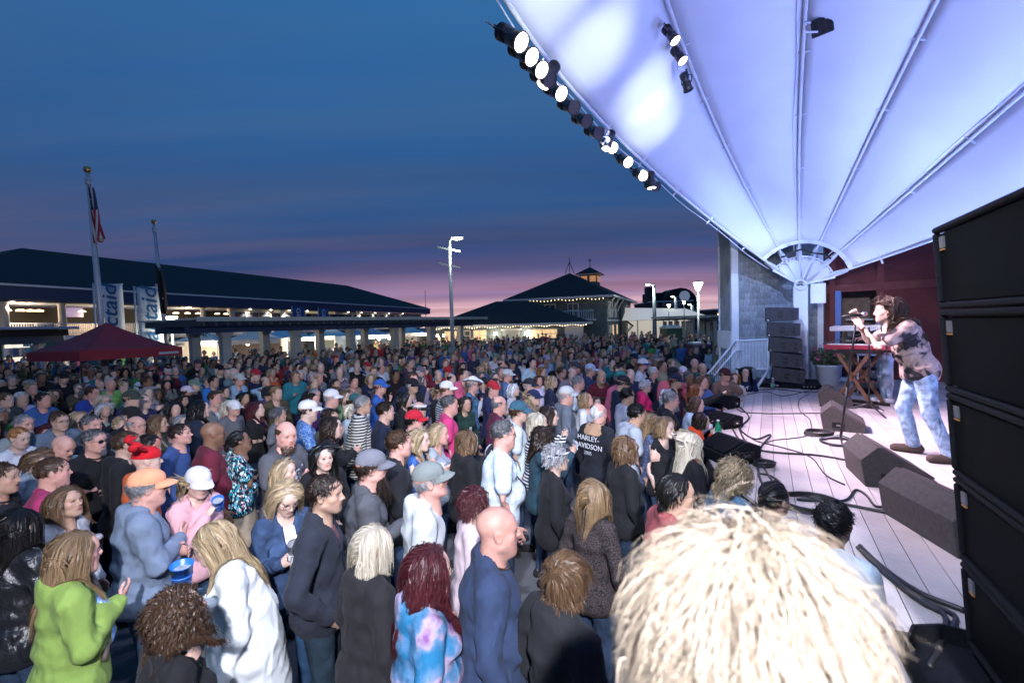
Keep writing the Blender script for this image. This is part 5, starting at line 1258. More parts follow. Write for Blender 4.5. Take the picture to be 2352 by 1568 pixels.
rk = empty('mixer_rack', on_deck(2003, 905), R(-28), 'silver edged equipment rack with cables beneath the red keyboard', 'equipment rack')
b = MB(); b.box((0, .02, .40), (.50, .46, .78)); b.build('case', black_paint, rk)
for (c, d) in (((-.26, -.22, .40), (.03, .03, .80)), ((.26, -.22, .40), (.03, .03, .80)), ((0, -.22, .79), (.55, .03, .03)), ((0, -.22, .015), (.55, .03, .03))): b = MB(); b.box(c, d); b.build('frame_edge', chrome, rk)
b = MB(); b.box((0, -.05, .83), (.54, .44, .06), Matrix.Rotation(.15, 3, 'X'), bev=.01); b.build('mixer', mat('blue grey mixer', (.12, .16, .22), .4), rk)
for r in range(3):
    b = MB(); b.box((0, -.218, .22+.2*r), (.46, .02, .15)); u_ = b.build('rack_unit', mat('rack face', (.03, .03, .035), .4), rk)
    for k in range(8): b = MB(); b.box((-.19+.055*k, -.232, .26+.2*r), (.018, .012, .018)); b.build('indicator', mat('red indicator', (.5, .02, .02), .4, emit=(1, .05, .05), estr=.5) if (k+r) % 3 == 0 else chrome, u_)
for k in range(5): b = MB(); x = -.18+.08*k; b.tube([(x, -.235, .62), (x+.03, -.30, .45), (x-.04, -.29, .28), (x+.05, -.24, .18)], .008, 5); b.build('patch_cable', rubber, rk, True)
tub = empty('flower_tub', on_deck(1903, 884), 0, 'white tub of pink and orange flowers by the side wall', 'plant pot')
b = MB(); b.lathe([(.17, 0), (.19, .02), (.24, .40), (.26, .42), (.26, .46), (.235, .46), (.22, .42)], (0, 0, 0), 22); b.build('tub', mat('white tub', (.55, .55, .57), .5, var=.08), tub, True)
def leaves(n, c, r, size, col, nm, flat=1.):
    V, F_ = [], []
    for k in range(n):
        d = RNG.normal(size=3); d /= np.linalg.norm(d); p = np.array(c)+d*np.array(r)*RNG.random()**.4
        a, q = RNG.normal(size=3), RNG.normal(size=3); a /= np.linalg.norm(a); q -= a*(a @ q); q /= np.linalg.norm(q); s_ = size*RNG.uniform(.6, 1.3); o = len(V)
        V += [p-a*s_, p+q*s_*.45*flat, p+a*s_, p-q*s_*.45*flat]; F_.append((o, o+1, o+2, o+3))
    m_ = MB(); m_.add(V, F_); return m_.build(nm, col, tub)
leaves(700, (0, 0, .62), (.34, .34, .24), .05, mat('flower leaf', (.05, .09, .03), .6, var=.4, vscale=30), 'foliage')
leaves(110, (0, 0, .70), (.36, .36, .24), .032, mat('pink petal', (.55, .06, .22), .6), 'pink_blossoms', 2.); leaves(40, (.1, -.1, .74), (.24, .24, .18), .035, mat('orange petal', (.70, .26, .03), .6), 'orange_blossoms', 2.)

# ---- cables, bottles, pedals on the deck
def cable(pts, r, label, wig=.006, m=rubber, loops=0):
    P = [on_deck(u, v) for u, v in pts]; out = []
    for i in range(len(P)-1):
        for k in range(8):
            t = k/8; p0 = P[max(i-1, 0)]; p1, p2 = P[i], P[i+1]; p3 = P[min(i+2, len(P)-1)]
            q = .5*((2*p1)+(p2-p0)*t+(2*p0-5*p1+4*p2-p3)*t*t+(3*p1-p0-3*p2+p3)*t**3); out.append(q+Vector((random.uniform(-wig, wig)*.3, random.uniform(-wig, wig)*.3, r+.003)))
    out.append(P[-1]+Vector((0, 0, r+.003))); b = MB(); b.tube(out, r, 6); o = b.build('cable', m, None, True); tag(o, label, 'cable', 'cables on the stage floor'); return o
cable([(1975, 1258), (2030, 1310), (2110, 1365), (2215, 1408)], .014, 'thick black cable running along the near stage edge to the speaker base')
cable([(1978, 1270), (2040, 1330), (2110, 1385), (2170, 1420), (2165, 1470), (2135, 1540)], .014, 'black cable curling round the corner of the speaker base')
cable([(1970, 1262), (2035, 1318), (2100, 1372), (2185, 1415), (2190, 1440), (2150, 1500)], .013, 'second black cable beside the curling one near the speaker base')
cable([(1735, 1035), (1790, 1042), (1880, 1048), (1960, 1062)], .011, 'straight black cable crossing the boards to the brown monitor')
cable([(1722, 1005), (1740, 1015), (1800, 1030), (1860, 1050), (1890, 1085), (1905, 1098), (1940, 1115)], .007, 'thin cable winding diagonally over the middle boards')
cable([(1815, 1135), (1880, 1148), (1940, 1152), (1965, 1128), (1990, 1140), (2010, 1165), (2035, 1165)], .010, 'cable with silver connectors before the near monitors')
cable([(1830, 1150), (1900, 1155), (1960, 1165), (2070, 1187)], .012, 'black cable passing behind the dark haired heads')
cable([(1700, 905), (1685, 925), (1700, 945), (1740, 950), (1790, 951), (1890, 950)], .008, 'black cable from the stage edge to the back monitors')
cable([(1690, 930), (1720, 958), (1700, 985), (1715, 1020), (1745, 1050), (1760, 1070)], .012, 'looping black cable among the fill speakers')
cable([(1672, 965), (1690, 1000), (1712, 1030), (1735, 1062), (1745, 1100), (1760, 1130)], .012, 'black cable along the stage lip towards the denim jacket')
cable([(1680, 955), (1702, 990), (1735, 1010), (1770, 1000), (1745, 1035), (1760, 1085), (1790, 1125)], .010, 'tangled black cable left of the straight one')
cable([(1705, 900), (1780, 895), (1850, 902), (1905, 898)], .009, 'black cable lying before the far speaker base')
cable([(1712, 908), (1760, 900), (1800, 910), (1870, 895)], .007, 'thin cable snaking before the far speakers')
cable([(1860, 905), (1835, 920), (1838, 945), (1860, 965), (1855, 1000), (1780, 1012), (1755, 1020)], .006, 'thin cable looping over the boards behind the coil')
cable([(1740, 1090), (1770, 1095), (1800, 1120), (1790, 1140)], .010, 'black cable ending behind the ponytail')
def coil(u, v, r, n, label, turns=5):
    c = on_deck(u, v); b = MB(); pts = []
    for k in range(turns*18): a = 2*PI*k/18; rr = r*(1+.08*math.sin(k*.37)); pts.append(c+Vector((rr*math.cos(a), rr*math.sin(a)*.9, .012+.010*(k/18))))
    b.tube(pts, .008, 5); tag(b.build('cable', rubber, None, True), label, 'cable', 'coiled cables on the stage floor')
coil(1880, 1000, .16, 5, 'coiled black cable beside the blue lit monitor'); coil(1755, 1072, .10, 4, 'small cable coil behind the curly hair'); coil(1860, 1165, .22, 6, 'big coil of cable beyond the black ponytail')
def bottle(p, label, h, m, capm):
    root = empty('bottle', p, 0, label, 'bottle'); b = MB(); r = h*.16; b.lathe([(r*.9, 0), (r, h*.04), (r, h*.58), (r*.75, h*.72), (r*.32, h*.86), (r*.32, h*.93)], (0, 0, 0), 14); b.build('body', m, root, True); b = MB(); b.lathe([(r*.38, h*.93), (r*.38, h)], (0, 0, 0), 10); b.build('lid', capm, root); b = MB(); b.lathe([(r*1.02, h*.25), (r*1.02, h*.48)], (0, 0, 0), 14); b.build('wrapper', mat('bottle wrapper '+label[:5], (.1, .3, .2), .5), root)
bottle(on_deck(1650, 1010), 'green plastic bottle standing beside the orange sleeves', .26, mat('green plastic', (.02, .35, .16), .15, trans=.5), mat('white lid', (.7, .7, .7), .4))
bottle(on_deck(1775, 893), 'clear bottle beside the white brace pole', .24, mat('clear plastic', (.5, .6, .65), .1, trans=.7), mat('white lid', (.7, .7, .7), .4))
pd = empty('stage_box', on_deck(1856, 893), R(-20), 'black cable junction box before the far speakers', 'stage box'); b = MB(); b.box((0, 0, .05), (.30, .18, .10), bev=.01); b.build('box', black_paint, pd)
for k in range(4): b = MB(); b.lathe([(.018, -.01), (.018, .015)], (-.1+.066*k, -.095, .06), 10, Matrix.Rotation(PI/2, 3, 'X')); b.build('socket', chrome, pd)

# ---- stage lighting: lamps of the shell
W_ = (1.0, .80, .72); CW_ = (.74, .80, 1.0)
near = lambda t, ph=PHI[0]: arch(ph, t)-ZA*.25
for i, (loc, aim, lit) in enumerate(LAMPS):
    if lit and i in (2, 4, 8, 10):
        d = (Vector(aim)-Vector(loc)).normalized(); spotlight('front_spot', Vector(loc)+d*.02, (4.9+.3*(i % 3), 4.6+.8*math.sin(i), .9), 2600, (1.0, .75, .92), 52, .7, .05)
# ================================================================== GROUND AND BACKGROUND
gm = mat('grey paving', (.115, .115, .12), .85, var=.22, vscale=.8, bump=.3, bscale=20)
b = MB(); b.box((0, 350, -.25), (1600, 1600, .5)); tag(b.build('ground', gm), kind='structure')
roof_m = mat('dark asphalt roof', (.011, .014, .019), .9, var=.25, vscale=1.5, bump=.4, bscale=8)
navy_m = mat('navy fascia', (.018, .040, .105), .55, var=.1)
cream_m = mat('cream wall', (.55, .52, .47), .7, var=.06)
teal_m = mat('teal wall paint', (.02, .14, .20), .6, var=.1)
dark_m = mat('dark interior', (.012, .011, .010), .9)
glass_m = mat('window glass', (.02, .025, .035), .06, spec=.9)
warm_m = mat('lit window', (.8, .6, .35), .5, emit=(1, .62, .28), estr=.9)
pend_m = mat('pendant glow', (1, .8, .6), .4, emit=(1, .72, .42), estr=5)
down_m = mat('downlight glow', (1, .95, .85), .4, emit=(1, .88, .68), estr=14)
lampw_m = mat('street lamp glow', (1, 1, .9), .4, emit=(.92, 1, .72), estr=26)
orange_g = mat('sodium lamp glow', (1, .6, .3), .4, emit=(1, .45, .12), estr=10)
bulb_m = mat('string bulb glow', (1, .9, .7), .4, emit=(1, .80, .50), estr=6)
pole_m = mat('grey galvanised pole', (.42, .45, .50), .4, metal=.3, var=.08)

# ---- long two-storey casino building on the left
CA = at(0, 700, y=36); CA.z = 0; CB = at(950, 700, y=102); CB.z = 0
CD = (CB-CA).normalized(); CN = Vector((CD.y, -CD.x, 0)); Mc = Matrix.Rotation(math.atan2(CD.y, CD.x), 3, 'Z')
if CN.dot(-CA) < 0: CN = -CN
cas = empty('casino_building', CA, 0, 'long two-storey building with dark hipped roof and lit balcony on the left', 'building')
def s_of(u, off=0.):        # metres along the facade where picture column u crosses it
    r = ray(u, 740); o = CA+CN*off; n = CN; t = o.dot(n)/r.to_3d().dot(n); p = r*t; return (Vector((p.x, p.y, 0))-CA).dot(CD)
def cb(nm, s0, s1, d0, d1, z0, z1, m, par=cas, bev=0): q = MB(); q.box(CD*((s0+s1)/2)-CN*((d0+d1)/2)+ZA*((z0+z1)/2), (s1-s0, abs(d1-d0), z1-z0), Mc, bev); return q.build(nm, m, par)
SE = 72.0; S0c = -16
ze = 7.0
cb('fascia', S0c, SE+3, -.9, -.6, 5.75, ze, navy_m); cb('gutter', S0c, SE+3, -1.0, -.92, ze-.14, ze+.02, trim_m); cb('soffit', S0c, SE+2.8, -.58, 6, 5.62, 5.72, mat('soffit paint', (.10, .12, .16), .7))
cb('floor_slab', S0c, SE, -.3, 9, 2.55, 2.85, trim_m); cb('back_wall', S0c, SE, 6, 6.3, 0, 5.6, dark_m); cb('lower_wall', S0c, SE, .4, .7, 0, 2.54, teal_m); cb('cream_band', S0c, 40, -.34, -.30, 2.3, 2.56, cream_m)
# roof: hip with a long ridge
def CP(s_, d, z): return CD*s_-CN*d+ZA*z
rA, rB = CP(6.5, 9.5, 11.5), CP(58, 9.5, 11.7)
m_ = MB(); m_.add([CP(-4, -1, ze), CP(SE+3, -1, ze), CP(SE+3, 20, ze), CP(-4, 20, ze), rA, rB], [(0, 1, 5, 4), (1, 2, 5), (2, 3, 4, 5), (3, 0, 4)]); m_.build('main_roof', roof_m, cas)
m_ = MB(); m_.add([CP(-24, -1, ze), CP(-4, -1, ze), CP(2, 16, 9.6), CP(-24, 16, 9.6), CP(-24, 30, ze), CP(2, 30, ze)], [(0, 1, 2, 3), (3, 2, 5, 4)]); m_.build('side_roof', roof_m, cas)
# columns, railing, interior of the open balcony
for u in (12, 145, 468, 700): s_ = s_of(u, .1); q = MB(); q.lathe([(.34, 0), (.34, .1), (.28, .15), (.26, 5.5), (.33, 5.55), (.33, 5.66)], CP(s_, -.05, 0), 16); q.build('round_column', cream_m, cas, True)
sr0, sr1 = S0c+2, s_of(470)
rl_ = MB(); rl_.box(CP((sr0+sr1)/2, -.12, 3.90), (sr1-sr0, .08, .08), Mc); rail_o = rl_.build('balcony_railing', trim_m, cas); q = MB(); q.box(CP((sr0+sr1)/2, -.12, 3.0), (sr1-sr0, .06, .06), Mc); q.build('bottom_rail', trim_m, rail_o)
base = None
for k in range(int((sr1-sr0)/.17)):
    if base is None: q = MB(); q.box((0, 0, 0), (.055, .055, .85)); o = base = q.build('baluster', trim_m, rail_o)
    else: o = link('baluster', base.data, rail_o)
    o.location = CP(sr0+k*.17, -.12, 3.45); o.rotation_euler = (0, 0, math.atan2(CD.y, CD.x))
for u in (48, 72, 18, 92, 190, 405, 432, 456, 500, 520, 545, 580): s_ = s_of(u, -3); q = MB(); q.lathe([(.30, 0), (.26, .10), (.05, .16)], CP(s_, 3, 5.05), 12); q.build('pendant_lamp', pend_m, cas)
s_ = s_of(170, -4); cb('television', s_-.8, s_+.8, 4, 4.1, 4.6, 5.5, mat('television picture', (.1, .1, .2), .3, emit=(.35, .22, .55), estr=.35))
cb('bar_counter', s_of(110, -4), s_of(300, -4), 3.6, 4.4, 2.85, 4.0, mat('bar front', (.35, .30, .26), .6, var=.2))
cb('phone_sign', s_of(78), s_of(118), -.26, -.22, 2.95, 3.85, mat('white sign board', (.55, .55, .57), .5))
def fac_text(s, size, m, u, z, off, par=cas, vert=False, bold=0.):
    M = Matrix((CD, ZA, CN)).transposed()
    if vert: M = M @ Matrix.Rotation(PI/2, 3, 'Z')
    p = CP(s_of(u), off, z); return lettering(s, size, m, par, None, mtx=Matrix.Translation(p) @ M.to_4x4(), bold=bold)
dk_l = mat('dark lettering', (.03, .03, .04), .6)
fac_text('15-929-0860', .42, dk_l, 97, 3.68, -.28); fac_text('COVERED OUTSIDE', .22, mat('red lettering', (.35, .03, .03), .6), 97, 3.38, -.28); fac_text('NEW DINING', .26, dk_l, 97, 3.10, -.28)
# glazed upper floor to the right of the balcony: windows one by one
sw0 = s_of(535); nwin = 0; s_ = sw0
cb('sill_wall', sw0-.5, SE, .0, .3, 2.85, 3.35, cream_m); cb('head_wall', sw0-.5, SE, .0, .3, 5.2, 5.6, cream_m)
while s_ < SE-1.5:
    w = 2.05; win = cb('window', s_+.05, s_+w-.05, .12, .16, 3.35, 5.2, glass_m); nwin += 1
    cb('mullion', s_-.05, s_+.05, -.02, .2, 3.35, 5.2, mat('warm wood mullion', (.34, .24, .15), .5), win)
    if nwin % 4 == 1: cb('pilaster', s_-.45, s_+.25, -.10, .02, 2.85, 5.6, cream_m)
    s_ += w
cb('sign_band', s_of(630), s_of(770), -.05, -.02, 5.25, 5.6, mat('sign band', (.5, .42, .3), .6, emit=(1, .8, .5), estr=.25)); fac_text('CASINO MINI GOLF', .40, dk_l, 665, 5.42, -.07); fac_text('ARCADE', .40, dk_l, 760, 5.42, -.07)
fac_text('CASINO', .9, mat('pale window lettering', (.5, .5, .5), .6), 915, 3.85, -.08)
for k, (u, v) in enumerate(((30, 680), (435, 697), (575, 692), (622, 693), (664, 695), (706, 697), (748, 699), (800, 702), (830, 704), (862, 706), (893, 708), (925, 711))):
    s_ = s_of(u, .4); q = MB(); q.lathe([(.15, 0), (.15, .05)], CP(s_, -.5, 5.56), 10); q.build('downlight', down_m, cas)
    if k in (0, 1, 2, 3, 4, 6, 8, 9, 10): p = CA+CP(s_, -.45, 5.4); l = spotlight('soffit_light', p, p+Vector((0, 0, -3))-CN*.6, 2200, (1, .80, .55), 120, .6, .1)
for (u0, u1, word) in ((672, 700, 'GEICO'), (732, 755, 'GEICO')):
    bn = empty('banner', CA+CP(s_of((u0+u1)/2, 1.2), -1.2, 0), 0, 'narrow blue banner on the upper front of the long building, '+('left' if u0 == 672 else 'right')+' one', 'banner', 'blue banners on the long building')
    wd_ = s_of(u1, 1.2)-s_of(u0, 1.2); q = MB(); q.box((0, 0, 4.4), (wd_, .03, 3.4), Mc); q.build('cloth', mat('blue banner cloth', (.03, .10, .28), .7, var=.1), bn)
    M = Matrix((CD, ZA, CN)).transposed() @ Matrix.Rotation(-PI/2, 3, 'Z'); lettering(word, 1.15, mat('white lettering', (.7, .7, .72), .6), bn, None, mtx=Matrix.Translation(CN*.03+ZA*4.2) @ M.to_4x4(), bold=.01)
    q = MB(); q.tube([CD*(-wd_/2), CD*(-wd_/2)+ZA*6.2], .05, 6); q.build('pole', pole_m, bn)
# bright shop under the balcony
cb('shop_window', s_of(8, .5), s_of(66, .5), -.45, -.40, .7, 2.2, mat('lit shop front', (.7, .65, .6), .5, var=.5, vscale=3, emit=(1, .88, .72), estr=.9), cas)
cb('shop_sign', s_of(50, .5), s_of(90, .5), -.50, -.46, 2.02, 2.36, mat('shop sign blue', (.05, .14, .25), .5)); fac_text('Life is B', .36, mat('white lettering', (.7, .7, .72), .6), 72, 2.19, -.52)
for k, c in enumerate(((.6, .6, .62), (.05, .12, .3), (.55, .5, .5), (.1, .25, .4))): s_ = s_of(14+14*k, .55); cb('hanging_shirt', s_-.28, s_+.28, -.56, -.52, 1.2, 1.95, mat('shirt display %d' % k, c, .8))
pz = CA+CP(s_of(40, 2), -2.5, 2.2); spotlight('shop_light', pz, pz+Vector((0, -2, -1.6)), 160, (1, .85, .65), 150, .7, .3)

for u in (60, 250, 430): l = bpy.data.lights.new('balcony_glow', 'POINT'); l.energy = 650; l.color = (1, .72, .45); l.shadow_soft_size = .3; o = bpy.data.objects.new('balcony_glow', l); COL.objects.link(o); o.location = CA+CP(s_of(u, -2.5), 2.5, 4.7)
# ---- dark kiosk roof at the far left edge
kq = empty('kiosk_roof', at(-40, 760, y=16), 0, 'dark kiosk roof with blue lit edge at the left picture border', 'kiosk'); kz = kq.location.z; kq.location.z = 0
b = MB(); b.box((.3, 0, kz+.05), (3.4, 3.0, .10), bev=.02); b.build('roof_slab', mat('pale roof edge', (.25, .30, .42), .5), kq)
b = MB(); b.box((.2, 0, kz-.12), (3.0, 2.7, .22)); b.build('fascia', roof_m, kq); b = MB(); b.box((.1, 0, kz-.36), (2.9, 2.6, .26)); b.build('beam', navy_m, kq)
for sx in (-1.0, .9): b = MB(); b.box((sx, 1.0, kz/2-.25), (.2, .2, kz-.5)); b.build('post', trim_m, kq)
b = MB(); b.box((.4, -1.33, kz-.33), (1.9, .03, .03)); b.build('light_strip', mat('blue strip glow', (.3, .4, 1), .4, emit=(.25, .35, 1), estr=2.5), kq)

# ---- flagpoles
def cloth_sheet(f, nu, nv, m, nm, par, mats=None, matfn=None):
    q = MB(); q.add([f(i/nu, j/nv) for i in range(nu+1) for j in range(nv+1)], [(i*(nv+1)+j, (i+1)*(nv+1)+j, (i+1)*(nv+1)+j+1, i*(nv+1)+j+1) for i in range(nu) for j in range(nv)])
    if matfn: q.m = [matfn(i/nu, j/nv) for i in range(nu) for j in range(nv)]
    o = q.build(nm, mats or m, par, True); sd = o.modifiers.new('t', 'SOLIDIFY'); sd.thickness = .01; return o
gold_m = mat('brass ball', (.5, .33, .12), .3, metal=.9)
fr_, fw_, fb_ = mat('flag red', (.28, .02, .035), .8), mat('flag white', (.50, .48, .50), .8), mat('flag blue', (.012, .02, .09), .8)
def flagpole(top, basepx, y, label):
    T = at(*top, y=y); B = at(*basepx, y=y); B = T+(B-T)*((T.z)/(T.z-B.z)); root = empty('flagpole', (B.x, B.y, 0), 0, label, 'flagpole'); t = T-Vector((B.x, B.y, 0))
    q = MB(); q.tube([(0, 0, 0), t*.5, t], [.105, .09, .055], 12); q.build('pole', pole_m, root, True); q = MB(); q.lathe([(.02, -.13), (.085, -.08), (.11, 0), (.085, .08), (.02, .11)], t+ZA*.08, 12); q.build('finial', gold_m, root, True)
    q = MB(); q.lathe([(.075, 0), (.085, .05), (.085, .22), (.05, .26)], t-ZA*.42, 12); q.build('truck', pole_m, root, True)
    q = MB(); q.tube([t*.12+Vector((.1, 0, 0)), t*.95+Vector((.06, 0, 0))], .008, 5); q.build('halyard', rubber, root)
    return root, t
f1, t1 = flagpole((201, 395), (238, 800), 15, 'tall aluminium flagpole beside the red canopy, the left one')
fl1 = empty('flag', at(204, 430, y=15), 0, 'limp American stars and stripes flag on the left pole', 'flag')
def flag_f(i, j):   # i down, j across folds
    z = -1.85*i*(1-.1*j); w = (.06+.26*i*(1-.35*i)); return Vector((.04+.42*i*.55*.4+j*w*.9+.05*math.sin(j*9+i*4)*i, .10*math.sin(j*11+i*3), z))
cloth_sheet(flag_f, 26, 13, None, 'cloth', fl1, [fr_, fw_, fb_], lambda i, j: 2 if i < .42 and j < .8 else (0 if int(j*13) % 2 == 0 else 1))
for k in range(14): q = MB(); p = flag_f(.08+.32*random.random(), .1+.6*random.random()); q.box(p-Vector((0, .03, 0)), (.03, .02, .03), Euler((0, .6, 0)).to_matrix()); q.build('star', fw_, fl1)
f2, t2 = flagpole((353, 513), (384, 800), 22, 'aluminium flagpole in front of the right white banner')
fl2 = empty('flag', at(356, 610, y=21.9), 0, 'limp black flag with small white emblem on the right pole', 'flag')
def flag2_f(i, j): w = .10+.75*i*(1-.45*i); return Vector((.05+j*w*.75+.06*math.sin(j*8+i*5)*i+.08*i, .16*math.sin(j*9+i*2), -2.35*i*(1-.12*abs(j-.6))))
cloth_sheet(flag2_f, 20, 9, mat('black flag cloth', (.008, .008, .010), .8), 'cloth', fl2)
for (i, j, s_) in ((.42, .55, .16), (.52, .5, .10), (.64, .25, .07), (.68, .7, .10)): q = MB(); p = flag2_f(i, j); q.box(p-Vector((0, .22, 0)), (s_*.6, .02, s_)); q.build('emblem', fw_, fl2)

# ---- two white banners with blue lettering
def vbanner(u0, v0, u1, v1, y, label, mirror=False):
    A, B = at(u0, v0, y=y), at(u1, v1, y=y); root = empty('banner', (A.x, A.y, 0), 0, label, 'banner', 'white banners with blue lettering'); w, zt, zb = B.x-A.x, A.z, B.z
    cl = cloth_sheet(lambda i, j: Vector((.12+j*(w-.14), .012*math.sin(j*5+i*3), zt-(zt-zb)*i)), 10, 6, mat('white banner cloth', (.74, .77, .80), .7, var=.06), 'cloth', root)
    q = MB(); q.tube([(0, 0, 0), (0, 0, zt+.1)], .045, 8); q.tube([(0, 0, zt+.02), (w, 0, zt+.02)], .025, 6); q.build('pole', pole_m, root, True)
    lt = mat('banner blue lettering', (.03, .12, .28), .6); h = zt-zb
    lettering('Lactaid', h*.37, lt, root, (w*.60, -.11, zb+h*.47), (PI/2, 0, 0), shear=.22, bold=.014).rotation_euler = Euler((0, -PI/2, 0)).to_matrix().to_4x4().to_euler() if False else (PI/2, -PI/2, 0)
    if mirror: lettering('290', h*.16, mat('faint lettering', (.38, .42, .48), .7), root, (w*.22, -.11, zb+h*.55), (PI/2, -PI/2, 0))
    return root
vbanner(214, 655, 290, 790, 24, 'white vertical banner with blue lettering, left one behind the left flagpole'); vbanner(308, 661, 379, 800, 24, 'white vertical banner with blue lettering, right one behind the right flagpole', True)

# ---- red pop-up canopy
rc = empty('pop_up_canopy', (-12.7, 14.3, 0), 0, 'dark red pop-up canopy standing in the crowd on the left', 'canopy tent'); red_c = mat('red canopy cloth', (.24, .016, .028), .7, var=.12, vscale=2, bump=.3, bscale=5)
cr = [Vector((.95, -2.2, 2.28)), Vector((2.2, .95, 2.26)), Vector((-.95, 2.2, 2.26)), Vector((-2.2, -.95, 2.26))]; cr = [Vector((c.x*.8, c.y*.8, c.z)) for c in cr]; pk = Vector((0, 0, 3.12))
for k in range(4):
    A, B = cr[k], cr[(k+1) % 4]; q = MB(); n = 8; vs = []
    for i in range(n+1):
        for j in range(n+1): p = pk.lerp(A.lerp(B, j/n), i/n); p = p-ZA*(.16*math.sin(PI*i/n)*.8+.0)+ZA*.06*math.sin(PI*i/n)*abs(2*j/n-1); vs.append(p)
    q.add(vs, [(i*(n+1)+j, (i+1)*(n+1)+j, (i+1)*(n+1)+j+1, i*(n+1)+j+1) for i in range(n) for j in range(n)]); o = q.build('roof_panel', red_c, rc, True); o.modifiers.new('t', 'SOLIDIFY').thickness = .008
    q = MB(); q.add([A, B, B-ZA*.26, A-ZA*.26], [(0, 1, 2, 3)]); o = q.build('valance', red_c, rc); o.modifiers.new('t', 'SOLIDIFY').thickness = .008
    q = MB(); q.tube([A*.97-ZA*.02, Vector((A.x*.97, A.y*.97, 0))], .025, 6); q.build('leg', black_metal, rc)
q = MB(); A, B = cr[0], cr[1]; d = (B-A).normalized(); p = A.lerp(B, .85)-ZA*.16; q.box(p+Vector((d.y, -d.x, 0))*.012, (.6, .012, .07), Matrix.Rotation(math.atan2(d.y, d.x), 3, 'Z')); q.build('maker_label', mat('pale label', (.4, .4, .45), .6), rc)

# ---- pergola
PA = Vector((-12.9, 18.7, 0)); PB = Vector((-3.0, 35.0, 0)); PD = (PB-PA).normalized(); PN = Vector((PD.y, -PD.x, 0))
if PN.dot(-PA) < 0: PN = -PN
Mp = Matrix.Rotation(math.atan2(PD.y, PD.x), 3, 'Z'); PL = (PB-PA).length
pg = empty('pergola', PA, 0, 'long grey pergola with square columns across the middle of the crowd', 'pergola'); pg_m = mat('grey pergola paint', (.36, .38, .37), .6, var=.1)
pgd = mat('dark pergola beam', (.05, .06, .07), .7, var=.15)
def pb(nm, s0, s1, n0, n1, z0, z1, m): q = MB(); q.box(PD*((s0+s1)/2)-PN*((n0+n1)/2)+ZA*((z0+z1)/2), (s1-s0, abs(n1-n0), z1-z0), Mp); return q.build(nm, m, pg)
for k in range(6):
    s_ = 1.2+k*(PL-2.4)/5
    for n_ in (.3, 3.0): pb('column', s_-.18, s_+.18, n_-.18, n_+.18, 0, 2.66, pg_m); pb('capital', s_-.24, s_+.24, n_-.24, n_+.24, 2.60, 2.70, pg_m)
for n_ in (.2, 2.9): pb('beam', -.3, PL+.3, n_-.03, n_+.21, 2.70, 2.98, navy_m)
for k in range(44): s_ = -.2+k*(PL+.4)/43; pb('rafter', s_-.05, s_+.05, -1.0, 4.2, 2.98, 3.25, pgd)
for k in range(7): n_ = -1.0+k*.86; pb('purlin', -.5, PL+.5, n_-.04, n_+.04, 3.25, 3.32, pg_m)
pb('edge_board', -.5, PL+.5, -1.10, -1.04, 3.16, 3.34, pg_m)

# ---- market tents beyond the pergola
def tent(u, y, w, col, label, word=None, wcol=None, hv=2.2, hp=3.1, emit=0.):
    p = at(u, 780, y=y); root = empty('market_tent', (p.x, y, 0), R(20), label, 'tent', 'market tents behind the pergola'); cm = mat('tent cloth '+label[:9], col, .7, var=.08, vscale=1.5, bump=.2, bscale=4)
    h = w/2; c4 = [Vector((-h, -h, hv)), Vector((h, -h, hv)), Vector((h, h, hv)), Vector((-h, h, hv))]; pk = Vector((0, 0, hp))
    for k in range(4):
        A, B = c4[k], c4[(k+1) % 4]; q = MB(); n = 6; vs = [pk.lerp(A.lerp(B, j/n), i/n)-ZA*(.22*math.sin(PI*i/n)) for i in range(n+1) for j in range(n+1)]
        q.add(vs, [(i*(n+1)+j, (i+1)*(n+1)+j, (i+1)*(n+1)+j+1, i*(n+1)+j+1) for i in range(n) for j in range(n)]); q.build('roof_panel', cm, root, True)
        q = MB(); q.add([A, B, B-ZA*.3, A-ZA*.3], [(0, 1, 2, 3)]); q.build('valance', cm, root); q = MB(); q.tube([A, Vector((A.x, A.y, 0))], .03, 6); q.build('leg', pole_m, root)
        if k in (1, 2): q = MB(); q.add([A-ZA*.25, B-ZA*.25, Vector((B.x, B.y, .1)), Vector((A.x, A.y, .1))], [(0, 1, 2, 3)]); q.build('side_wall', cm, root)
    if word: lettering(word, .62, mat('tent lettering '+word, wcol, .6), root, (0, -h*.56, hv+.42), (R(62), 0, 0), bold=.006); lettering(word, .26, mat('tent lettering '+word, wcol, .6), root, (-h*.5, -h-.012, hv-.15), (PI/2, 0, 0))
    return root
tent(463, 30, 3.0, (.62, .60, .55), 'white peaked tent with dark lettering left of the second column', 'bark', (.03, .03, .03)); tent(585, 31, 3.6, (.66, .58, .54), 'warm white peaked tent with an orange emblem by the pergola')
tent(655, 36, 4.6, (.50, .58, .64), 'pale blue tent with hanging sides behind the pergola middle'); tent(755, 38, 4.4, (.58, .66, .64), 'pale green-white tent right of the middle column')
tent(840, 37, 4.6, (.30, .42, .56), 'light blue tent with company lettering under the pergola', 'GEICO', (.03, .09, .25)); tent(935, 42, 4.0, (.55, .60, .64), 'grey-white tent near the right end of the pergola')
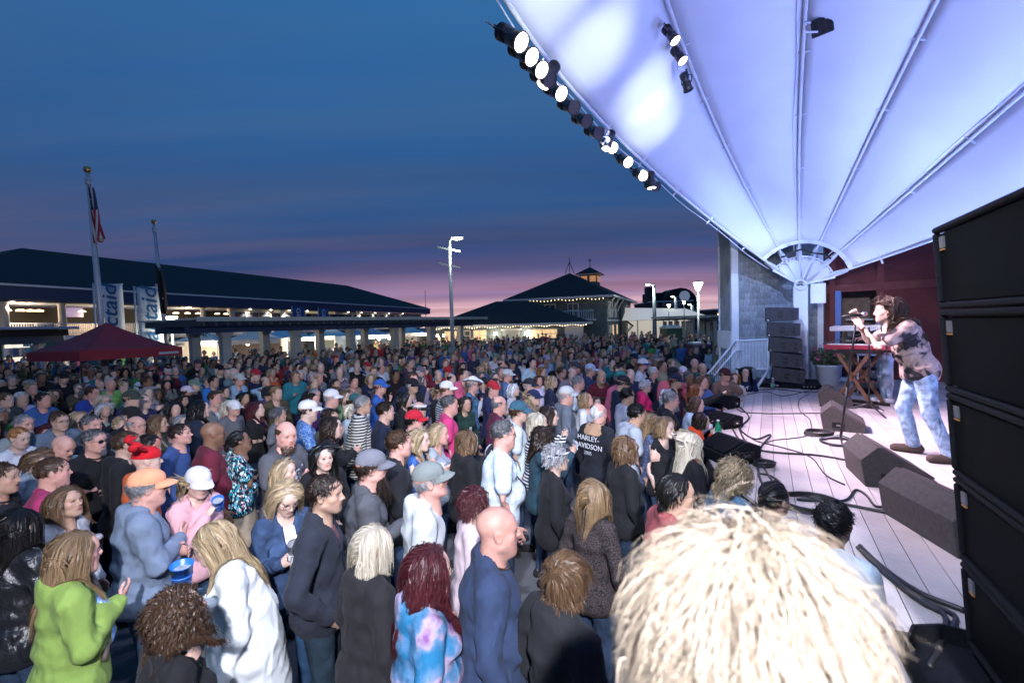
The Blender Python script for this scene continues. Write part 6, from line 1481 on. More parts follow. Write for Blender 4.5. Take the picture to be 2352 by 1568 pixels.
for k, (u, v, y) in enumerate(((492, 818, 29), (570, 812, 30), (735, 805, 34), (872, 806, 34), (895, 800, 35), (1005, 790, 40), (1020, 795, 40))):
    p = at(u, v, y=y); p.z = max(p.z, 1.9); o = empty('market_lamp', p, 0, 'bare glowing bulb under the market tents, %s from the left' % ('first', 'second', 'third', 'fourth', 'fifth', 'sixth', 'seventh')[k], 'lamp', 'bulbs under the market tents'); q = MB(); q.lathe([(.01, -.10), (.09, -.05), (.10, .02), (.05, .09), (.03, .12)], (0, 0, 0), 10); q.build('bulb', mat('market bulb glow', (1, .85, .6), .4, emit=(1, .74, .42), estr=24), o, True); q = MB(); q.lathe([(.035, .12), (.035, .2)], (0, 0, 0), 8); q.build('socket', black_metal, o); q = MB(); q.tube([(0, 0, .2), (0, 0, .75)], .01, 5); q.build('wire', rubber, o)
    if k in (0, 2, 3, 5): l = bpy.data.lights.new('market_glow', 'POINT'); l.energy = 600; l.color = (1, .78, .54); l.shadow_soft_size = .12; lo_ = bpy.data.objects.new('market_glow', l); COL.objects.link(lo_); lo_.location = p+Vector((0, -.25, -.15))

# ---- street lamps
def street_lamp(u, vt, y, label, kind='cobra', cross=False, power=0, col=(.90, 1, .75), glow=lampw_m, arm=.5):
    T = at(u, vt, y=y); root = empty('street_lamp', (T.x, T.y, 0), 0, label, 'street lamp'); z = T.z
    q = MB(); q.tube([(0, 0, 0), (0, 0, z)], [.12*y/23, .07*y/23] if kind != 'lantern' else [.07, .05], 10); q.build('pole', pole_m, root, True)
    if kind == 'cobra':
        q = MB(); q.tube([(0, 0, z-.05), (arm*.4, 0, z+.08), (arm, 0, z+.10)], .04, 8); q.build('arm', pole_m, root, True); q = MB(); q.box((arm+.15, 0, z+.13), (.60, .28, .10), bev=.03); q.build('head', pole_m, root); q = MB(); q.lathe([(.02, -.07), (.20, -.03), (.22, .0)], (arm+.15, 0, z+.075), 12); q.build('lamp', glow, root, True); lp = T+Vector((arm+.15, 0, -.1))
    else:
        s_ = .5 if y > 30 else .72; q = MB(); q.lathe([(.05, 0), (.10, .05), (.36*s_, .62*s_), (.38*s_, .66*s_)], (0, 0, z), 12); q.build('lantern', glow, root, True); q = MB(); q.lathe([(.40*s_, .66*s_), (.42*s_, .70*s_), (.05, .82*s_)], (0, 0, z), 12); q.build('hood', pole_m, root, True)
        for a in range(4): q = MB(); q.bar((.06*math.cos(a*PI/2), .06*math.sin(a*PI/2), z+.02), (.40*s_*math.cos(a*PI/2), .40*s_*math.sin(a*PI/2), z+.66*s_), .03); q.build('strut', pole_m, root)
        lp = T+Vector((0, -.1, -.1))
    if cross:
        for dz in (.42, 1.22): q = MB(); q.bar((-.60, .1, z-dz+.12), (.55, -.1, z-dz-.18), .085, .085); q.build('crossbar', pole_m, root)
    if power: l = bpy.data.lights.new('lamp_light', 'POINT'); l.energy = power; l.color = col; l.shadow_soft_size = .2; o = bpy.data.objects.new('lamp_light', l); COL.objects.link(o); o.location = lp+Vector((0, -.3, -.25))
    return root
street_lamp(1032, 552, 23, 'tall lit street lamp with two crossbars in the middle of the crowd', cross=True, power=130, arm=.25)
street_lamp(395, 748, 24, 'flared lit lantern lamp beside the right white banner', 'lantern', power=170, col=(1, .95, .75)); street_lamp(849, 740, 44, 'flared lit lantern lamp above the pergola middle', 'lantern')
street_lamp(1603, 668, 27, 'tall lit lantern lamp near the grey shingled wing', 'lantern', power=260, col=(.95, 1, .85)); street_lamp(1502, 655, 48, 'white lit pole lamp left of the far brick block', power=260, arm=-.8); street_lamp(1552, 682, 62, 'smaller white pole lamp before the far brick block', arm=-.6)
street_lamp(1571, 698, 55, 'lantern lamp in front of the round-topped roof', 'lantern'); street_lamp(1590, 700, 70, 'short white pole lamp right of the round-topped roof', arm=-.6); street_lamp(1536, 706, 50, 'clustered white lantern lamp low before the brick block', 'lantern')
for k, (u, v, y) in enumerate(((1490, 733, 90), (1527, 725, 95), (1559, 733, 90), (1586, 731, 90), (1652, 730, 85), (1690-40, 724, 100), (1635, 721, 120), (1668-10, 717, 110))): street_lamp(u, v, y, 'distant orange glowing lamp near the far blocks, '+('first', 'second', 'third', 'fourth', 'fifth', 'sixth', 'seventh', 'eighth')[k]+' of its row', 'lantern', glow=orange_g)

# ---- shingled two-storey pavilion with a cupola and its low wing
def hip_house(name, label, c, dx, dy, lx, ly, ze_, zr, over, wall_m, z0=0.):
    root = empty(name, c, 0, label, 'building'); dx, dy = Vector(dx).normalized(), Vector(dy).normalized()
    P = lambda a, b_, z: dx*a+dy*b_+ZA*z
    q = MB(); q.add([P(0, 0, z0), P(lx, 0, z0), P(lx, ly, z0), P(0, ly, z0), P(0, 0, ze_), P(lx, 0, ze_), P(lx, ly, ze_), P(0, ly, ze_)], [(0, 1, 5, 4), (1, 2, 6, 5), (2, 3, 7, 6), (3, 0, 4, 7)]); q.build('wall', wall_m, root)
    o = over; m = min(lx, ly)/2; rr = [P(m, ly/2, zr), P(lx-m, ly/2, zr)] if lx >= ly else [P(lx/2, m, zr), P(lx/2, ly-m, zr)]
    q = MB(); e = [P(-o, -o, ze_), P(lx+o, -o, ze_), P(lx+o, ly+o, ze_), P(-o, ly+o, ze_)]
    q.add(e+rr, [(0, 1, 5, 4), (1, 2, 5), (2, 3, 4, 5), (3, 0, 4)] if lx >= ly else [(0, 1, 4), (1, 2, 5, 4), (2, 3, 5), (3, 0, 4, 5)]); q.add(e, [(3, 2, 1, 0)]); q.build('roof', roof_m, root)
    for i in range(4): a, b_ = e[i], e[(i+1) % 4]; q = MB(); q.bar(a-ZA*.10, b_-ZA*.10, .08, .22); q.build('eave_board', trim_m, root)
    return root, P, dx, dy
gsh = mat('grey-green shingle wall', (.13, .16, .165), .85, var=.2, vscale=1.2, bump=.6, bscale=9)
c2 = Vector((10.5, 50, 0)); pav, PP, pdx, pdy = hip_house('pavilion', 'two-storey shingled pavilion with dark hipped roof and lit cupola', c2, (-10.3, 4, 0), (7.6, 19, 0), 11, 20.5, 5.6, 8.9, .9, gsh)
def face_box(P, nm, a0, a1, b0, b1, z0, z1, m, par, on='x'):
    # small boxes on a wall: on='x' lies on the dx face (b ~ 0), on='y' on the dy face (a ~ 0)
    q = MB(); q.add([P(a0, b0, z0), P(a1, b0, z0), P(a1, b1, z0), P(a0, b1, z0), P(a0, b0, z1), P(a1, b0, z1), P(a1, b1, z1), P(a0, b1, z1)], [(3, 2, 1, 0), (4, 5, 6, 7), (0, 1, 5, 4), (1, 2, 6, 5), (2, 3, 7, 6), (3, 0, 4, 7)]); return q.build(nm, m, par)
def window_y(P, par, b_, w, z0, z1, m):
    f = face_box(P, 'window', -.06, .02, b_-.1, b_+w+.1, z0-.1, z1+.1, trim_m, par); face_box(P, 'pane', -.09, -.05, b_, b_+w, z0, z1, m, f); face_box(P, 'glazing_bar', -.11, -.085, b_+w/2-.04, b_+w/2+.04, z0, z1, trim_m, f); face_box(P, 'glazing_bar', -.11, -.085, b_, b_+w, (z0+z1)/2-.04, (z0+z1)/2+.04, trim_m, f)
def window_x(P, par, a, w, z0, z1, m):
    f = face_box(P, 'window', a-.1, a+w+.1, -.06, .02, z0-.1, z1+.1, trim_m, par); face_box(P, 'pane', a, a+w, -.09, -.05, z0, z1, m, f); face_box(P, 'glazing_bar', a+w/2-.04, a+w/2+.04, -.11, -.085, z0, z1, trim_m, f); face_box(P, 'glazing_bar', a, a+w, -.11, -.085, (z0+z1)/2-.04, (z0+z1)/2+.04, trim_m, f)
grn = mat('greenish night glass', (.05, .07, .07), .1, spec=.8)
for b_ in (.8, 2.6, 5.2, 12.5, 15.2, 18.4): window_y(PP, pav, b_, 1.1, 3.3, 4.9, grn)
for b_ in (3.2, 6.2): window_y(PP, pav, b_, .8, 1.2, 2.3, warm_m)
window_y(PP, pav, 1.0, 1.3, .2, 2.2, grn)
for b_ in (12.8, 18.0):
    aw = MB(); aw.add([PP(-.05, b_-.3, 2.9), PP(-.05, b_+1.6, 2.9), PP(-1.1, b_+1.7, 2.0), PP(-1.1, b_-.4, 2.0)], [(0, 1, 2, 3)]); o = aw.build('awning', roof_m, pav); o.modifiers.new('t', 'SOLIDIFY').thickness = .08
    br = MB(); br.bar(PP(-.05, b_-.2, .9), PP(-1.0, b_-.2, 2.0), .12); br.bar(PP(-.05, b_+1.5, .9), PP(-1.0, b_+1.5, 2.0), .12); br.build('bracket', trim_m, pav)
face_box(PP, 'chimney_bay', -.35, .0, 8.6, 11.6, 0, 5.5, mat('dark slate siding', (.06, .075, .09), .85, var=.15), pav); face_box(PP, 'belt_course', -.08, .0, -.05, 20.5, 2.75, 2.95, trim_m, pav)
for b_ in (.3, 3.9, 7.3): br = MB(); br.tube([PP(-.02, b_, 3.9), PP(-.35, b_, 4.7), PP(-.85, b_, 5.45)], .09, 5); br.bar(PP(-.02, b_, 5.4), PP(-.85, b_, 5.5), .12); br.build('eave_bracket', trim_m, pav)
for a in (3.2, 5.9, 8.2): window_x(PP, pav, a, 1.1, 3.4, 4.8, grn)
dk_ = face_box(PP, 'balcony', 1.2, 4.6, -1.3, .0, 2.9, 3.05, trim_m, pav)
for k in range(14): face_box(PP, 'baluster', 1.25+k*.25, 1.31+k*.25, -1.28, -1.22, 3.05, 3.95, trim_m, dk_)
face_box(PP, 'handrail', 1.2, 4.65, -1.30, -1.20, 3.95, 4.05, trim_m, dk_)
cp = PP(4.6, 13.5, 7.35)
q = MB(); q.box(cp+ZA*.9, (2.3, 2.3, 2.2), Matrix.Rotation(-.38, 3, 'Z')); cup = q.build('cupola', gsh, pav)
for (dx_, dy_) in ((-.6, -1.17), (.6, -1.17), (1.17, -.5), (1.17, .5), (-1.17, -.5)): q = MB(); M = Matrix.Rotation(-.38, 3, 'Z'); q.box(cp+ZA*1.35+M @ Vector((dx_, dy_, 0)), (.85 if abs(dy_) > 1 else .06, .06 if abs(dy_) > 1 else .8, .8), M); q.build('lit_pane', mat('cupola glow', (.8, .5, .3), .5, emit=(1, .42, .16), estr=.38), cup)
q = MB(); M = Matrix.Rotation(-.38, 3, 'Z'); e = [cp+ZA*2.05+M @ Vector((a*1.75, c*1.75, 0)) for a, c in ((-1, -1), (1, -1), (1, 1), (-1, 1))]; q.add(e+[cp+ZA*3.1], [(0, 1, 4), (1, 2, 4), (2, 3, 4), (3, 0, 4), (3, 2, 1, 0)]); q.build('cupola_roof', roof_m, cup)
q = MB(); q.box(cp+ZA*2.0, (3.2, 3.2, .14), M); q.build('cupola_eave', trim_m, cup); q = MB(); q.tube([cp+ZA*3.0, cp+ZA*4.3], .05, 6); q.box(cp+ZA*4.0, (.5, .05, .12)); q.build('weather_vane', black_metal, cup)
q = MB(); p = PP(5.5, 5.6, 8.9); q.tube([p+Vector((-.6, 0, -.1)), p+ZA*1.4], .04, 5); q.tube([p+Vector((.6, 0, -.1)), p+ZA*1.4], .04, 5); q.tube([p, p+ZA*2.0], .04, 5); q.build('roof_mast', black_metal, pav)
def bulbs(root, P0, P1, n):
    base = None
    for k in range(n):
        if base is None: q = MB(); q.lathe([(.015, -.05), (.04, -.015), (.03, .04)], (0, 0, 0), 7); o = base = q.build('string_bulb', bulb_m, root)
        else: o = link('string_bulb', base.data, root)
        o.location = P0.lerp(P1, k/(n-1))-ZA*.06*math.sin(k*.9)
bulbs(pav, PP(.2, -.95, 5.25), PP(10.6, -.95, 5.25), 26)
c3 = Vector((7.0, 44.5, 0)); low, PQ, _, _ = hip_house('low_pavilion', 'single-storey shingled pavilion with string lights left of the cupola building', c3, (-1, .06, 0), (.06, 1, 0), 14.5, 11, 2.75, 5.3, .8, gsh)
face_box(PQ, 'white_panel', -.0, 1.8, -.10, .0, 0, 2.5, trim_m, low); face_box(PQ, 'door', 6.2, 7.9, -.08, .0, 0, 2.1, mat('pale double door', (.40, .42, .40), .6), low); face_box(PQ, 'door_frame', 6.0, 8.1, -.06, .0, 2.1, 2.3, trim_m, low)
for a, m in ((9.6, warm_m), (11.2, grn), (12.5, warm_m)): window_x(PQ, low, a, 1.15, 1.25, 2.15, m)
window_x(PQ, low, 2.6, 2.8, 1.3, 2.1, warm_m)
for k in range(6): q = MB(); q.bar(PQ(2.6+.45*k, -.12, 1.3), PQ(2.85+.45*k, -.12, 2.1), .05); q.build('louvre', trim_m, low)
face_box(PQ, 'water_table', -.0, 14.5, -.06, .0, .9, 1.05, trim_m, low)
for a in (5.5, 8.6): face_box(PQ, 'wall_sconce', a-.12, a+.12, -.25, -.06, 1.75, 2.0, down_m, low); p = c3+PQ(a, -.5, 1.75); l = bpy.data.lights.new('sconce_light', 'POINT'); l.energy = 60; l.color = (1, .9, .7); l.shadow_soft_size = .1; o = bpy.data.objects.new('sconce_light', l); COL.objects.link(o); o.location = p
bulbs(low, PQ(-.2, -.78, 2.5), PQ(14.6, -.78, 2.5), 60)
# ---- far things on the right
def block(name, label, u0, u1, vt, y, dep, m, rows, cols, z0=0.):
    A, B = at(u0, vt, y=y), at(u1, vt, y=y); w, zt = B.x-A.x, A.z; root = empty(name, (A.x, y, 0), 0, label, 'building'); q = MB(); q.box((w/2, dep/2, zt/2), (w, dep, zt)); q.build('wall', m, root); q = MB(); q.box((w/2, dep/2, zt+.15), (w+.6, dep+.6, .3)); q.build('parapet', trim_m, root)
    for r in range(rows):
        for c in range(cols): q = MB(); q.box((w*(c+.5)/cols, -.06, zt*(r+.62)/rows), (w/cols*.34, .12, zt/rows*.42)); f = q.build('window', trim_m, root); q = MB(); q.box((w*(c+.5)/cols, -.10, zt*(r+.62)/rows), (w/cols*.26, .12, zt/rows*.34)); q.build('pane', glass_m if (r*3+c) % 4 else grn, f)
    return root, w, zt
brick_m = mat('dark brick', (.055, .035, .035), .85, var=.2, vscale=.5)
fbk, w, zt = block('brick_block', 'far dark brick block with a round-topped roof', 1497, 1590, 694, 140, 20, brick_m, 4, 5)
q = MB(); q.tube([(w*.72, -.1, zt-1), (w*.72, 10, zt-1)], 5.2, 20); q.build('round_gable', roof_m, fbk); q = MB(); q.lathe([(1.6, 0), (1.6, .2)], (w*.80, -.3, zt+1.6), 20, Matrix.Rotation(PI/2, 3, 'X')); q.build('clock_disc', mat('pale disc', (.6, .62, .65), .5, emit=(.7, .8, 1), estr=.15), fbk)
q = MB(); q.box((w*.08, 5, zt+2.5), (2.6, 3, 5)); q.build('stair_tower', brick_m, fbk); q = MB(); q.box((w*.45, 8, zt+1.6), (10, 8, 3)); q.build('roof_plant', roof_m, fbk)
block('low_house', 'low dark house at the far right behind the lamps', 1605, 1650, 718, 120, 12, mat('brown siding', (.10, .075, .06), .8), 2, 3)
block('far_house', 'small far dark house left of the brick block', 1448, 1496, 727, 130, 12, brick_m, 1, 4); block('side_house', 'dark far house beside the shingled wing', 1640, 1700, 712, 105, 12, brick_m, 2, 3)
wt = empty('white_marquee', at(1475, 780, y=62), 0, 'large lit white marquee right of the pavilion', 'marquee'); wt.location.z = 0
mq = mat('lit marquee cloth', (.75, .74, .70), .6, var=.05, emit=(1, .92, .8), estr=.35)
q = MB(); q.add([(-5, -4, 2.8), (8, -4, 2.8), (8, 4, 2.8), (-5, 4, 2.8), (-4, 0, 4.6), (6, 0, 4.2)], [(0, 1, 5, 4), (1, 2, 5), (2, 3, 4, 5), (3, 0, 4)]); q.build('roof', mq, wt)
for x in (-5, -1.7, 1.6, 4.8, 8): q = MB(); q.tube([(x, -4, 0), (x, -4, 2.8)], .07, 6); q.build('pole', pole_m, wt)
q = MB(); q.box((1.5, 3.8, 1.4), (13, .05, 2.7)); q.build('back_wall', mq, wt)
p2 = empty('small_pergola', at(1578, 800, y=36), 0, 'smaller round-ended pergola near the tall lantern lamp', 'pergola'); p2.location.z = 0
for k in range(9): q = MB(); x = -1.6+.4*k+(.6 if k > 5 else 0); q.box((x, .4*math.cos(k), 1.3), (.24, .24, 2.6)); q.build('column', pg_m, p2)
q = MB(); q.box((0, 0, 2.75), (4.3, 2.6, .16)); q.build('roof_beam', pgd, p2)
for k in range(24): q = MB(); q.box((-2.3+.2*k, 0, 2.92), (.07, 3.2, .14)); q.build('rafter', pg_m, p2)
tl = empty('portable_toilet', at(1541, 800, y=33), R(10), 'dark green portable toilet with pale roof beyond the crowd', 'portable toilet'); tl.location.z = 0
q = MB(); q.box((0, 0, 1.05), (1.15, 1.15, 2.1), bev=.03); q.build('cabin', mat('dark green plastic', (.015, .05, .04), .5, var=.1), tl); q = MB(); q.lathe([(.86, 0), (.80, .10), (.45, .24)], (0, 0, 2.1), 4, Matrix.Rotation(PI/4, 3, 'Z')); q.build('roof', mat('pale plastic roof', (.4, .42, .42), .5), tl); q = MB(); q.box((0, -.59, 1.0), (.75, .03, 1.8)); q.build('door', mat('green door', (.02, .07, .055), .5), tl)
bn_ = empty('litter_bin', at(1606, 820, y=22), 0, 'square stone pier at the foot of the tall lantern lamp', 'pier'); bn_.location.z = 0; q = MB(); q.box((0, 0, .75), (.7, .7, 1.5), bev=.03); q.build('shaft', mat('grey stone', (.2, .2, .2), .8, var=.2), bn_); q = MB(); q.box((0, 0, 1.54), (.8, .8, .1), bev=.02); q.build('coping', trim_m, bn_)
tt = empty('small_canopy', at(1652, 790, y=50), 0, 'small dark pop-up canopy far right beside the wing', 'canopy tent'); tt.location.z = 0; q = MB(); q.add([(-1.6, -1.6, 2.1), (1.6, -1.6, 2.1), (1.6, 1.6, 2.1), (-1.6, 1.6, 2.1), (0, 0, 3.0)], [(0, 1, 4), (1, 2, 4), (2, 3, 4), (3, 0, 4)]); q.build('roof', roof_m, tt)
for sx in (-1, 1):
    for sy in (-1, 1): q = MB(); q.tube([(sx*1.55, sy*1.55, 0), (sx*1.55, sy*1.55, 2.1)], .03, 6); q.build('leg', pole_m, tt)
q = MB(); ma = empty('radio_mast', at(978, 720, y=120), 0, 'thin dark mast on the skyline left of the tall lamp', 'mast'); ma.location.z = 0; zt_ = at(978, 667, y=120).z; q.tube([(0, 0, 0), (0, 0, zt_*.7)], .10, 6); q.build('lower_mast', black_metal, ma); q = MB(); q.tube([(0, 0, zt_*.7), (0, 0, zt_)], .06, 5); q.build('upper_mast', black_metal, ma)
# ================================================================== PEOPLE OF THE FRONT ROWS
def yaw_of(u, rel): return R(rel)-math.atan((u-1176)/F_PX)-PI/2
PEOPLE = []          # (x, y) of everybody placed so far
NAMED = []           # (x, y, short description) used by the crowd labels
def auto_short(l):
    w = l.replace(',', '').split(); w = w[1:] if w[0] in ('in', 'with') else w
    if w[0] == 'a': w = w[1:]
    out = []
    for x in w:
        if len(out) >= 2 and x in ('with', 'smiling', 'and', 'looking', 'under', 'behind', 'beside', 'standing', 'half', 'over', 'above', 'small', 'seen', 'hiding', 'lit', 'holding', 'patterned', 'red-lit', 'bald', 'head', 'of', 'out', 'on', 'profile', 'mouth', 'goatee', 'arms', 'black'): break
        out.append(x)
        if len(out) == 4: break
    return 'the '+' '.join(out)
def put(label, u, v, h, rel, short=None, z0=0., **kw):
    p = at(u, v, z=h*.995+z0); kw.setdefault('lod', 0 if p.y < 3.4 else (1 if p.y < 6.4 else 2))
    # the head sits forward of the feet: shift so that the head, not the feet, is under the picture point
    yw = yaw_of(u, rel); st = kw.get('stoop', 0.); off = (.05+st*.85)*h/1.75; fx, fy = -math.sin(yw)*off, math.cos(yw)*off
    r = person('person '+label, (p.x-fx, p.y-fy, z0), yw, h, hseed=kw.pop('hseed', len(PEOPLE) % 7), **kw)
    PEOPLE.append((p.x-fx, p.y-fy)); NAMED.append((p.x-fx, p.y-fy, short or auto_short(label))); r['pos'] = p; return r
def hand_world(r, q=1, along=.09):
    g = r['g']; e, w, pn, hk = g.arm[q]; d = (w-e)/np.linalg.norm(w-e); rt = r['root']; M = Matrix.Translation(rt.location) @ rt.rotation_euler.to_matrix().to_4x4() @ Matrix.Diagonal((*rt.scale, 1))
    return M @ Vector((w+d*along+pn*.035).tolist()), M
def chest(r, word, size, col, z=1.26, y=.15, back=False, dx=0.):
    m = lettering(word, size, mat('print %s' % (col,), col, .7), r['top'], (dx, y, z), (PI/2, 0, PI if not back else 0), 'lettering'); return m
BK, NV, GR, WH = (.012, .012, .014), (.016, .022, .05), (.12, .125, .14), (.62, .62, .64)
P = {}
P['green'] = put('in lime green fleece hoodie over a blue tee', 172, 1222, 1.64, 8, 'the lime green hoodie', sex='f', fat=.5, pose='chest', top='hoodie', topc=(.21, .31, .07), hair='straight', hairc='dbl', skin='r', smile=.5, hp=-.05)
P['orangecap'] = put('in grey-blue hoodie and faded orange cap', 335, 1080, 1.76, 4, 'the faded orange cap', fat=.7, pose='folded', top='hoodie', topc=(.15, .19, .26), hat='cap', hatc=(.72, .30, .16), hair='short', hairc='gry', skin='r', age=1., bottom='trousers')
P['curly'] = put('in a black scoop top with dark curly hair, lowest in the picture', 405, 1352, 1.60, 14, 'the curly head at the bottom edge', sex='f', fat=.5, top='long', topc=BK, hair='curly', hairc='brn', skin='f', hp=.25, smile=.3)
P['whitecoat'] = put('in long white coat leaning in with glasses and a cup', 488, 1185, 1.66, 176, 'the long white coat', sex='f', fat=.3, pose='cup', top='coat', topc=(.66, .68, .68), inner=(.6, .6, .6), hair='straight', hairc='bld', skin='f', glasses='clear', stoop=.10, hp=-.25)
P['leather'] = put('in black leather jacket with grey hood at the left border', 45, 1168, 1.66, 40, 'the black leather jacket', sex='f', top='jacket', topm='leather', inner=(.3, .3, .32), hair='straight', hairc='blk', skin='t')
P['highl'] = put('in pale open shirt with eyes closed', 148, 1118, 1.62, -42, 'the pale open shirt', sex='f', top='jacket', topc=(.42, .44, .46), inner=(.5, .3, .24), hair='shoulder', hairc='lbr', skin='t', shut=True, hp=.15, smile=.3, pose='cup')
P['magenta'] = put('in magenta tee behind the pale open shirt', 118, 1050, 1.74, 0, 'the magenta tee', fat=.7, top='tee', topc=(.36, .035, .115), hair='crop', hairc='brn', skin='r', stubble=.3)
P['blackpolo'] = put('in dark polo cut off by the left border', -2, 1062, 1.76, -25, 'the dark polo at the left border', fat=.4, top='tee', topc=(.016, .018, .024), hair='short', hairc='brn', skin='t', beard='tache')
P['whitetee'] = put('in plain white tee with bunned hair looking down', 42, 982, 1.68, -50, 'the plain white tee', sex='f', fat=.4, top='tee', topc=(.60, .62, .68), hair='bun', hairc='gin', skin='f', hp=-.2)
P['greytee'] = put('in light grey tee with round dark emblem, head bowed', 142, 1000, 1.72, -45, 'the light grey tee', fat=.6, top='tee', topc=(.30, .34, .38), hair=None, hairc='brn', skin='r', beard='tache', hp=-.4)
put('in grey top with bobbed hair hiding the face', 88, 1032, 1.62, -60, 'the bobbed hair', sex='f', top='hoodie', topc=(.22, .27, .33), hair='bob', hairc='lbr', hp=-.5)
P['pink'] = put('in pink hoodie and white knit peaked cap drinking', 452, 1075, 1.64, -55, 'the pink hoodie', sex='f', pose='drink', top='hoodie', topc=(.62, .34, .36), hat='cap', hatc=(.60, .57, .60), hair='shoulder', hairc='bld', skin='f', hp=-.2, hy=-.1)
P['lobster'] = put('in a red plush lobster hat and orange jacket', 335, 1028, 1.70, 5, 'the red lobster hat', top='hoodie', topc=(.62, .12, .03), hat='lobster', hatc=(.55, .012, .02), hair='short', hairc='brn', skin='f')
put('in black fleece and glasses beside the lobster hat', 288, 990, 1.80, 2, 'the black fleece', fat=.3, top='hoodie', topc=BK, hair='crop', hairc='brn', glasses='clear', skin='p')
put('in royal blue jacket leaning on the black fleece', 340, 998, 1.70, -18, 'the royal blue jacket', sex='f', top='hoodie', topc=(.02, .05, .20), hair='bob', hairc='dkb', skin='t', hr=-.2, hp=-.15)
P['maroon'] = put('in maroon tee with glasses and shaved head', 487, 968, 1.80, 8, 'the maroon tee', fat=.7, top='tee', topc=(.13, .016, .032), hair=None, skin='b', hairc='blk', glasses='clear', stubble=.4)
P['sequin'] = put('in teal sequined top with glasses and a dark ponytail', 548, 988, 1.66, 12, 'the teal sequins', sex='f', fat=.8, pose='clap', top='tee', topc=(.1, .3, .4), topm='sequin cloth', hair='tail', hairc='blk', skin='b', glasses='clear', hp=.25, bottom='skirt', botc=(.35, .28, .2))
P['bigman'] = put('in grey graphic tee and short beard looking at the camera', 655, 968, 1.84, -40, 'the grey graphic tee', fat=.9, pose='clap', top='tee', topc=(.085, .085, .095), topm='printed cloth', hair='balding', hairc='brn', beard='full', skin='r', hy=-.45, hp=-.1)
put('peeking out above the denim jacket, blond hair', 652, 1055, 1.56, -25, None, sex='f', top='tee', topc=GR, hair='bob', hairc='bld', skin='f')
P['denim'] = put('in denim jacket and white top holding a steel tumbler', 655, 1104, 1.66, -68, 'the denim jacket with tumbler', sex='f', pose='cup', top='jacket', topc=(.035, .06, .12), topm='denim', inner=(.62, .58, .60), hair='shoulder', hairc='bld', skin='f', glasses='sun' if False else 'clear', smile=.9, hp=-.45, botc=(.03, .07, .14), shoes=(.3, .2, .16))
P['navyjkt'] = put('in charcoal fleece jacket and maroon tee, looking right', 745, 1090, 1.78, -12, 'the charcoal fleece jacket', fat=.2, pose='pocket', top='jacket', topc=(.020, .023, .034), inner=(.14, .045, .06), hair='short', hairc='dkb', skin='t', stubble=.4, hy=-.15, botc=(.02, .035, .05))
P['darkstare'] = put('in black top with long black hair staring at the camera', 742, 1020, 1.66, -70, 'the staring black hair', sex='f', pose='clasp', top='long', topc=BK, hair='long', hairc='blk', skin='f')
P['blackgrey'] = put('in black and grey fleece with straight blond hair, back turned', 858, 1208, 1.64, 28, 'the black and grey fleece', sex='f', fat=.4, top='hoodie', topc=(.020, .019, .022), hair='bob', hairc='plt', skin='r', smile=.2)
P['beardcap'] = put('in dark grey sweatshirt, grey cap and long beard', 850, 1036, 1.80, 6, 'the long beard', fat=.5, pose='cup', top='long', topc=(.07, .072, .082), hat='cap', hatc=(.13, .13, .15), hair='short', hairc='dkb', beard='long', skin='r', glasses='clear')
P['whitehood'] = put('in pale grey hoodie and olive-grey cap looking up', 985, 1064, 1.78, 4, 'the pale grey hoodie', fat=.2, top='hoodie', topc=(.50, .53, .54), hat='cap', hatc=(.16, .18, .17), hair='crop', hairc='gry', skin='r', hp=.2, age=1.)
P['tiedye'] = put('in tie-dyed hoodie with long dark red hair and glasses', 985, 1255, 1.66, 14, 'the tie-dyed hoodie', sex='f', fat=.5, top='hoodie', topm='tie dye cloth', hair='wavy', hairc='aub', skin='f', glasses='clear')
P['bald'] = put('in navy sweater with bald head, goatee and gold chain', 1140, 1162, 1.78, 6, 'the bald head in navy sweater', fat=.9, top='long', topc=(.035, .055, .115), hair=None, hairc='dkb', beard='goatee', skin='r', stubble=.3)
P['brownhood'] = put('in charcoal hoodie with glossy brown hair, back of head near', 1300, 1272, 1.66, 40, 'the glossy brown hair', top='hoodie', topc=(.022, .023, .027), hair='boy', hairc='lbr', skin='f', glasses='clear')
P['floral'] = put('in pale leaf-print shirt with a black sweater over the shoulder', 1155, 964, 1.84, 14, 'the leaf-print shirt', fat=.9, top='tee', topc=(.62, .68, .72), topm='floral cloth', hair='short', hairc='sgr', skin='r', glasses='clear')
put('in pale pink top with dark red curls', 1090, 1122, 1.58, 12, 'the dark red curls', sex='f', top='tee', topc=(.60, .48, .52), hair='perm', hairc='aub', skin='p')
P['headband'] = put('in black top with striped headband and grey curls', 1278, 1022, 1.64, 14, 'the striped headband', sex='f', fat=.4, top='long', topc=BK, hat='headband', hatc=(.5, .52, .55), hair='perm', hairc='gry', skin='f')
put('in black lace top with brown-blond waves, back turned', 1365, 1102, 1.62, 55, 'the brown-blond waves', sex='f', fat=.2, top='long', topc=BK, topm='lace cloth', hair='shoulder', hairc='dbl', skin='f')
P['lace'] = put('in black top with lace yoke and short tousled hair', 1440, 1002, 1.66, 28, 'the lace yoke', sex='f', fat=.6, top='long', topc=BK, hair='shag', hairc='lbr', skin='f')
P['redshirt'] = put('in brick red shirt with slicked dark hair and glasses', 1552, 1088, 1.76, 20, 'the brick red shirt', fat=.5, top='long', topc=(.26, .055, .06), hair='slick', hairc='blk', skin='t', glasses='clear', beard='goatee', age=1.)
P['platinum'] = put('in black top with very long platinum hair', 1588, 992, 1.66, 35, 'the long platinum hair', sex='f', top='long', topc=BK, hair='straight', hairc='plt', skin='f')
P['denim2'] = put('in denim jacket with blond curls and sunglasses pushed up', 1688, 1056, 1.66, 40, 'the denim jacket with curls', sex='f', top='long', topc=(.06, .12, .18), topm='denim', hair='curls', hairc='bld', skin='f', glasses='up')
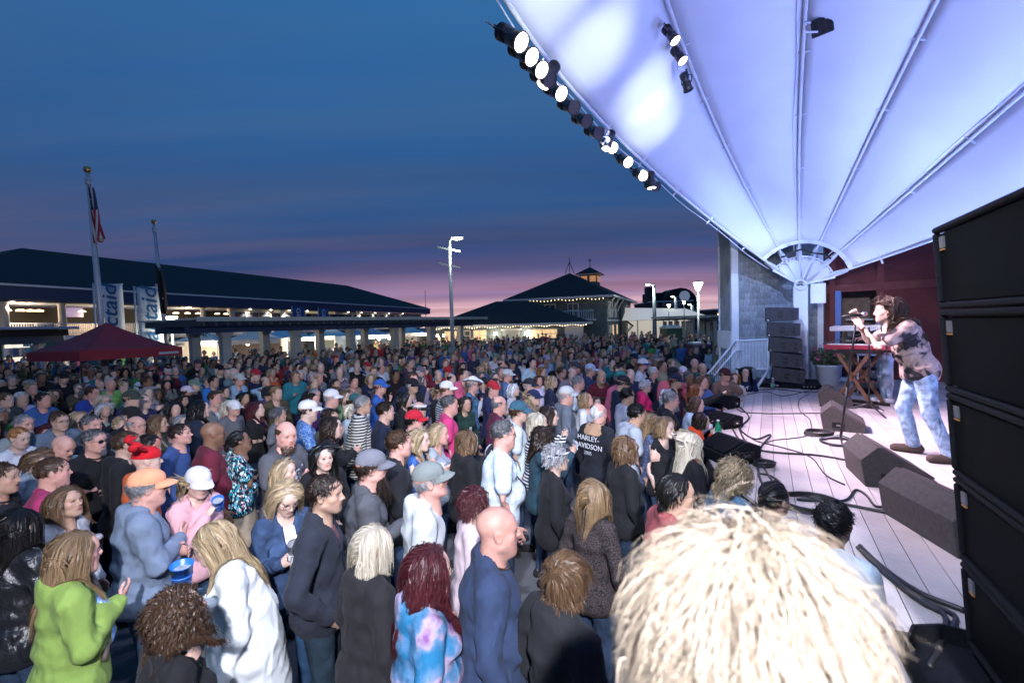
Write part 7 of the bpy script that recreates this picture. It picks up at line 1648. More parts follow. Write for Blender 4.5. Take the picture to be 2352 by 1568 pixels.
P['ponytail'] = put('with black hair tied in a low ponytail before the stage edge', 1778, 1106, 1.64, 50, 'the black ponytail', sex='f', top='tee', topc=BK, hair='tail', hairc='blk', skin='t')
P['boy'] = put('in pale blue shirt with cropped black hair at the stage corner', 1914, 1150, 1.70, 62, 'the cropped black hair', top='tee', topc=(.48, .56, .62), hair='short', hairc='blk', skin='t')
P['leyjkt'] = put('in black jacket with tan shoulders and white lettering on the back', 1375, 926, 1.74, 50, 'the lettered black jacket', fat=.6, top='long', topc=(.014, .016, .022), hair='horseshoe', hairc='wht', skin='r')
put('in black jacket with grey hair and glasses near the stage', 1540, 898, 1.76, 8, 'the grey-haired black jacket', fat=.5, top='hoodie', topc=BK, hair='short', hairc='gry', skin='r', glasses='clear', beard='full', age=1.)
P['orange'] = put('in orange hoodie leaning elbows on the stage', 1612, 942, 1.52, 12, 'the orange hoodie', sex='f', fat=.1, pose='chin', top='hoodie', topc=(.72, .07, .02), hair='bob', hairc='dkb', skin='f', stoop=.12)
put('in dark scoop top smiling towards the camera', 1528, 958, 1.64, -28, 'the smiling scoop top', sex='f', fat=.4, top='tank', topc=BK, hair='shag', hairc='dbl', skin='f', smile=.9)
put('in grey tee bending towards the stage', 1462, 918, 1.78, 25, 'the bending grey tee', fat=.3, top='tee', topc=(.34, .37, .42), hair='short', hairc='blk', skin='t', stoop=.12)
put('in a dark plaid sleeveless top with long straw hair', 1497, 948, 1.62, 20, 'the long straw hair', sex='f', top='tank', topc=(.1, .12, .2), topm='plaid cloth', hair='straight', hairc='dbl', skin='f')
P['kcap'] = put('in white pinstriped jersey and white cap with a letter', 1025, 876, 1.82, 5, 'the lettered white cap', fat=.4, top='tee', topc=(.6, .6, .62), topm='striped cloth', hat='cap', hatc=(.68, .67, .64), hair='crop', hairc='brn', skin='r')
put('in bright pink tee with grey hair', 1032, 907, 1.80, 6, 'the bright pink tee', fat=.6, top='tee', topc=(.55, .045, .16), hair='short', hairc='sgr', skin='r')
P['bhood'] = put('in dark green hoodie with a white letter, smiling', 1068, 910, 1.64, -50, 'the dark green hoodie', sex='f', fat=.3, top='hoodie', topc=(.012, .035, .028), hair='shoulder', hairc='dkb', skin='t', smile=.9)
P['cowboy'] = put('in denim shirt and white cowboy hat', 1085, 868, 1.78, -5, 'the white cowboy hat', fat=.3, top='long', topc=(.07, .17, .28), topm='denim', hat='cowboy', hatc=(.66, .66, .68), hair='short', hairc='gry', beard='full', skin='r', glasses='clear')
put('in cream striped poncho with grey hair and glasses', 832, 908, 1.80, 2, 'the striped poncho', fat=.2, top='poncho', topc=(.52, .50, .44), topm='striped cloth', hair='short', hairc='gry', skin='t', glasses='clear')
put('in navy tee and glasses beside the striped poncho', 884, 922, 1.78, 4, 'the navy tee', fat=.4, top='tee', topc=(.010, .014, .032), hair='short', hairc='dkb', skin='p', glasses='clear')
P['redcap'] = put('in a red cap and goatee', 950, 943, 1.72, 5, 'the red cap', fat=.4, top='tee', topc=(.28, .26, .28), hat='cap', hatc=(.42, .014, .03), hair='short', hairc='blk', beard='goatee', skin='r')
put('in blue tank top with long blond hair', 963, 985, 1.66, -18, 'the blue tank top', sex='f', pose='clap', top='tank', topc=(.05, .13, .38), hair='long', hairc='bld', skin='f', shut=True)
put('in off-shoulder grey top with straight blond fringe', 1008, 972, 1.66, -15, 'the off-shoulder top', sex='f', pose='chest', top='tank', topc=(.28, .32, .36), hair='bob', hairc='bld', skin='r', shut=True)
put('in black jacket with orange collar and pale striped shirt', 915, 987, 1.80, 10, 'the orange collar', fat=.4, top='jacket', topc=(.012, .013, .016), inner=(.58, .46, .52), hair='short', hairc='brn', skin='r', pose='clasp')
put('in black hoodie with brown bobbed hair, back turned', 1075, 988, 1.66, 28, 'the brown bob', sex='f', fat=.3, top='hoodie', topc=BK, hair='bob', hairc='lbr', skin='f')
put('in blue flowered shirt and white cap', 706, 920, 1.82, 4, 'the flowered blue shirt', fat=.5, top='tee', topc=(.05, .13, .34), topm='floral cloth', hat='cap', hatc=(.62, .60, .56), hair='crop', hairc='blk', skin='f', stubble=.4, pose='folded')
put('in dark jacket with long dark hair in profile', 762, 957, 1.68, 0, 'the long dark profile', sex='f', fat=.6, top='long', topc=BK, hair='shoulder', hairc='dkb', skin='f', pose='clap')
P['redgirl'] = put('in black top with dark red long hair', 588, 922, 1.68, -14, 'the dark red long hair', sex='f', pose='folded', top='tee', topc=BK, hair='straight', hairc='aub', skin='f', hp=.1)
put('in red plaid shirt with pale blond waves', 528, 918, 1.66, -20, 'the red plaid shirt', sex='f', top='long', topc=(.40, .13, .15), topm='plaid cloth', hair='shoulder', hairc='plt', skin='r')
put('in navy hoodie with long black curls', 458, 918, 1.80, 2, 'the long black curls', fat=.2, top='hoodie', topc=(.014, .020, .036), hair='wavy', hairc='blk', skin='f', hp=.05)
put('in olive cardigan with tousled brown hair', 362, 952, 1.68, -18, 'the olive cardigan', sex='f', fat=.4, top='jacket', topc=(.045, .050, .040), inner=(.45, .33, .26), hair='shag', hairc='lbr', skin='t')
put('in pale hoodie with grey-blond curls, back turned', 812, 928, 1.62, 40, 'the grey-blond curls', sex='f', top='hoodie', topc=(.40, .46, .52), hair='shag', hairc='plt', skin='f')
put('in teal cap with sunglasses resting on the brim', 1190, 922, 1.78, 8, 'the teal cap', fat=.4, top='tee', topc=(.5, .56, .60), hat='cap', hatc=(.035, .10, .14), hair='short', hairc='brn', skin='p', glasses='up')
P['phone1'] = put('in black and white striped top raising a phone', 1236, 948, 1.68, 15, 'the raised phone in stripes', sex='f', pose='phone', top='long', topc=(.62, .62, .64), topm='striped cloth', hair='bob', hairc='plt', skin='f')
put('with dark hair and sunglasses on top of the head', 1262, 934, 1.68, 2, 'the sunglasses in dark hair', sex='f', fat=.3, top='tee', topc=BK, hair='shoulder', hairc='dkb', skin='f', glasses='up')
P['phone2'] = put('with dark curls filming on a white phone', 1248, 980, 1.64, 12, 'the filming dark curls', sex='f', pose='phone', top='long', topc=(.02, .05, .07), hair='curly', hairc='dkb', skin='p', glasses='clear')
put('in grey hoodie and pale grey cap, back turned', 1300, 888, 1.80, 18, 'the pale grey cap', fat=.5, pose='pocket', top='hoodie', topc=(.11, .13, .16), hat='cap', hatc=(.42, .44, .44), hair='crop', hairc='gry', skin='r')
put('in navy hoodie and dark cap, leaning right', 1430, 863, 1.82, 15, 'the navy hoodie', fat=.3, top='hoodie', topc=(.014, .020, .045), hat='cap', hatc=(.016, .018, .024), hair='crop', hairc='blk', skin='t', hp=-.2)
put('in navy top with smooth blond bob', 1268, 862, 1.70, 8, 'the smooth blond bob', sex='f', top='long', topc=NV, hair='bob', hairc='bld', skin='f')
put('in white shirt and blue-fronted white cap', 1476, 824, 1.86, -10, 'the blue-fronted cap', fat=.6, top='long', topc=(.62, .62, .66), hat='cap', hatc=(.60, .62, .66), brimc=(.03, .06, .2), hair='crop', hairc='brn', beard='full', skin='r')
put('in dark zip sweater, white-haired with glasses', 1500, 842, 1.76, -15, 'the white-haired zip sweater', top='hoodie', topc=(.016, .02, .035), hair='crop', hairc='wht', glasses='clear', skin='r', age=1.)
put('in shocking pink scarf with short white hair', 1483, 872, 1.62, -4, 'the shocking pink scarf', sex='f', fat=.4, top='hoodie', topc=(.75, .03, .16), hair='perm', hairc='wht', skin='f', glasses='clear', age=1.)
P['point'] = put('in black sleeves pointing both arms at the stage', 1598, 882, 1.66, 5, 'the pointing black sleeves', sex='f', pose='point', top='long', topc=BK, hair='shoulder', hairc='red', skin='f')
P['brown'] = put('in brown tee and dark cap leaning on the far stage edge', 1665, 846, 1.74, -60, 'the brown tee at the stage', fat=.3, pose='lean', top='tee', topc=(.16, .10, .075), hat='cap', hatc=(.05, .016, .022), hair='crop', hairc='brn', skin='r', hy=.5)
put('in cream top, redhead child beside the brown tee', 1686, 856, 1.62, -80, 'the redhead child', sex='f', fat=0., top='tee', topc=(.62, .52, .45), hair='shoulder', hairc='gin', skin='f')
put('in navy sweatshirt with black hair and glasses by the railing', 1712, 842, 1.68, -85, 'the navy sweatshirt by the railing', sex='f', pose='clasp', top='hoodie', topc=(.012, .018, .05), topm='printed cloth', hair='long', hairc='blk', skin='f', glasses='clear')
put('in blue sweater resting arms on the stage', 1612, 862, 1.72, -35, 'the blue sweater', fat=.3, pose='lean', top='long', topc=(.07, .13, .30), hair='shag', hairc='lbr', skin='r')
put('in navy cap and sunglasses on the second row', 1552, 858, 1.78, -4, 'the navy cap with sunglasses', top='tee', topc=NV, hat='cap', hatc=(.014, .02, .045), hair='crop', hairc='brn', glasses='sun', skin='t')
P['paleblue'] = put('in pale blue sweatshirt clapping over the stage edge', 1600, 905, 1.62, 0, 'the pale blue sweatshirt', sex='f', pose='clap', top='long', topc=(.42, .52, .64), hair='bob', hairc='brn', skin='f', stoop=.1)
put('in royal blue polo and matching cap with hand at chin', 872, 872, 1.80, -5, 'the royal blue cap', fat=.3, pose='chin', top='tee', topc=(.03, .10, .36), hat='cap', hatc=(.03, .10, .34), hair='crop', hairc='brn', skin='r')
put('with grey curls raising one hand', 968, 866, 1.66, -10, 'the raised hand with curls', sex='f', pose='wave', top='tee', topc=(.06, .11, .30), hair='curly', hairc='sgr', skin='p', glasses='clear')
put('in black cap with crossed arms left of the lettered cap', 1012, 882, 1.74, -20, None, top='tee', topc=BK, hat='cap', hatc=BK, hair='crop', hairc='brn', skin='t', pose='folded')
put('in maroon sweater with bald crown and sunglasses', 1145, 908, 1.74, 12, 'the bald crown in maroon', fat=.5, top='long', topc=(.09, .015, .04), hair='horseshoe', hairc='sgr', glasses='clear', skin='r')
put('in white top with dark blond hair, head tilted back', 1345, 900, 1.66, 5, 'the tilted back head', sex='f', top='tee', topc=WH, hair='bob', hairc='dbl', skin='r', hp=.3)
put('in pale shirt with short grey hair, third row', 1328, 862, 1.80, 2, 'the short grey hair', fat=.4, top='tee', topc=(.45, .52, .58), hair='crop', hairc='gry', skin='r')
put('in light blue cap with a curved brim', 1355, 836, 1.82, 5, 'the light blue cap', fat=.4, top='tee', topc=(.03, .05, .12), hat='cap', hatc=(.36, .45, .56), hair='crop', hairc='gry', skin='r')
put('with black hair seen from behind by the pink scarf', 1440, 890, 1.74, 20, None, top='tee', topc=(.3, .32, .4), hair='short', hairc='blk', skin='t')
# left middle rows
L2 = [('in teal checked shirt smiling under the red canopy', 70, 872, 1.80, -55, dict(fat=.7, top='tee', topc=(.13, .24, .24), hair='short', hairc='gry', skin='r', smile=.8)),
 ('in plaid dress with dark fringe', 52, 905, 1.64, -60, dict(sex='f', fat=.4, top='tank', topc=(.10, .03, .03), topm='plaid cloth', hair='shoulder', hairc='blk', skin='p', smile=.6)),
 ('in charcoal wrap top with blond curls and folded arms', 106, 900, 1.66, -55, dict(sex='f', fat=.5, pose='folded', top='long', topc=(.03, .032, .036), hair='curly', hairc='bld', skin='r')),
 ('in cobalt blue jacket and glasses', 212, 886, 1.80, -45, dict(fat=.4, top='jacket', topc=(.02, .05, .28), inner=(.3, .3, .35), hair='short', hairc='brn', glasses='clear', skin='r')),
 ('in black sweatshirt with white lettering', 238, 906, 1.66, -62, dict(sex='f', fat=.4, top='long', topc=BK, hair='shag', hairc='plt', skin='f', glasses='clear')),
 ('in lime tee with one hand at the ear', 252, 870, 1.80, -50, dict(fat=.4, pose='wave', top='tee', topc=(.18, .42, .10), hair=None, hairc='gry', skin='r', stubble=.4)),
 ('in white patterned cardigan with black fringe', 358, 878, 1.66, -50, dict(sex='f', top='jacket', topc=(.5, .5, .48), topm='lace cloth', inner=(.05, .05, .06), hair='shoulder', hairc='blk', skin='p')),
 ('in mint green tee with dark hair', 446, 862, 1.76, -45, dict(top='tee', topc=(.25, .52, .30), hair='short', hairc='blk', skin='t', beard='full')),
 ('in bright blue long-sleeved shirt with arms folded', 490, 862, 1.80, -40, dict(pose='folded', top='long', topc=(.03, .16, .48), hair='short', hairc='blk', skin='t')),
 ('in pale blue open shirt and bucket-like cap', 548, 858, 1.82, -40, dict(top='jacket', topc=(.30, .42, .54), inner=(.04, .10, .30), hat='cap', hatc=(.40, .42, .40), hair='crop', hairc='brn', skin='r')),
 ('in grey tee with grey goatee below the canopy', 52, 952, 1.76, -50, dict(fat=.5, top='tee', topc=(.26, .30, .30), hair='crop', hairc='gry', beard='goatee', skin='r')),
 ('in slate hoodie and glinting glasses', 135, 945, 1.76, -60, dict(fat=.2, top='hoodie', topc=(.12, .16, .22), hair='short', hairc='brn', glasses='clear', skin='p')),
 ('in dark scarf patterned in red and white', 102, 975, 1.58, -70, dict(sex='f', top='hoodie', topc=(.02, .024, .04), hair='bob', hairc='aub', skin='p', hp=-.25)),
 ('in dark zipped jacket with grey hair, mouth turned down', 208, 952, 1.78, -50, dict(fat=.4, top='jacket', topc=(.03, .04, .055), inner=(.35, .38, .42), hair='short', hairc='sgr', skin='r', age=1.)),
 ('in black tee, goatee and sunglasses, arms folded', 215, 985, 1.76, -45, dict(fat=.3, pose='folded', top='tee', topc=BK, hair='short', hairc='sgr', beard='goatee', glasses='sun', skin='r')),
 ('in white shirt with glasses, bald on top', 312, 955, 1.72, -50, dict(fat=.4, top='tee', topc=(.60, .62, .66), hair='balding', hairc='gry', glasses='clear', skin='r')),
 ('in blue tee looking up sideways', 412, 972, 1.72, -20, dict(top='tee', topc=(.04, .08, .22), hair='crop', hairc='dkb', skin='r', hp=.1)),
 ('in zipped dark hooded sweater with blond ponytail', 278, 955, 1.66, -55, dict(sex='f', top='hoodie', topc=(.02, .022, .028), hair='tail', hairc='bld', skin='f')),
 ('in black cap and grey moustache', 300, 935, 1.78, -50, dict(top='tee', topc=BK, hat='cap', hatc=BK, hair='crop', hairc='gry', beard='tache', skin='r')),
 ('in pale beige jacket with crossed arms', 492, 898, 1.76, -45, dict(fat=.3, pose='folded', top='jacket', topc=(.40, .38, .33), inner=(.6, .6, .6), hair='crop', hairc='brn', skin='r')),
 ('in black ribbed top with black bob', 560, 900, 1.62, -50, dict(sex='f', top='long', topc=BK, topm='striped cloth', hair='bob', hairc='blk', skin='t')),
 ('in white cap half hidden behind the blond waves', 535, 920, 1.66, -40, dict(top='tee', topc=GR, hat='cap', hatc=(.6, .6, .58), hair='crop', hairc='gry', skin='r')),
 ('in white denim jacket standing tall in the middle distance', 818, 823, 1.82, -45, dict(sex='f', top='jacket', topc=(.50, .54, .60), inner=(.6, .6, .62), hair='crop', hairc='bld', skin='f', pose='clasp')),
 ('in green cardigan and white tee with glasses', 790, 896, 1.66, -30, dict(sex='f', top='jacket', topc=(.16, .26, .12), inner=(.6, .6, .6), hair='bob', hairc='lbr', glasses='clear', skin='f')),
 ('in blue-grey tee and white cap looking right', 760, 895, 1.80, 0, dict(fat=.5, top='tee', topc=(.10, .17, .26), hat='cap', hatc=(.6, .6, .62), hair='crop', hairc='gry', skin='r')),
 ('in black vest over a white hood', 722, 892, 1.68, -35, dict(sex='f', top='hoodie', topc=(.5, .52, .56), hair='crop', hairc='gry', skin='r', glasses='clear')),
 ('in grey tee with curls beside the flowered shirt', 640, 935, 1.60, -20, dict(sex='f', top='tee', topc=GR, hair='perm', hairc='sgr', skin='t', smile=.6)),
 ('in brown tee and glasses with hand on the chin', 757, 938, 1.70, -30, dict(pose='chin', top='tee', topc=(.05, .05, .045), hair='short', hairc='dkb', glasses='clear', skin='t')),
 ('in green cap and glasses', 815, 905, 1.68, -45, dict(sex='f', top='tee', topc=(.03, .06, .05), hat='cap', hatc=(.02, .10, .10), hair='bob', hairc='brn', glasses='clear', skin='p')),
 ('in black visor and blue tee behind the red cap', 962, 922, 1.64, -10, dict(sex='f', top='tee', topc=(.04, .09, .25), hat='visor', hatc=(.6, .6, .62), brimc=BK, hair='bob', hairc='dkb', skin='p')),
 ('in dark jacket, black hair hiding the face', 930, 900, 1.70, 0, dict(sex='f', top='long', topc=BK, hair='bob', hairc='blk', skin='p')),
 ('in pale grey fleece with brunette curls holding the chin', 1085, 880, 1.66, -10, dict(sex='f', pose='chin', top='hoodie', topc=(.45, .47, .5), hair='long', hairc='dbl', skin='f')),
 ('in white tee with long auburn hair, profile', 1135, 868, 1.68, 5, dict(sex='f', top='tee', topc=(.1, .1, .13), hair='long', hairc='brn', skin='f')),
 ('in pale cap and blue shirt behind the navy bob', 1165, 848, 1.78, 5, dict(top='tee', topc=(.08, .14, .26), hat='cap', hatc=(.42, .44, .42), hair='crop', hairc='gry', skin='r')),
 ('in black cap with red letter and sunglasses on it', 1215, 870, 1.76, 0, dict(top='tee', topc=(.4, .2, .3), hat='cap', hatc=(.014, .018, .03), glasses='up', hair='crop', hairc='gry', skin='r')),
 ('in white blouse with grey bob, mouth open', 1180, 880, 1.64, -10, dict(sex='f', top='tee', topc=(.4, .4, .45), hair='bob', hairc='wht', skin='f')),
 ('in black shirt and dark blue cap, small and far right', 1455, 812, 1.80, -30, dict(top='tee', topc=BK, hat='cap', hatc=NV, hair='crop', hairc='brn', skin='t')),
 ('in auburn curls and dark blouse lit red', 1440, 850, 1.66, -30, dict(sex='f', top='long', topc=(.08, .02, .025), hair='curly', hairc='gin', glasses='clear', skin='f')),
 ('in maroon blouse with short blond hair smiling', 1542, 824, 1.72, -30, dict(sex='f', top='long', topc=(.06, .015, .03), hair='crop', hairc='bld', glasses='clear', smile=.8, skin='f')),
 ('in navy shirt and black cap in the red-lit row', 1322, 832, 1.80, -10, dict(top='tee', topc=NV, hat='cap', hatc=(.06, .05, .06), hair='crop', hairc='gry', skin='r')),
 ('in peach blouse with long strawberry hair', 1245, 842, 1.68, -25, dict(sex='f', top='long', topc=(.5, .3, .28), hair='long', hairc='gin', skin='f')),
 ('in dark shirt and glasses with brown hair, red-lit', 1290, 842, 1.76, -25, dict(top='tee', topc=(.04, .03, .04), hair='short', hairc='brn', glasses='clear', skin='r')),
 ('in white tee with curly blond hair, red-lit', 1318, 848, 1.62, -40, dict(sex='f', top='tee', topc=(.6, .5, .5), hair='perm', hairc='bld', skin='f'))]
for lb, u, v, h, rel, kw in L2: P[lb] = put(lb, u, v, h, rel, None, **kw)
# ---- lettering on clothes
chest(P['leyjkt'], 'HARLEY-', .085, (.6, .6, .62), 1.36, -.175, True, .02); chest(P['leyjkt'], 'DAVIDSON', .085, (.6, .6, .62), 1.27, -.185, True, .02); chest(P['leyjkt'], '2005', .06, (.45, .45, .5), 1.19, -.185, True, .02)
chest(P['bhood'], 'B', .10, (.6, .6, .62), 1.22, .165); chest(P['in black sweatshirt with white lettering'], 'EASTMAN WINERY', .045, (.6, .6, .62), 1.30, .165)
o = lettering('K', .05, mat('print navy', (.02, .03, .10), .7), P['kcap']['hat'], (0, .10, .10), (R(60), 0, PI)); o = lettering('BRUE', .03, mat('print pale', (.55, .57, .6), .7), P['whitehood']['hat'], (.0, .098, .095), (R(62), 0, PI))
# tan yoke of the lettered jacket
# ---- things in hands
def cup(p, label, col, h=.12, r=.045, lean=(0, 0), name='plastic_cup', word=None, lid=None):
    root = empty(name, p, 0, label, 'cup'); root.rotation_euler = (lean[0], lean[1], 0)
    b = MB(); b.lathe([(r*.72, -h/2), (r*.74, -h/2+.003), (r*.98, h/2), (r*1.03, h/2), (r*1.03, h/2+.006), (r*.95, h/2+.004), (r*.70, -h/2+.01)], (0, 0, 0), 20); b.build('wall', mat('cup '+label[:8], col, .35), root, True)
    if lid is None: b = MB(); b.lathe([(.001, 0), (r*.88, 0)], (0, 0, h*.30), 18); b.build('drink', mat('pale drink', (.55, .55, .5), .2), root)
    else: b = MB(); b.lathe([(r*1.04, h/2), (r*1.06, h/2+.012), (r*.9, h/2+.03), (.002, h/2+.034)], (0, 0, 0), 20); b.build('lid', mat('cup lid '+label[:6], lid, .4), root, True)
    for k in range(2): b = MB(); rr = r*(.80+.1*k); b.lathe([(rr, -.02+.03*k), (rr+.0025, -.016+.03*k), (rr, -.012+.03*k)], (0, 0, 0), 18); b.build('ridge', mat('cup '+label[:8], col, .35), root)
    if word: b = MB(); b.lathe([(r*.93, -.01), (r*.97, .035)], (0, 0, 0), 18); b.build('sticker', mat('white sticker', (.7, .7, .72), .4), root); lettering(word, .05, mat('dark print', (.03, .03, .05), .5), root, (0, -r*1.0, .012), (PI/2, 0, 0))
    return root
cup(at(418, 1325, y=2.22), 'royal blue plastic cup held by the long white coat', (.02, .13, .50), .13, .05, (.1, .1))
hp_, _ = hand_world(P['pink'], 1); cup(hp_, 'small blue plastic cup at the lips of the pink hoodie', (.03, .14, .48), .11, .042, (.5, .3))
hp_, _ = hand_world(P['denim'], 1); cup(hp_, 'steel tumbler with white sticker held by the denim jacket', (.35, .36, .38), .17, .042, (0, 0), 'tumbler', 'UV', (.2, .2, .22))
hp_, _ = hand_world(P['beardcap'], 1); cup(at(838, 1180, y=hp_.y-.1), 'black tumbler with round white lid before the long beard', (.02, .02, .025), .14, .045, (0, 0), 'tumbler', None, (.7, .7, .72))
hp_, _ = hand_world(P['highl'], 1); cup(hp_, 'dark drink can beside the pale open shirt', (.02, .03, .05), .12, .033, (0, 0), 'drink_can', None, (.3, .3, .32))
def phone(r, label, col=(.02, .02, .025)):
    p, M = hand_world(r, 1, .10); p2, _ = hand_world(r, -1, .10); p = (p+p2)/2; root = empty('phone', p, r['root'].rotation_euler.z, label, 'phone')
    b = MB(); b.box((0, 0, .02), (.15, .009, .075), bev=.003); b.build('case', mat('phone case %s' % (col,), col, .3), root); b = MB(); b.box((0, -.006, .02), (.14, .003, .066)); b.build('screen', mat('phone screen', (.05, .06, .09), .1, emit=(.3, .35, .6), estr=.6), root); b = MB(); b.lathe([(.006, 0), (.006, .003)], (.055, .006, .04), 8, Matrix.Rotation(-PI/2, 3, 'X')); b.build('camera_lens', MATS['lens'], root)
phone(P['phone1'], 'black phone held up by the striped top'); phone(P['phone2'], 'white phone held up by the dark curls', (.6, .6, .62))
# neck chain of the bald person, belt bag strap, black sweater over the shoulder, lobster claws etc.
g = P['bald']['g']; b = MB(); nk = g.neck; b.tube([Vector((.078*math.cos(a), .02+.085*math.sin(a), nk[2]-.012-.05*max(0, math.sin(a)))) for a in np.linspace(0, 2*PI, 26)], .0045, 5); b.build('neck_chain', mat('gold chain', (.6, .42, .15), .3, metal=1.), P['bald']['root'], True)
S = SDF((-.5, -.35, .8), (.5, .4, 1.6), .016); gq = P['floral']['g']; torso(S, gq, .035, 1.05); S.cap((-.5, 0, 1.0), (-.05, .0, 1.62), .12, .10, k=0) if False else None
S.ell((.28, -.02, 1.25), (.30, .5, .62), k=.01, sub=True); V, F_ = S.mesh(); o = link('draped_sweater', mesh_np('draped_sweater', V, F_, MATS['cloth']), P['floral']['root']); o.color = (.012, .012, .014, 1)
S = SDF((-.5, -.4, .7), (.5, .5, 1.6), .018); gq = P['leyjkt']['g']; torso(S, gq, .024, 1.38); S.cap(gq.neck+np.array([0, 0, -.05]), gq.neck+np.array([0, .04, .2]), .062, .09, k=.01, sub=True); V, F_ = S.mesh(); o = link('shoulder_yoke', mesh_np('shoulder_yoke', V, F_, MATS['cloth']), P['leyjkt']['root']); o.color = (.42, .26, .16, 1)
# shoulder strap and shirt of the green hoodie wearer
S = SDF((-.4, -.4, .8), (.4, .5, 1.6), .016); gq = P['green']['g']; torso(S, gq, .032, .86); S.ell((0, -.12, 1.2), (.5, .235, .7), k=.01, sub=True)
for q in (-1, 1): S.ell((q*.26, .2, 1.2), (.15, .4, .9), k=.01, sub=True)
S.cap(gq.neck+np.array([0, 0, -.05]), gq.neck+np.array([0, .04, .2]), .064, .09, k=.01, sub=True); V, F_ = S.mesh(); o = link('tee_shirt', mesh_np('tee_shirt', V, F_, MATS['printed cloth']), P['green']['root']); o.color = (.16, .30, .60, 1)
b = MB(); b.tube([Vector((-.12+.30*t, .115+.045*math.sin(PI*t), 1.43-.42*t)) for t in np.linspace(0, 1, 14)], .018, 6); b.build('bag_strap', mat('brown strap', (.06, .045, .035), .6), P['green']['root'], True)

# ---- the blond head right in front of the camera
HAIRC['cream'] = (.46, .37, .27)
HAIR_KW['near'] = dict(length=.15, style='down', width=.0012, vol=.046, back=-.085, seg=5, n=16000, jit=.34, curl=.0025, cfreq=60, part=.0, lenvar=.6, grav=.55, psoft=.035, clump=.42)
bp = at(1765, 1255, y=.56); hgt = 1.66
nb = person('person with bright blond hair, back of the head filling the lower right', (bp.x-.075, bp.y-.07, bp.z-hgt*.985), R(52-90), hgt, 'f', .3, 'down', 'long', (.5, .5, .52), hair='near', hairc='cream', skin='f', lod=0); NAMED.append((bp.x, bp.y, 'the big blond head')); PEOPLE.append((bp.x, bp.y))
b = MB(); zt_ = bp.z-hgt*.985; b.box((bp.x-.1, bp.y-.15, zt_/2), (.9, .9, zt_)); tag(b.build('step_block', mat('grey landing', (.18, .18, .19), .8, var=.2)), kind='structure')

# ---- singer
fdir = R(150); FV = Vector((math.cos(fdir), math.sin(fdir), 0)); hd_ = at(2038, 722, y=5.0); sp_ = hd_-FV*.265
lj = {1: ((.10, -.02, .90), (.13, .10, .49), (.15, .0, .06)), -1: ((-.10, -.02, .90), (-.15, -.06, .48), (-.17, -.22, .06))}
sg = person('person singing into a microphone in bleached tee and faded jeans', (sp_.x, sp_.y, DECK), fdir-PI/2, 1.80, 'm', .35, 'sing', 'tee', (.3, .25, .2), 'veined cloth', botc=(.24, .34, .48), hair='mane', hairc='brn', skin='f', stoop=.24, legj=lj, hp=.05, stubble=.5, shoes=(.05, .035, .03), hseed=2)
NAMED.append((sp_.x, sp_.y, 'the singer'))
for k in range(12): a = 2*PI*k/12; b = MB(); b.box((.158*math.cos(a), -.005+.125*math.sin(a), 1.0), (.07, .02, .035), Matrix.Rotation(a+PI/2, 3, 'Z')); b.build('belt_segment', black_metal if k % 3 else chrome, sg['root'])
mw, _ = hand_world(sg, 1, .07); mw2, _ = hand_world(sg, -1, .07); MICD = (FV+Vector((0, 0, -.12))).normalized(); mic_at = (mw+mw2)/2-MICD*.07+Vector((0, 0, .015))
mb_ = on_deck(1930, 1018)
ms = empty('microphone_stand', mb_, 0, 'black straight microphone stand with round ring base held by the singer', 'microphone stand')
b = MB(); b.tube(ring((0, 0, .02), .20, .0), .016, 8, False); b.build('base_ring', black_metal, ms, True)
for a in (0, 2.1, 4.2): b = MB(); b.tube([(0, 0, .10), (.20*math.cos(a), .20*math.sin(a), .025)], .010, 6); b.build('base_spoke', chrome, ms)
top_ = mic_at-mb_+MICD*.06-Vector((0, 0, .03)); b = MB(); b.tube([(0, 0, .05), top_*.5], .015, 8); b.tube([top_*.48, top_], .010, 8); b.build('pole', black_metal, ms, True)
b = MB(); b.tube([top_*.47, top_*.51], .022, 8); b.build('clutch', black_metal, ms)
mc = empty('microphone', mic_at, 0, 'black handheld microphone in the singer\'s hands', 'microphone')
d = MICD; b = MB(); M3 = d.to_track_quat('Z', 'Y').to_matrix(); b.lathe([(.013, 0), (.017, -.08), (.019, -.02)][0:1]+[(.018, .03), (.015, .12), (.013, .20)], (0, 0, 0), 12, M3); b.build('handle', black_metal, mc, True)
b = MB(); b.lathe([(.004, -.045), (.020, -.035), (.026, -.015), (.024, .005), (.016, .012)], (0, 0, 0), 14, M3); b.build('mesh_head', chrome, mc, True)
kb = on_deck(2018, 928)
person('person in faded jeans and white sneakers at the keyboards behind the singer', (kb.x+.2, kb.y+.1, DECK), R(160)-PI/2, 1.78, 'm', .3, 'keys', 'tee', (.30, .26, .34), botc=(.30, .38, .50), hair='short', hairc='brn', skin='r', shoes=(.6, .6, .62), lod=1)
# ================================================================== THE REST OF THE CROWD
def in_poly(p, poly):
    c = False; n = len(poly)
    for i in range(n):
        a, b_ = poly[i], poly[(i+1) % n]
        if (a.y > p[1]) != (b_.y > p[1]) and p[0] < (b_.x-a.x)*(p[1]-a.y)/(b_.y-a.y)+a.x: c = not c
    return c
rr = random.Random(11)
COLS = [('black', (.012, .012, .014), 26), ('navy', (.016, .022, .055), 14), ('charcoal', (.045, .047, .052), 10), ('grey', (.17, .18, .20), 9), ('white', (.56, .56, .58), 9), ('blue', (.04, .12, .34), 8), ('pale blue', (.32, .42, .54), 6), ('red', (.33, .02, .03), 5), ('maroon', (.11, .014, .026), 4), ('pink', (.50, .12, .20), 4), ('teal', (.02, .16, .18), 4), ('olive', (.07, .075, .04), 4), ('tan', (.33, .25, .17), 4), ('green', (.05, .20, .06), 3), ('purple', (.10, .03, .16), 3), ('orange', (.55, .14, .03), 1)]
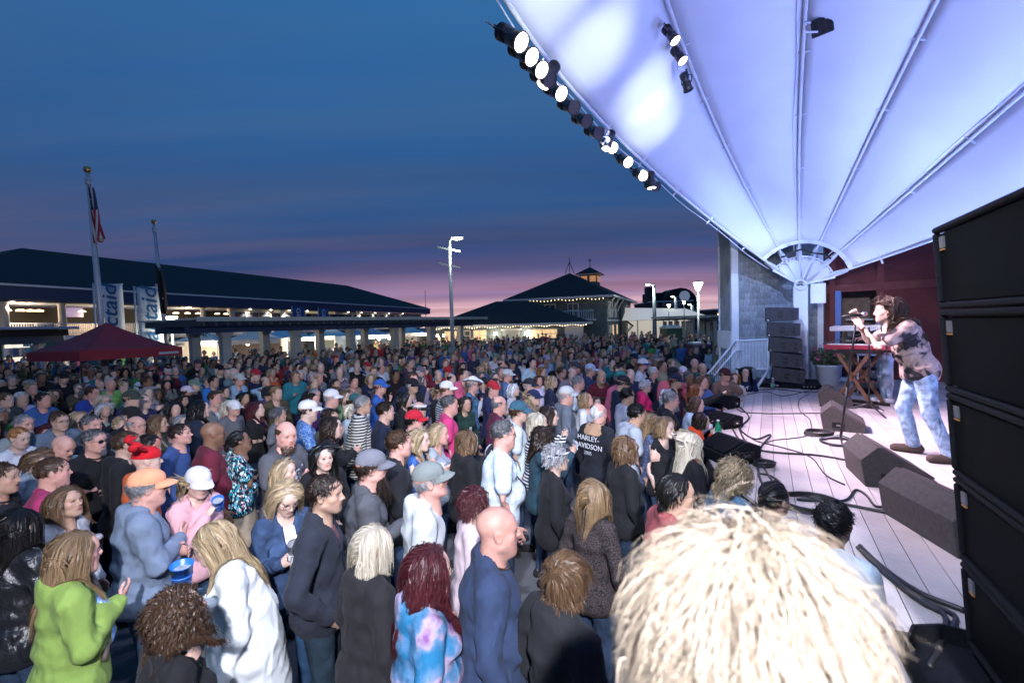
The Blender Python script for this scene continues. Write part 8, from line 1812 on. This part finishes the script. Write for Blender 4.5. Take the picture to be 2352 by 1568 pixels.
TOPS = [('tee', 'tee'), ('sweater', 'long'), ('hoodie', 'hoodie'), ('open jacket', 'jacket')]
POSW = [('down', 'arms down'), ('folded', 'arms folded'), ('clasp', 'hands clasped'), ('pocket', 'hands low'), ('clap', 'hands clapping'), ('phone', 'phone raised'), ('chin', 'hand at chin'), ('wave', 'hand raised'), ('cup', 'hand held out')]
def pick(L): 
    t = rr.uniform(0, sum(q[-1] for q in L))
    for q in L:
        t -= q[-1]
        if t <= 0: return q
    return L[-1]
used = set(); taken = list(PEOPLE)
cand = []
sp = .50; y = 1.5
while y < 17.5:
    x = -1.32*y-1
    while x < 1.3*y:
        px, py = x+rr.uniform(-.32, .32), y+rr.uniform(-.32, .32); x += sp*(1+.01*y)
        u, v, d = proj((px, py, 1.66))
        if d < 1.7 or u < -45 or u > 1745: continue
        if in_poly((px, py), deck_poly) or in_poly((px+.30, py-.15), deck_poly) or in_poly((px+.2, py-.35), deck_poly): continue
        if py > 10.1 and px > 4.4: continue
        if (Vector((px, py, 0))-Vector((-12.7, 14.3, 0))).length < .6: continue
        cand.append((d, px, py, u, v))
    y += sp*(1+.01*y)
rr.shuffle(cand); cand.sort(key=lambda c: int(c[0]/1.5))
cnt = 0
HEROXY = [(proj((x, y, 1.6)), x, y, s) for x, y, s in NAMED]
left_over = []
for d, px, py, u, v in cand:
    md = .43 if py > 5.2 else .54
    if any((px-a)**2+(py-b)**2 < md*md for a, b in taken): continue
    # do not cover the faces of the people that were placed by hand
    bad = False
    for (hu, hv, hd), hx, hy, s in HEROXY:
        if d < hd-.15 and hd < 7.5 and abs(u-hu) < F_PX*.26/d*.9+F_PX*.10/hd and (v-F_PX*.12/d) < hv+F_PX*.30/hd: bad = True; break
    if bad: continue
    taken.append((px, py))
    if cnt >= 200: left_over.append((px, py)); continue
    near_h = min(HEROXY, key=lambda q: (q[0][0]-u)**2+((q[0][1]-v)*1.6)**2)
    du = u-near_h[0][0]; dz = near_h[2]-py
    for tr in range(60):
        cn, cc, _ = pick(COLS); tn, tk = rr.choice(TOPS); pk_, pw_ = rr.choice(POSW[:4] if rr.random() < .72 else POSW[4:]); hat = rr.random() < .17
        if abs(du) > 26*1.0: rel = ('left' if du < 0 else 'right')+' of '
        else: rel = 'behind ' if py > near_h[2] else 'before '
        lb = 'person in %s %s, %s%s, %s%s' % (cn, tn, 'capped, ' if hat else '', pw_, rel, near_h[3])
        w_ = lb.split()
        if lb not in used and len(w_) <= 16: break
    used.add(lb); cnt += 1
    sex = rr.choice('mf'); j = lambda c: tuple(max(.004, q*rr.uniform(.8, 1.2)) for q in c)
    hs = rr.choice(['short', 'crop', 'balding', 'short', 'horseshoe', 'slick']) if sex == 'm' else rr.choice(['bob', 'shag', 'shoulder', 'long', 'perm', 'straight', 'tail', 'curly'])
    tx, ty = 4.4+rr.uniform(-1.5, 1.5), 5+rr.uniform(-1.5, 1.5); yw = math.atan2(ty-py, tx-px)+rr.gauss(0, .22)
    lod = 0 if d < 2.6 else (1 if d < 5.6 else 2)
    person(lb, (px, py, 0), yw-PI/2, rr.uniform(1.64, 1.88) if sex == 'm' else rr.uniform(1.50, 1.72), sex, (.2, .6)[rr.randrange(2)], pk_, tk, j(cc), inner=j((.3, .3, .32)) if tk == 'jacket' else None, hair=hs, hairc=rr.choice(['blk', 'dkb', 'brn', 'lbr', 'dbl', 'bld', 'gry', 'wht', 'sgr', 'brn']), skin=rr.choice('ppffrrttb'), hat='cap' if hat else None, hatc=j(pick(COLS)[1]), glasses='clear' if rr.random() < .25 and lod == 1 else None, hp=.04, **dict(zip(('hseed', 'hy', 'hr'), rr.choice(((0, 0., 0.), (1, .3, .06), (2, -.3, -.06))))), lod=lod, botc=j((.03, .045, .08)), group='people standing in the audience', beard=('full' if rr.random() < .12 else None) if sex == 'm' and lod == 1 else None)
print('crowd individuals', cnt, len(left_over), 'heroes', len(PEOPLE))
# ---- everybody farther back: one mass of simple whole figures
far_m = mat('far crowd', rough=.85); N, L, b_ = nodes_of(far_m); a_ = N.new('ShaderNodeAttribute'); a_.attribute_name = 'tint'; L.new(a_.outputs['Color'], b_.inputs['Base Color'])
FP_ = []
for sex in 'mf':
    g = Fig(sex, .3, 'down' if sex == 'm' else 'folded')
    Vb, Fb = garment(g, 'long', .105); Vl, Fl = garment(g, 'trousers', .15); Vh, Fh, _ = head_np(.040, sex=sex); Vh = Vh+g.head; hv_, hf, hq = hair_np(capres=3, n=16, length=.06 if sex == 'm' else .26, width=.03, vol=.02, seg=3, seed=3, style='side' if sex == 'm' else 'down'); hv_ = hv_+g.head
    FP_.append([(Vb, Fb), (Vl, Fl), (Vh, Fh), (hv_, hf)])
AV, AF, AT, o_ = [], [], [], 0
pts = list(left_over); y = 13.0
while y < 44:
    x = -1.25*y
    while x < .62*y:
        px, py = x+rr.uniform(-.3, .3), y+rr.uniform(-.3, .3); x += .62+.020*y
        if py < 17 and any((px-a)**2+(py-b)**2 < .25 for a, b in taken): continue
        if any((px-a)**2+(py-b)**2 < .2 for a, b in pts[-60:]): continue
        if py < 17.4 and min(((px-a)**2+(py-b)**2) for a, b in taken) < .3: continue
        if px > 4.2 and py < 15: continue
        if px > .40*py+1: continue
        q = Vector((px, py, 0))-PA; s_, n_ = q.dot(PD), -q.dot(PN)
        if n_ > 5.0 and -2 < s_ < PL and rr.random() < .55: continue
        if px < -14 and py > 28: continue
        pts.append((px, py))
    y += .66+.022*y
for px, py in pts:
    parts = rr.choice(FP_); yw = math.atan2(5-py, 4.4-px)+rr.gauss(0, .4)-PI/2; c, s_ = math.cos(yw), math.sin(yw); h = rr.uniform(.87, 1.06); M = np.array([[c, -s_, 0], [s_, c, 0], [0, 0, 1]])*h
    cols = [np.array(pick(COLS)[1])*rr.uniform(.8, 1.2), np.array((.03, .045, .08)), np.array(SKIN[rr.choice('ppffrrtb')]), np.array(HAIRC[rr.choice(['blk', 'dkb', 'brn', 'dkb', 'brn', 'dbl', 'bld', 'gry', 'sgr'])])]
    if rr.random() < .18: cols[3] = np.array(pick(COLS)[1])
    for (V, F_), cc in zip(parts, cols): AV.append(V @ M.T+np.array([px, py, 0])); AF.append(F_+o_); AT.append(np.tile(np.array([*cc, 1.]), (len(V), 1))); o_ += len(V)
cm_ = mesh_np('crowd', np.concatenate(AV), np.concatenate(AF), far_m, tint=np.concatenate(AT)); co = link('crowd', cm_); tag(co, 'dense mass of people farther back towards the pergola and pavilions', 'crowd', kind='stuff')
print('far crowd', len(pts), len(cm_.polygons)*2, 'total tris', sum(len(m.polygons)*2 for m in bpy.data.meshes))
# ================================================================== LIGHT: blue wash and white beams on the shell, added audience and wing lamps
def shell_pt(i, q, t): return arch(PHI[i], t, RISE).lerp(arch(PHI[i+1], t, RISE), q)
# blue washes thrown up on the membrane from the back of the deck
for (loc, tgt, pw, col, ang) in (((8.2, 6.2, 1.3), shell_pt(2, .5, 1.0), 1650, (.18, .29, 1.0), 120), ((6.2, 2.2, 1.3), shell_pt(2, .5, 1.6), 1500, (.25, .38, 1.0), 130), ((7.2, 8.6, 1.2), shell_pt(1, .5, .6), 1000, (.36, .50, 1.0), 120)):
    spotlight('blue_wash', loc, tgt, pw, col, ang, .8, .5)
for (i, q, t, pw, a) in ((0, .20, 1.87, 420, 34), (0, .30, 1.61, 400, 32), (0, .50, 1.32, 330, 28), (0, .35, 1.20, 330, 28)):
    T = shell_pt(i, q, t); spotlight('white_beam', T+Vector((1.4, -1.6, -2.4)), T, pw, (.80, .92, 1.0), a, 1., .04)
# lamps added to brighten the audience: first behind the camera, rest on front arch
for k, (t, tgt, pw, col) in enumerate(((None, (-.4, 4.2, 1.3), 2900, (.86, .88, 1.0)), (2.70, (.5, 5.0, 1.3), 1300, (.70, .78, 1.0)), (1.75, (-2.5, 5.5, 1.4), 1150, (.48, .58, 1.0)), (1.35, (.4, 7.5, 1.4), 1300, (.50, .56, 1.0)), (1.05, (3.0, 9.0, 1.4), 700, (.95, .62, .80)))):
    p = arch(PHI[0], t)+Vector((.05, -.05, -.12)) if t else Vector((.2, -1.7, 4.3)); d = (Vector(tgt)-p).normalized()
    par_can(p, tgt, (BA*math.cos(PHI[0])+ZA*math.sin(PHI[0])), True, 'black stage lamp added to brighten the audience, %s one' % ('first', 'second', 'third', 'fourth', 'fifth')[k], .9, 'lamps added to light the audience')
    spotlight('audience_fill', p+d*.02, tgt, pw, col, (140, 125)[k] if k < 2 else 80, .9, .06)
p = arch(PHI[1], 1.3)-ZA*.3; spotlight('wing_fill', p, (6.6, 12.0, 2.4), 2200, (.30, .48, 1.0), 45, .8, .06)  # added blue fill spot, brightens the shingled wing
par_can(p, (6.6, 12.0, 2.4), ZA, False, 'dark stage lamp high on the second rib turned to the shingled wing', .8)
lpole = empty('added_lamp_pole', (.2, -1.75, 0), 0, 'steel pole added behind the camera for the audience fill lamp', 'lighting pole'); q = MB(); q.tube([(0, 0, 0), (0, 0, 4.5)], .05, 10); q.build('pole', pole_m, lpole, True); q = MB(); q.lathe([(.35, 0), (.35, .03), (.06, .05)], (0, 0, 0), 18); q.build('foot_plate', black_metal, lpole)  # unseen pole, added only to carry the frontal fill lamp
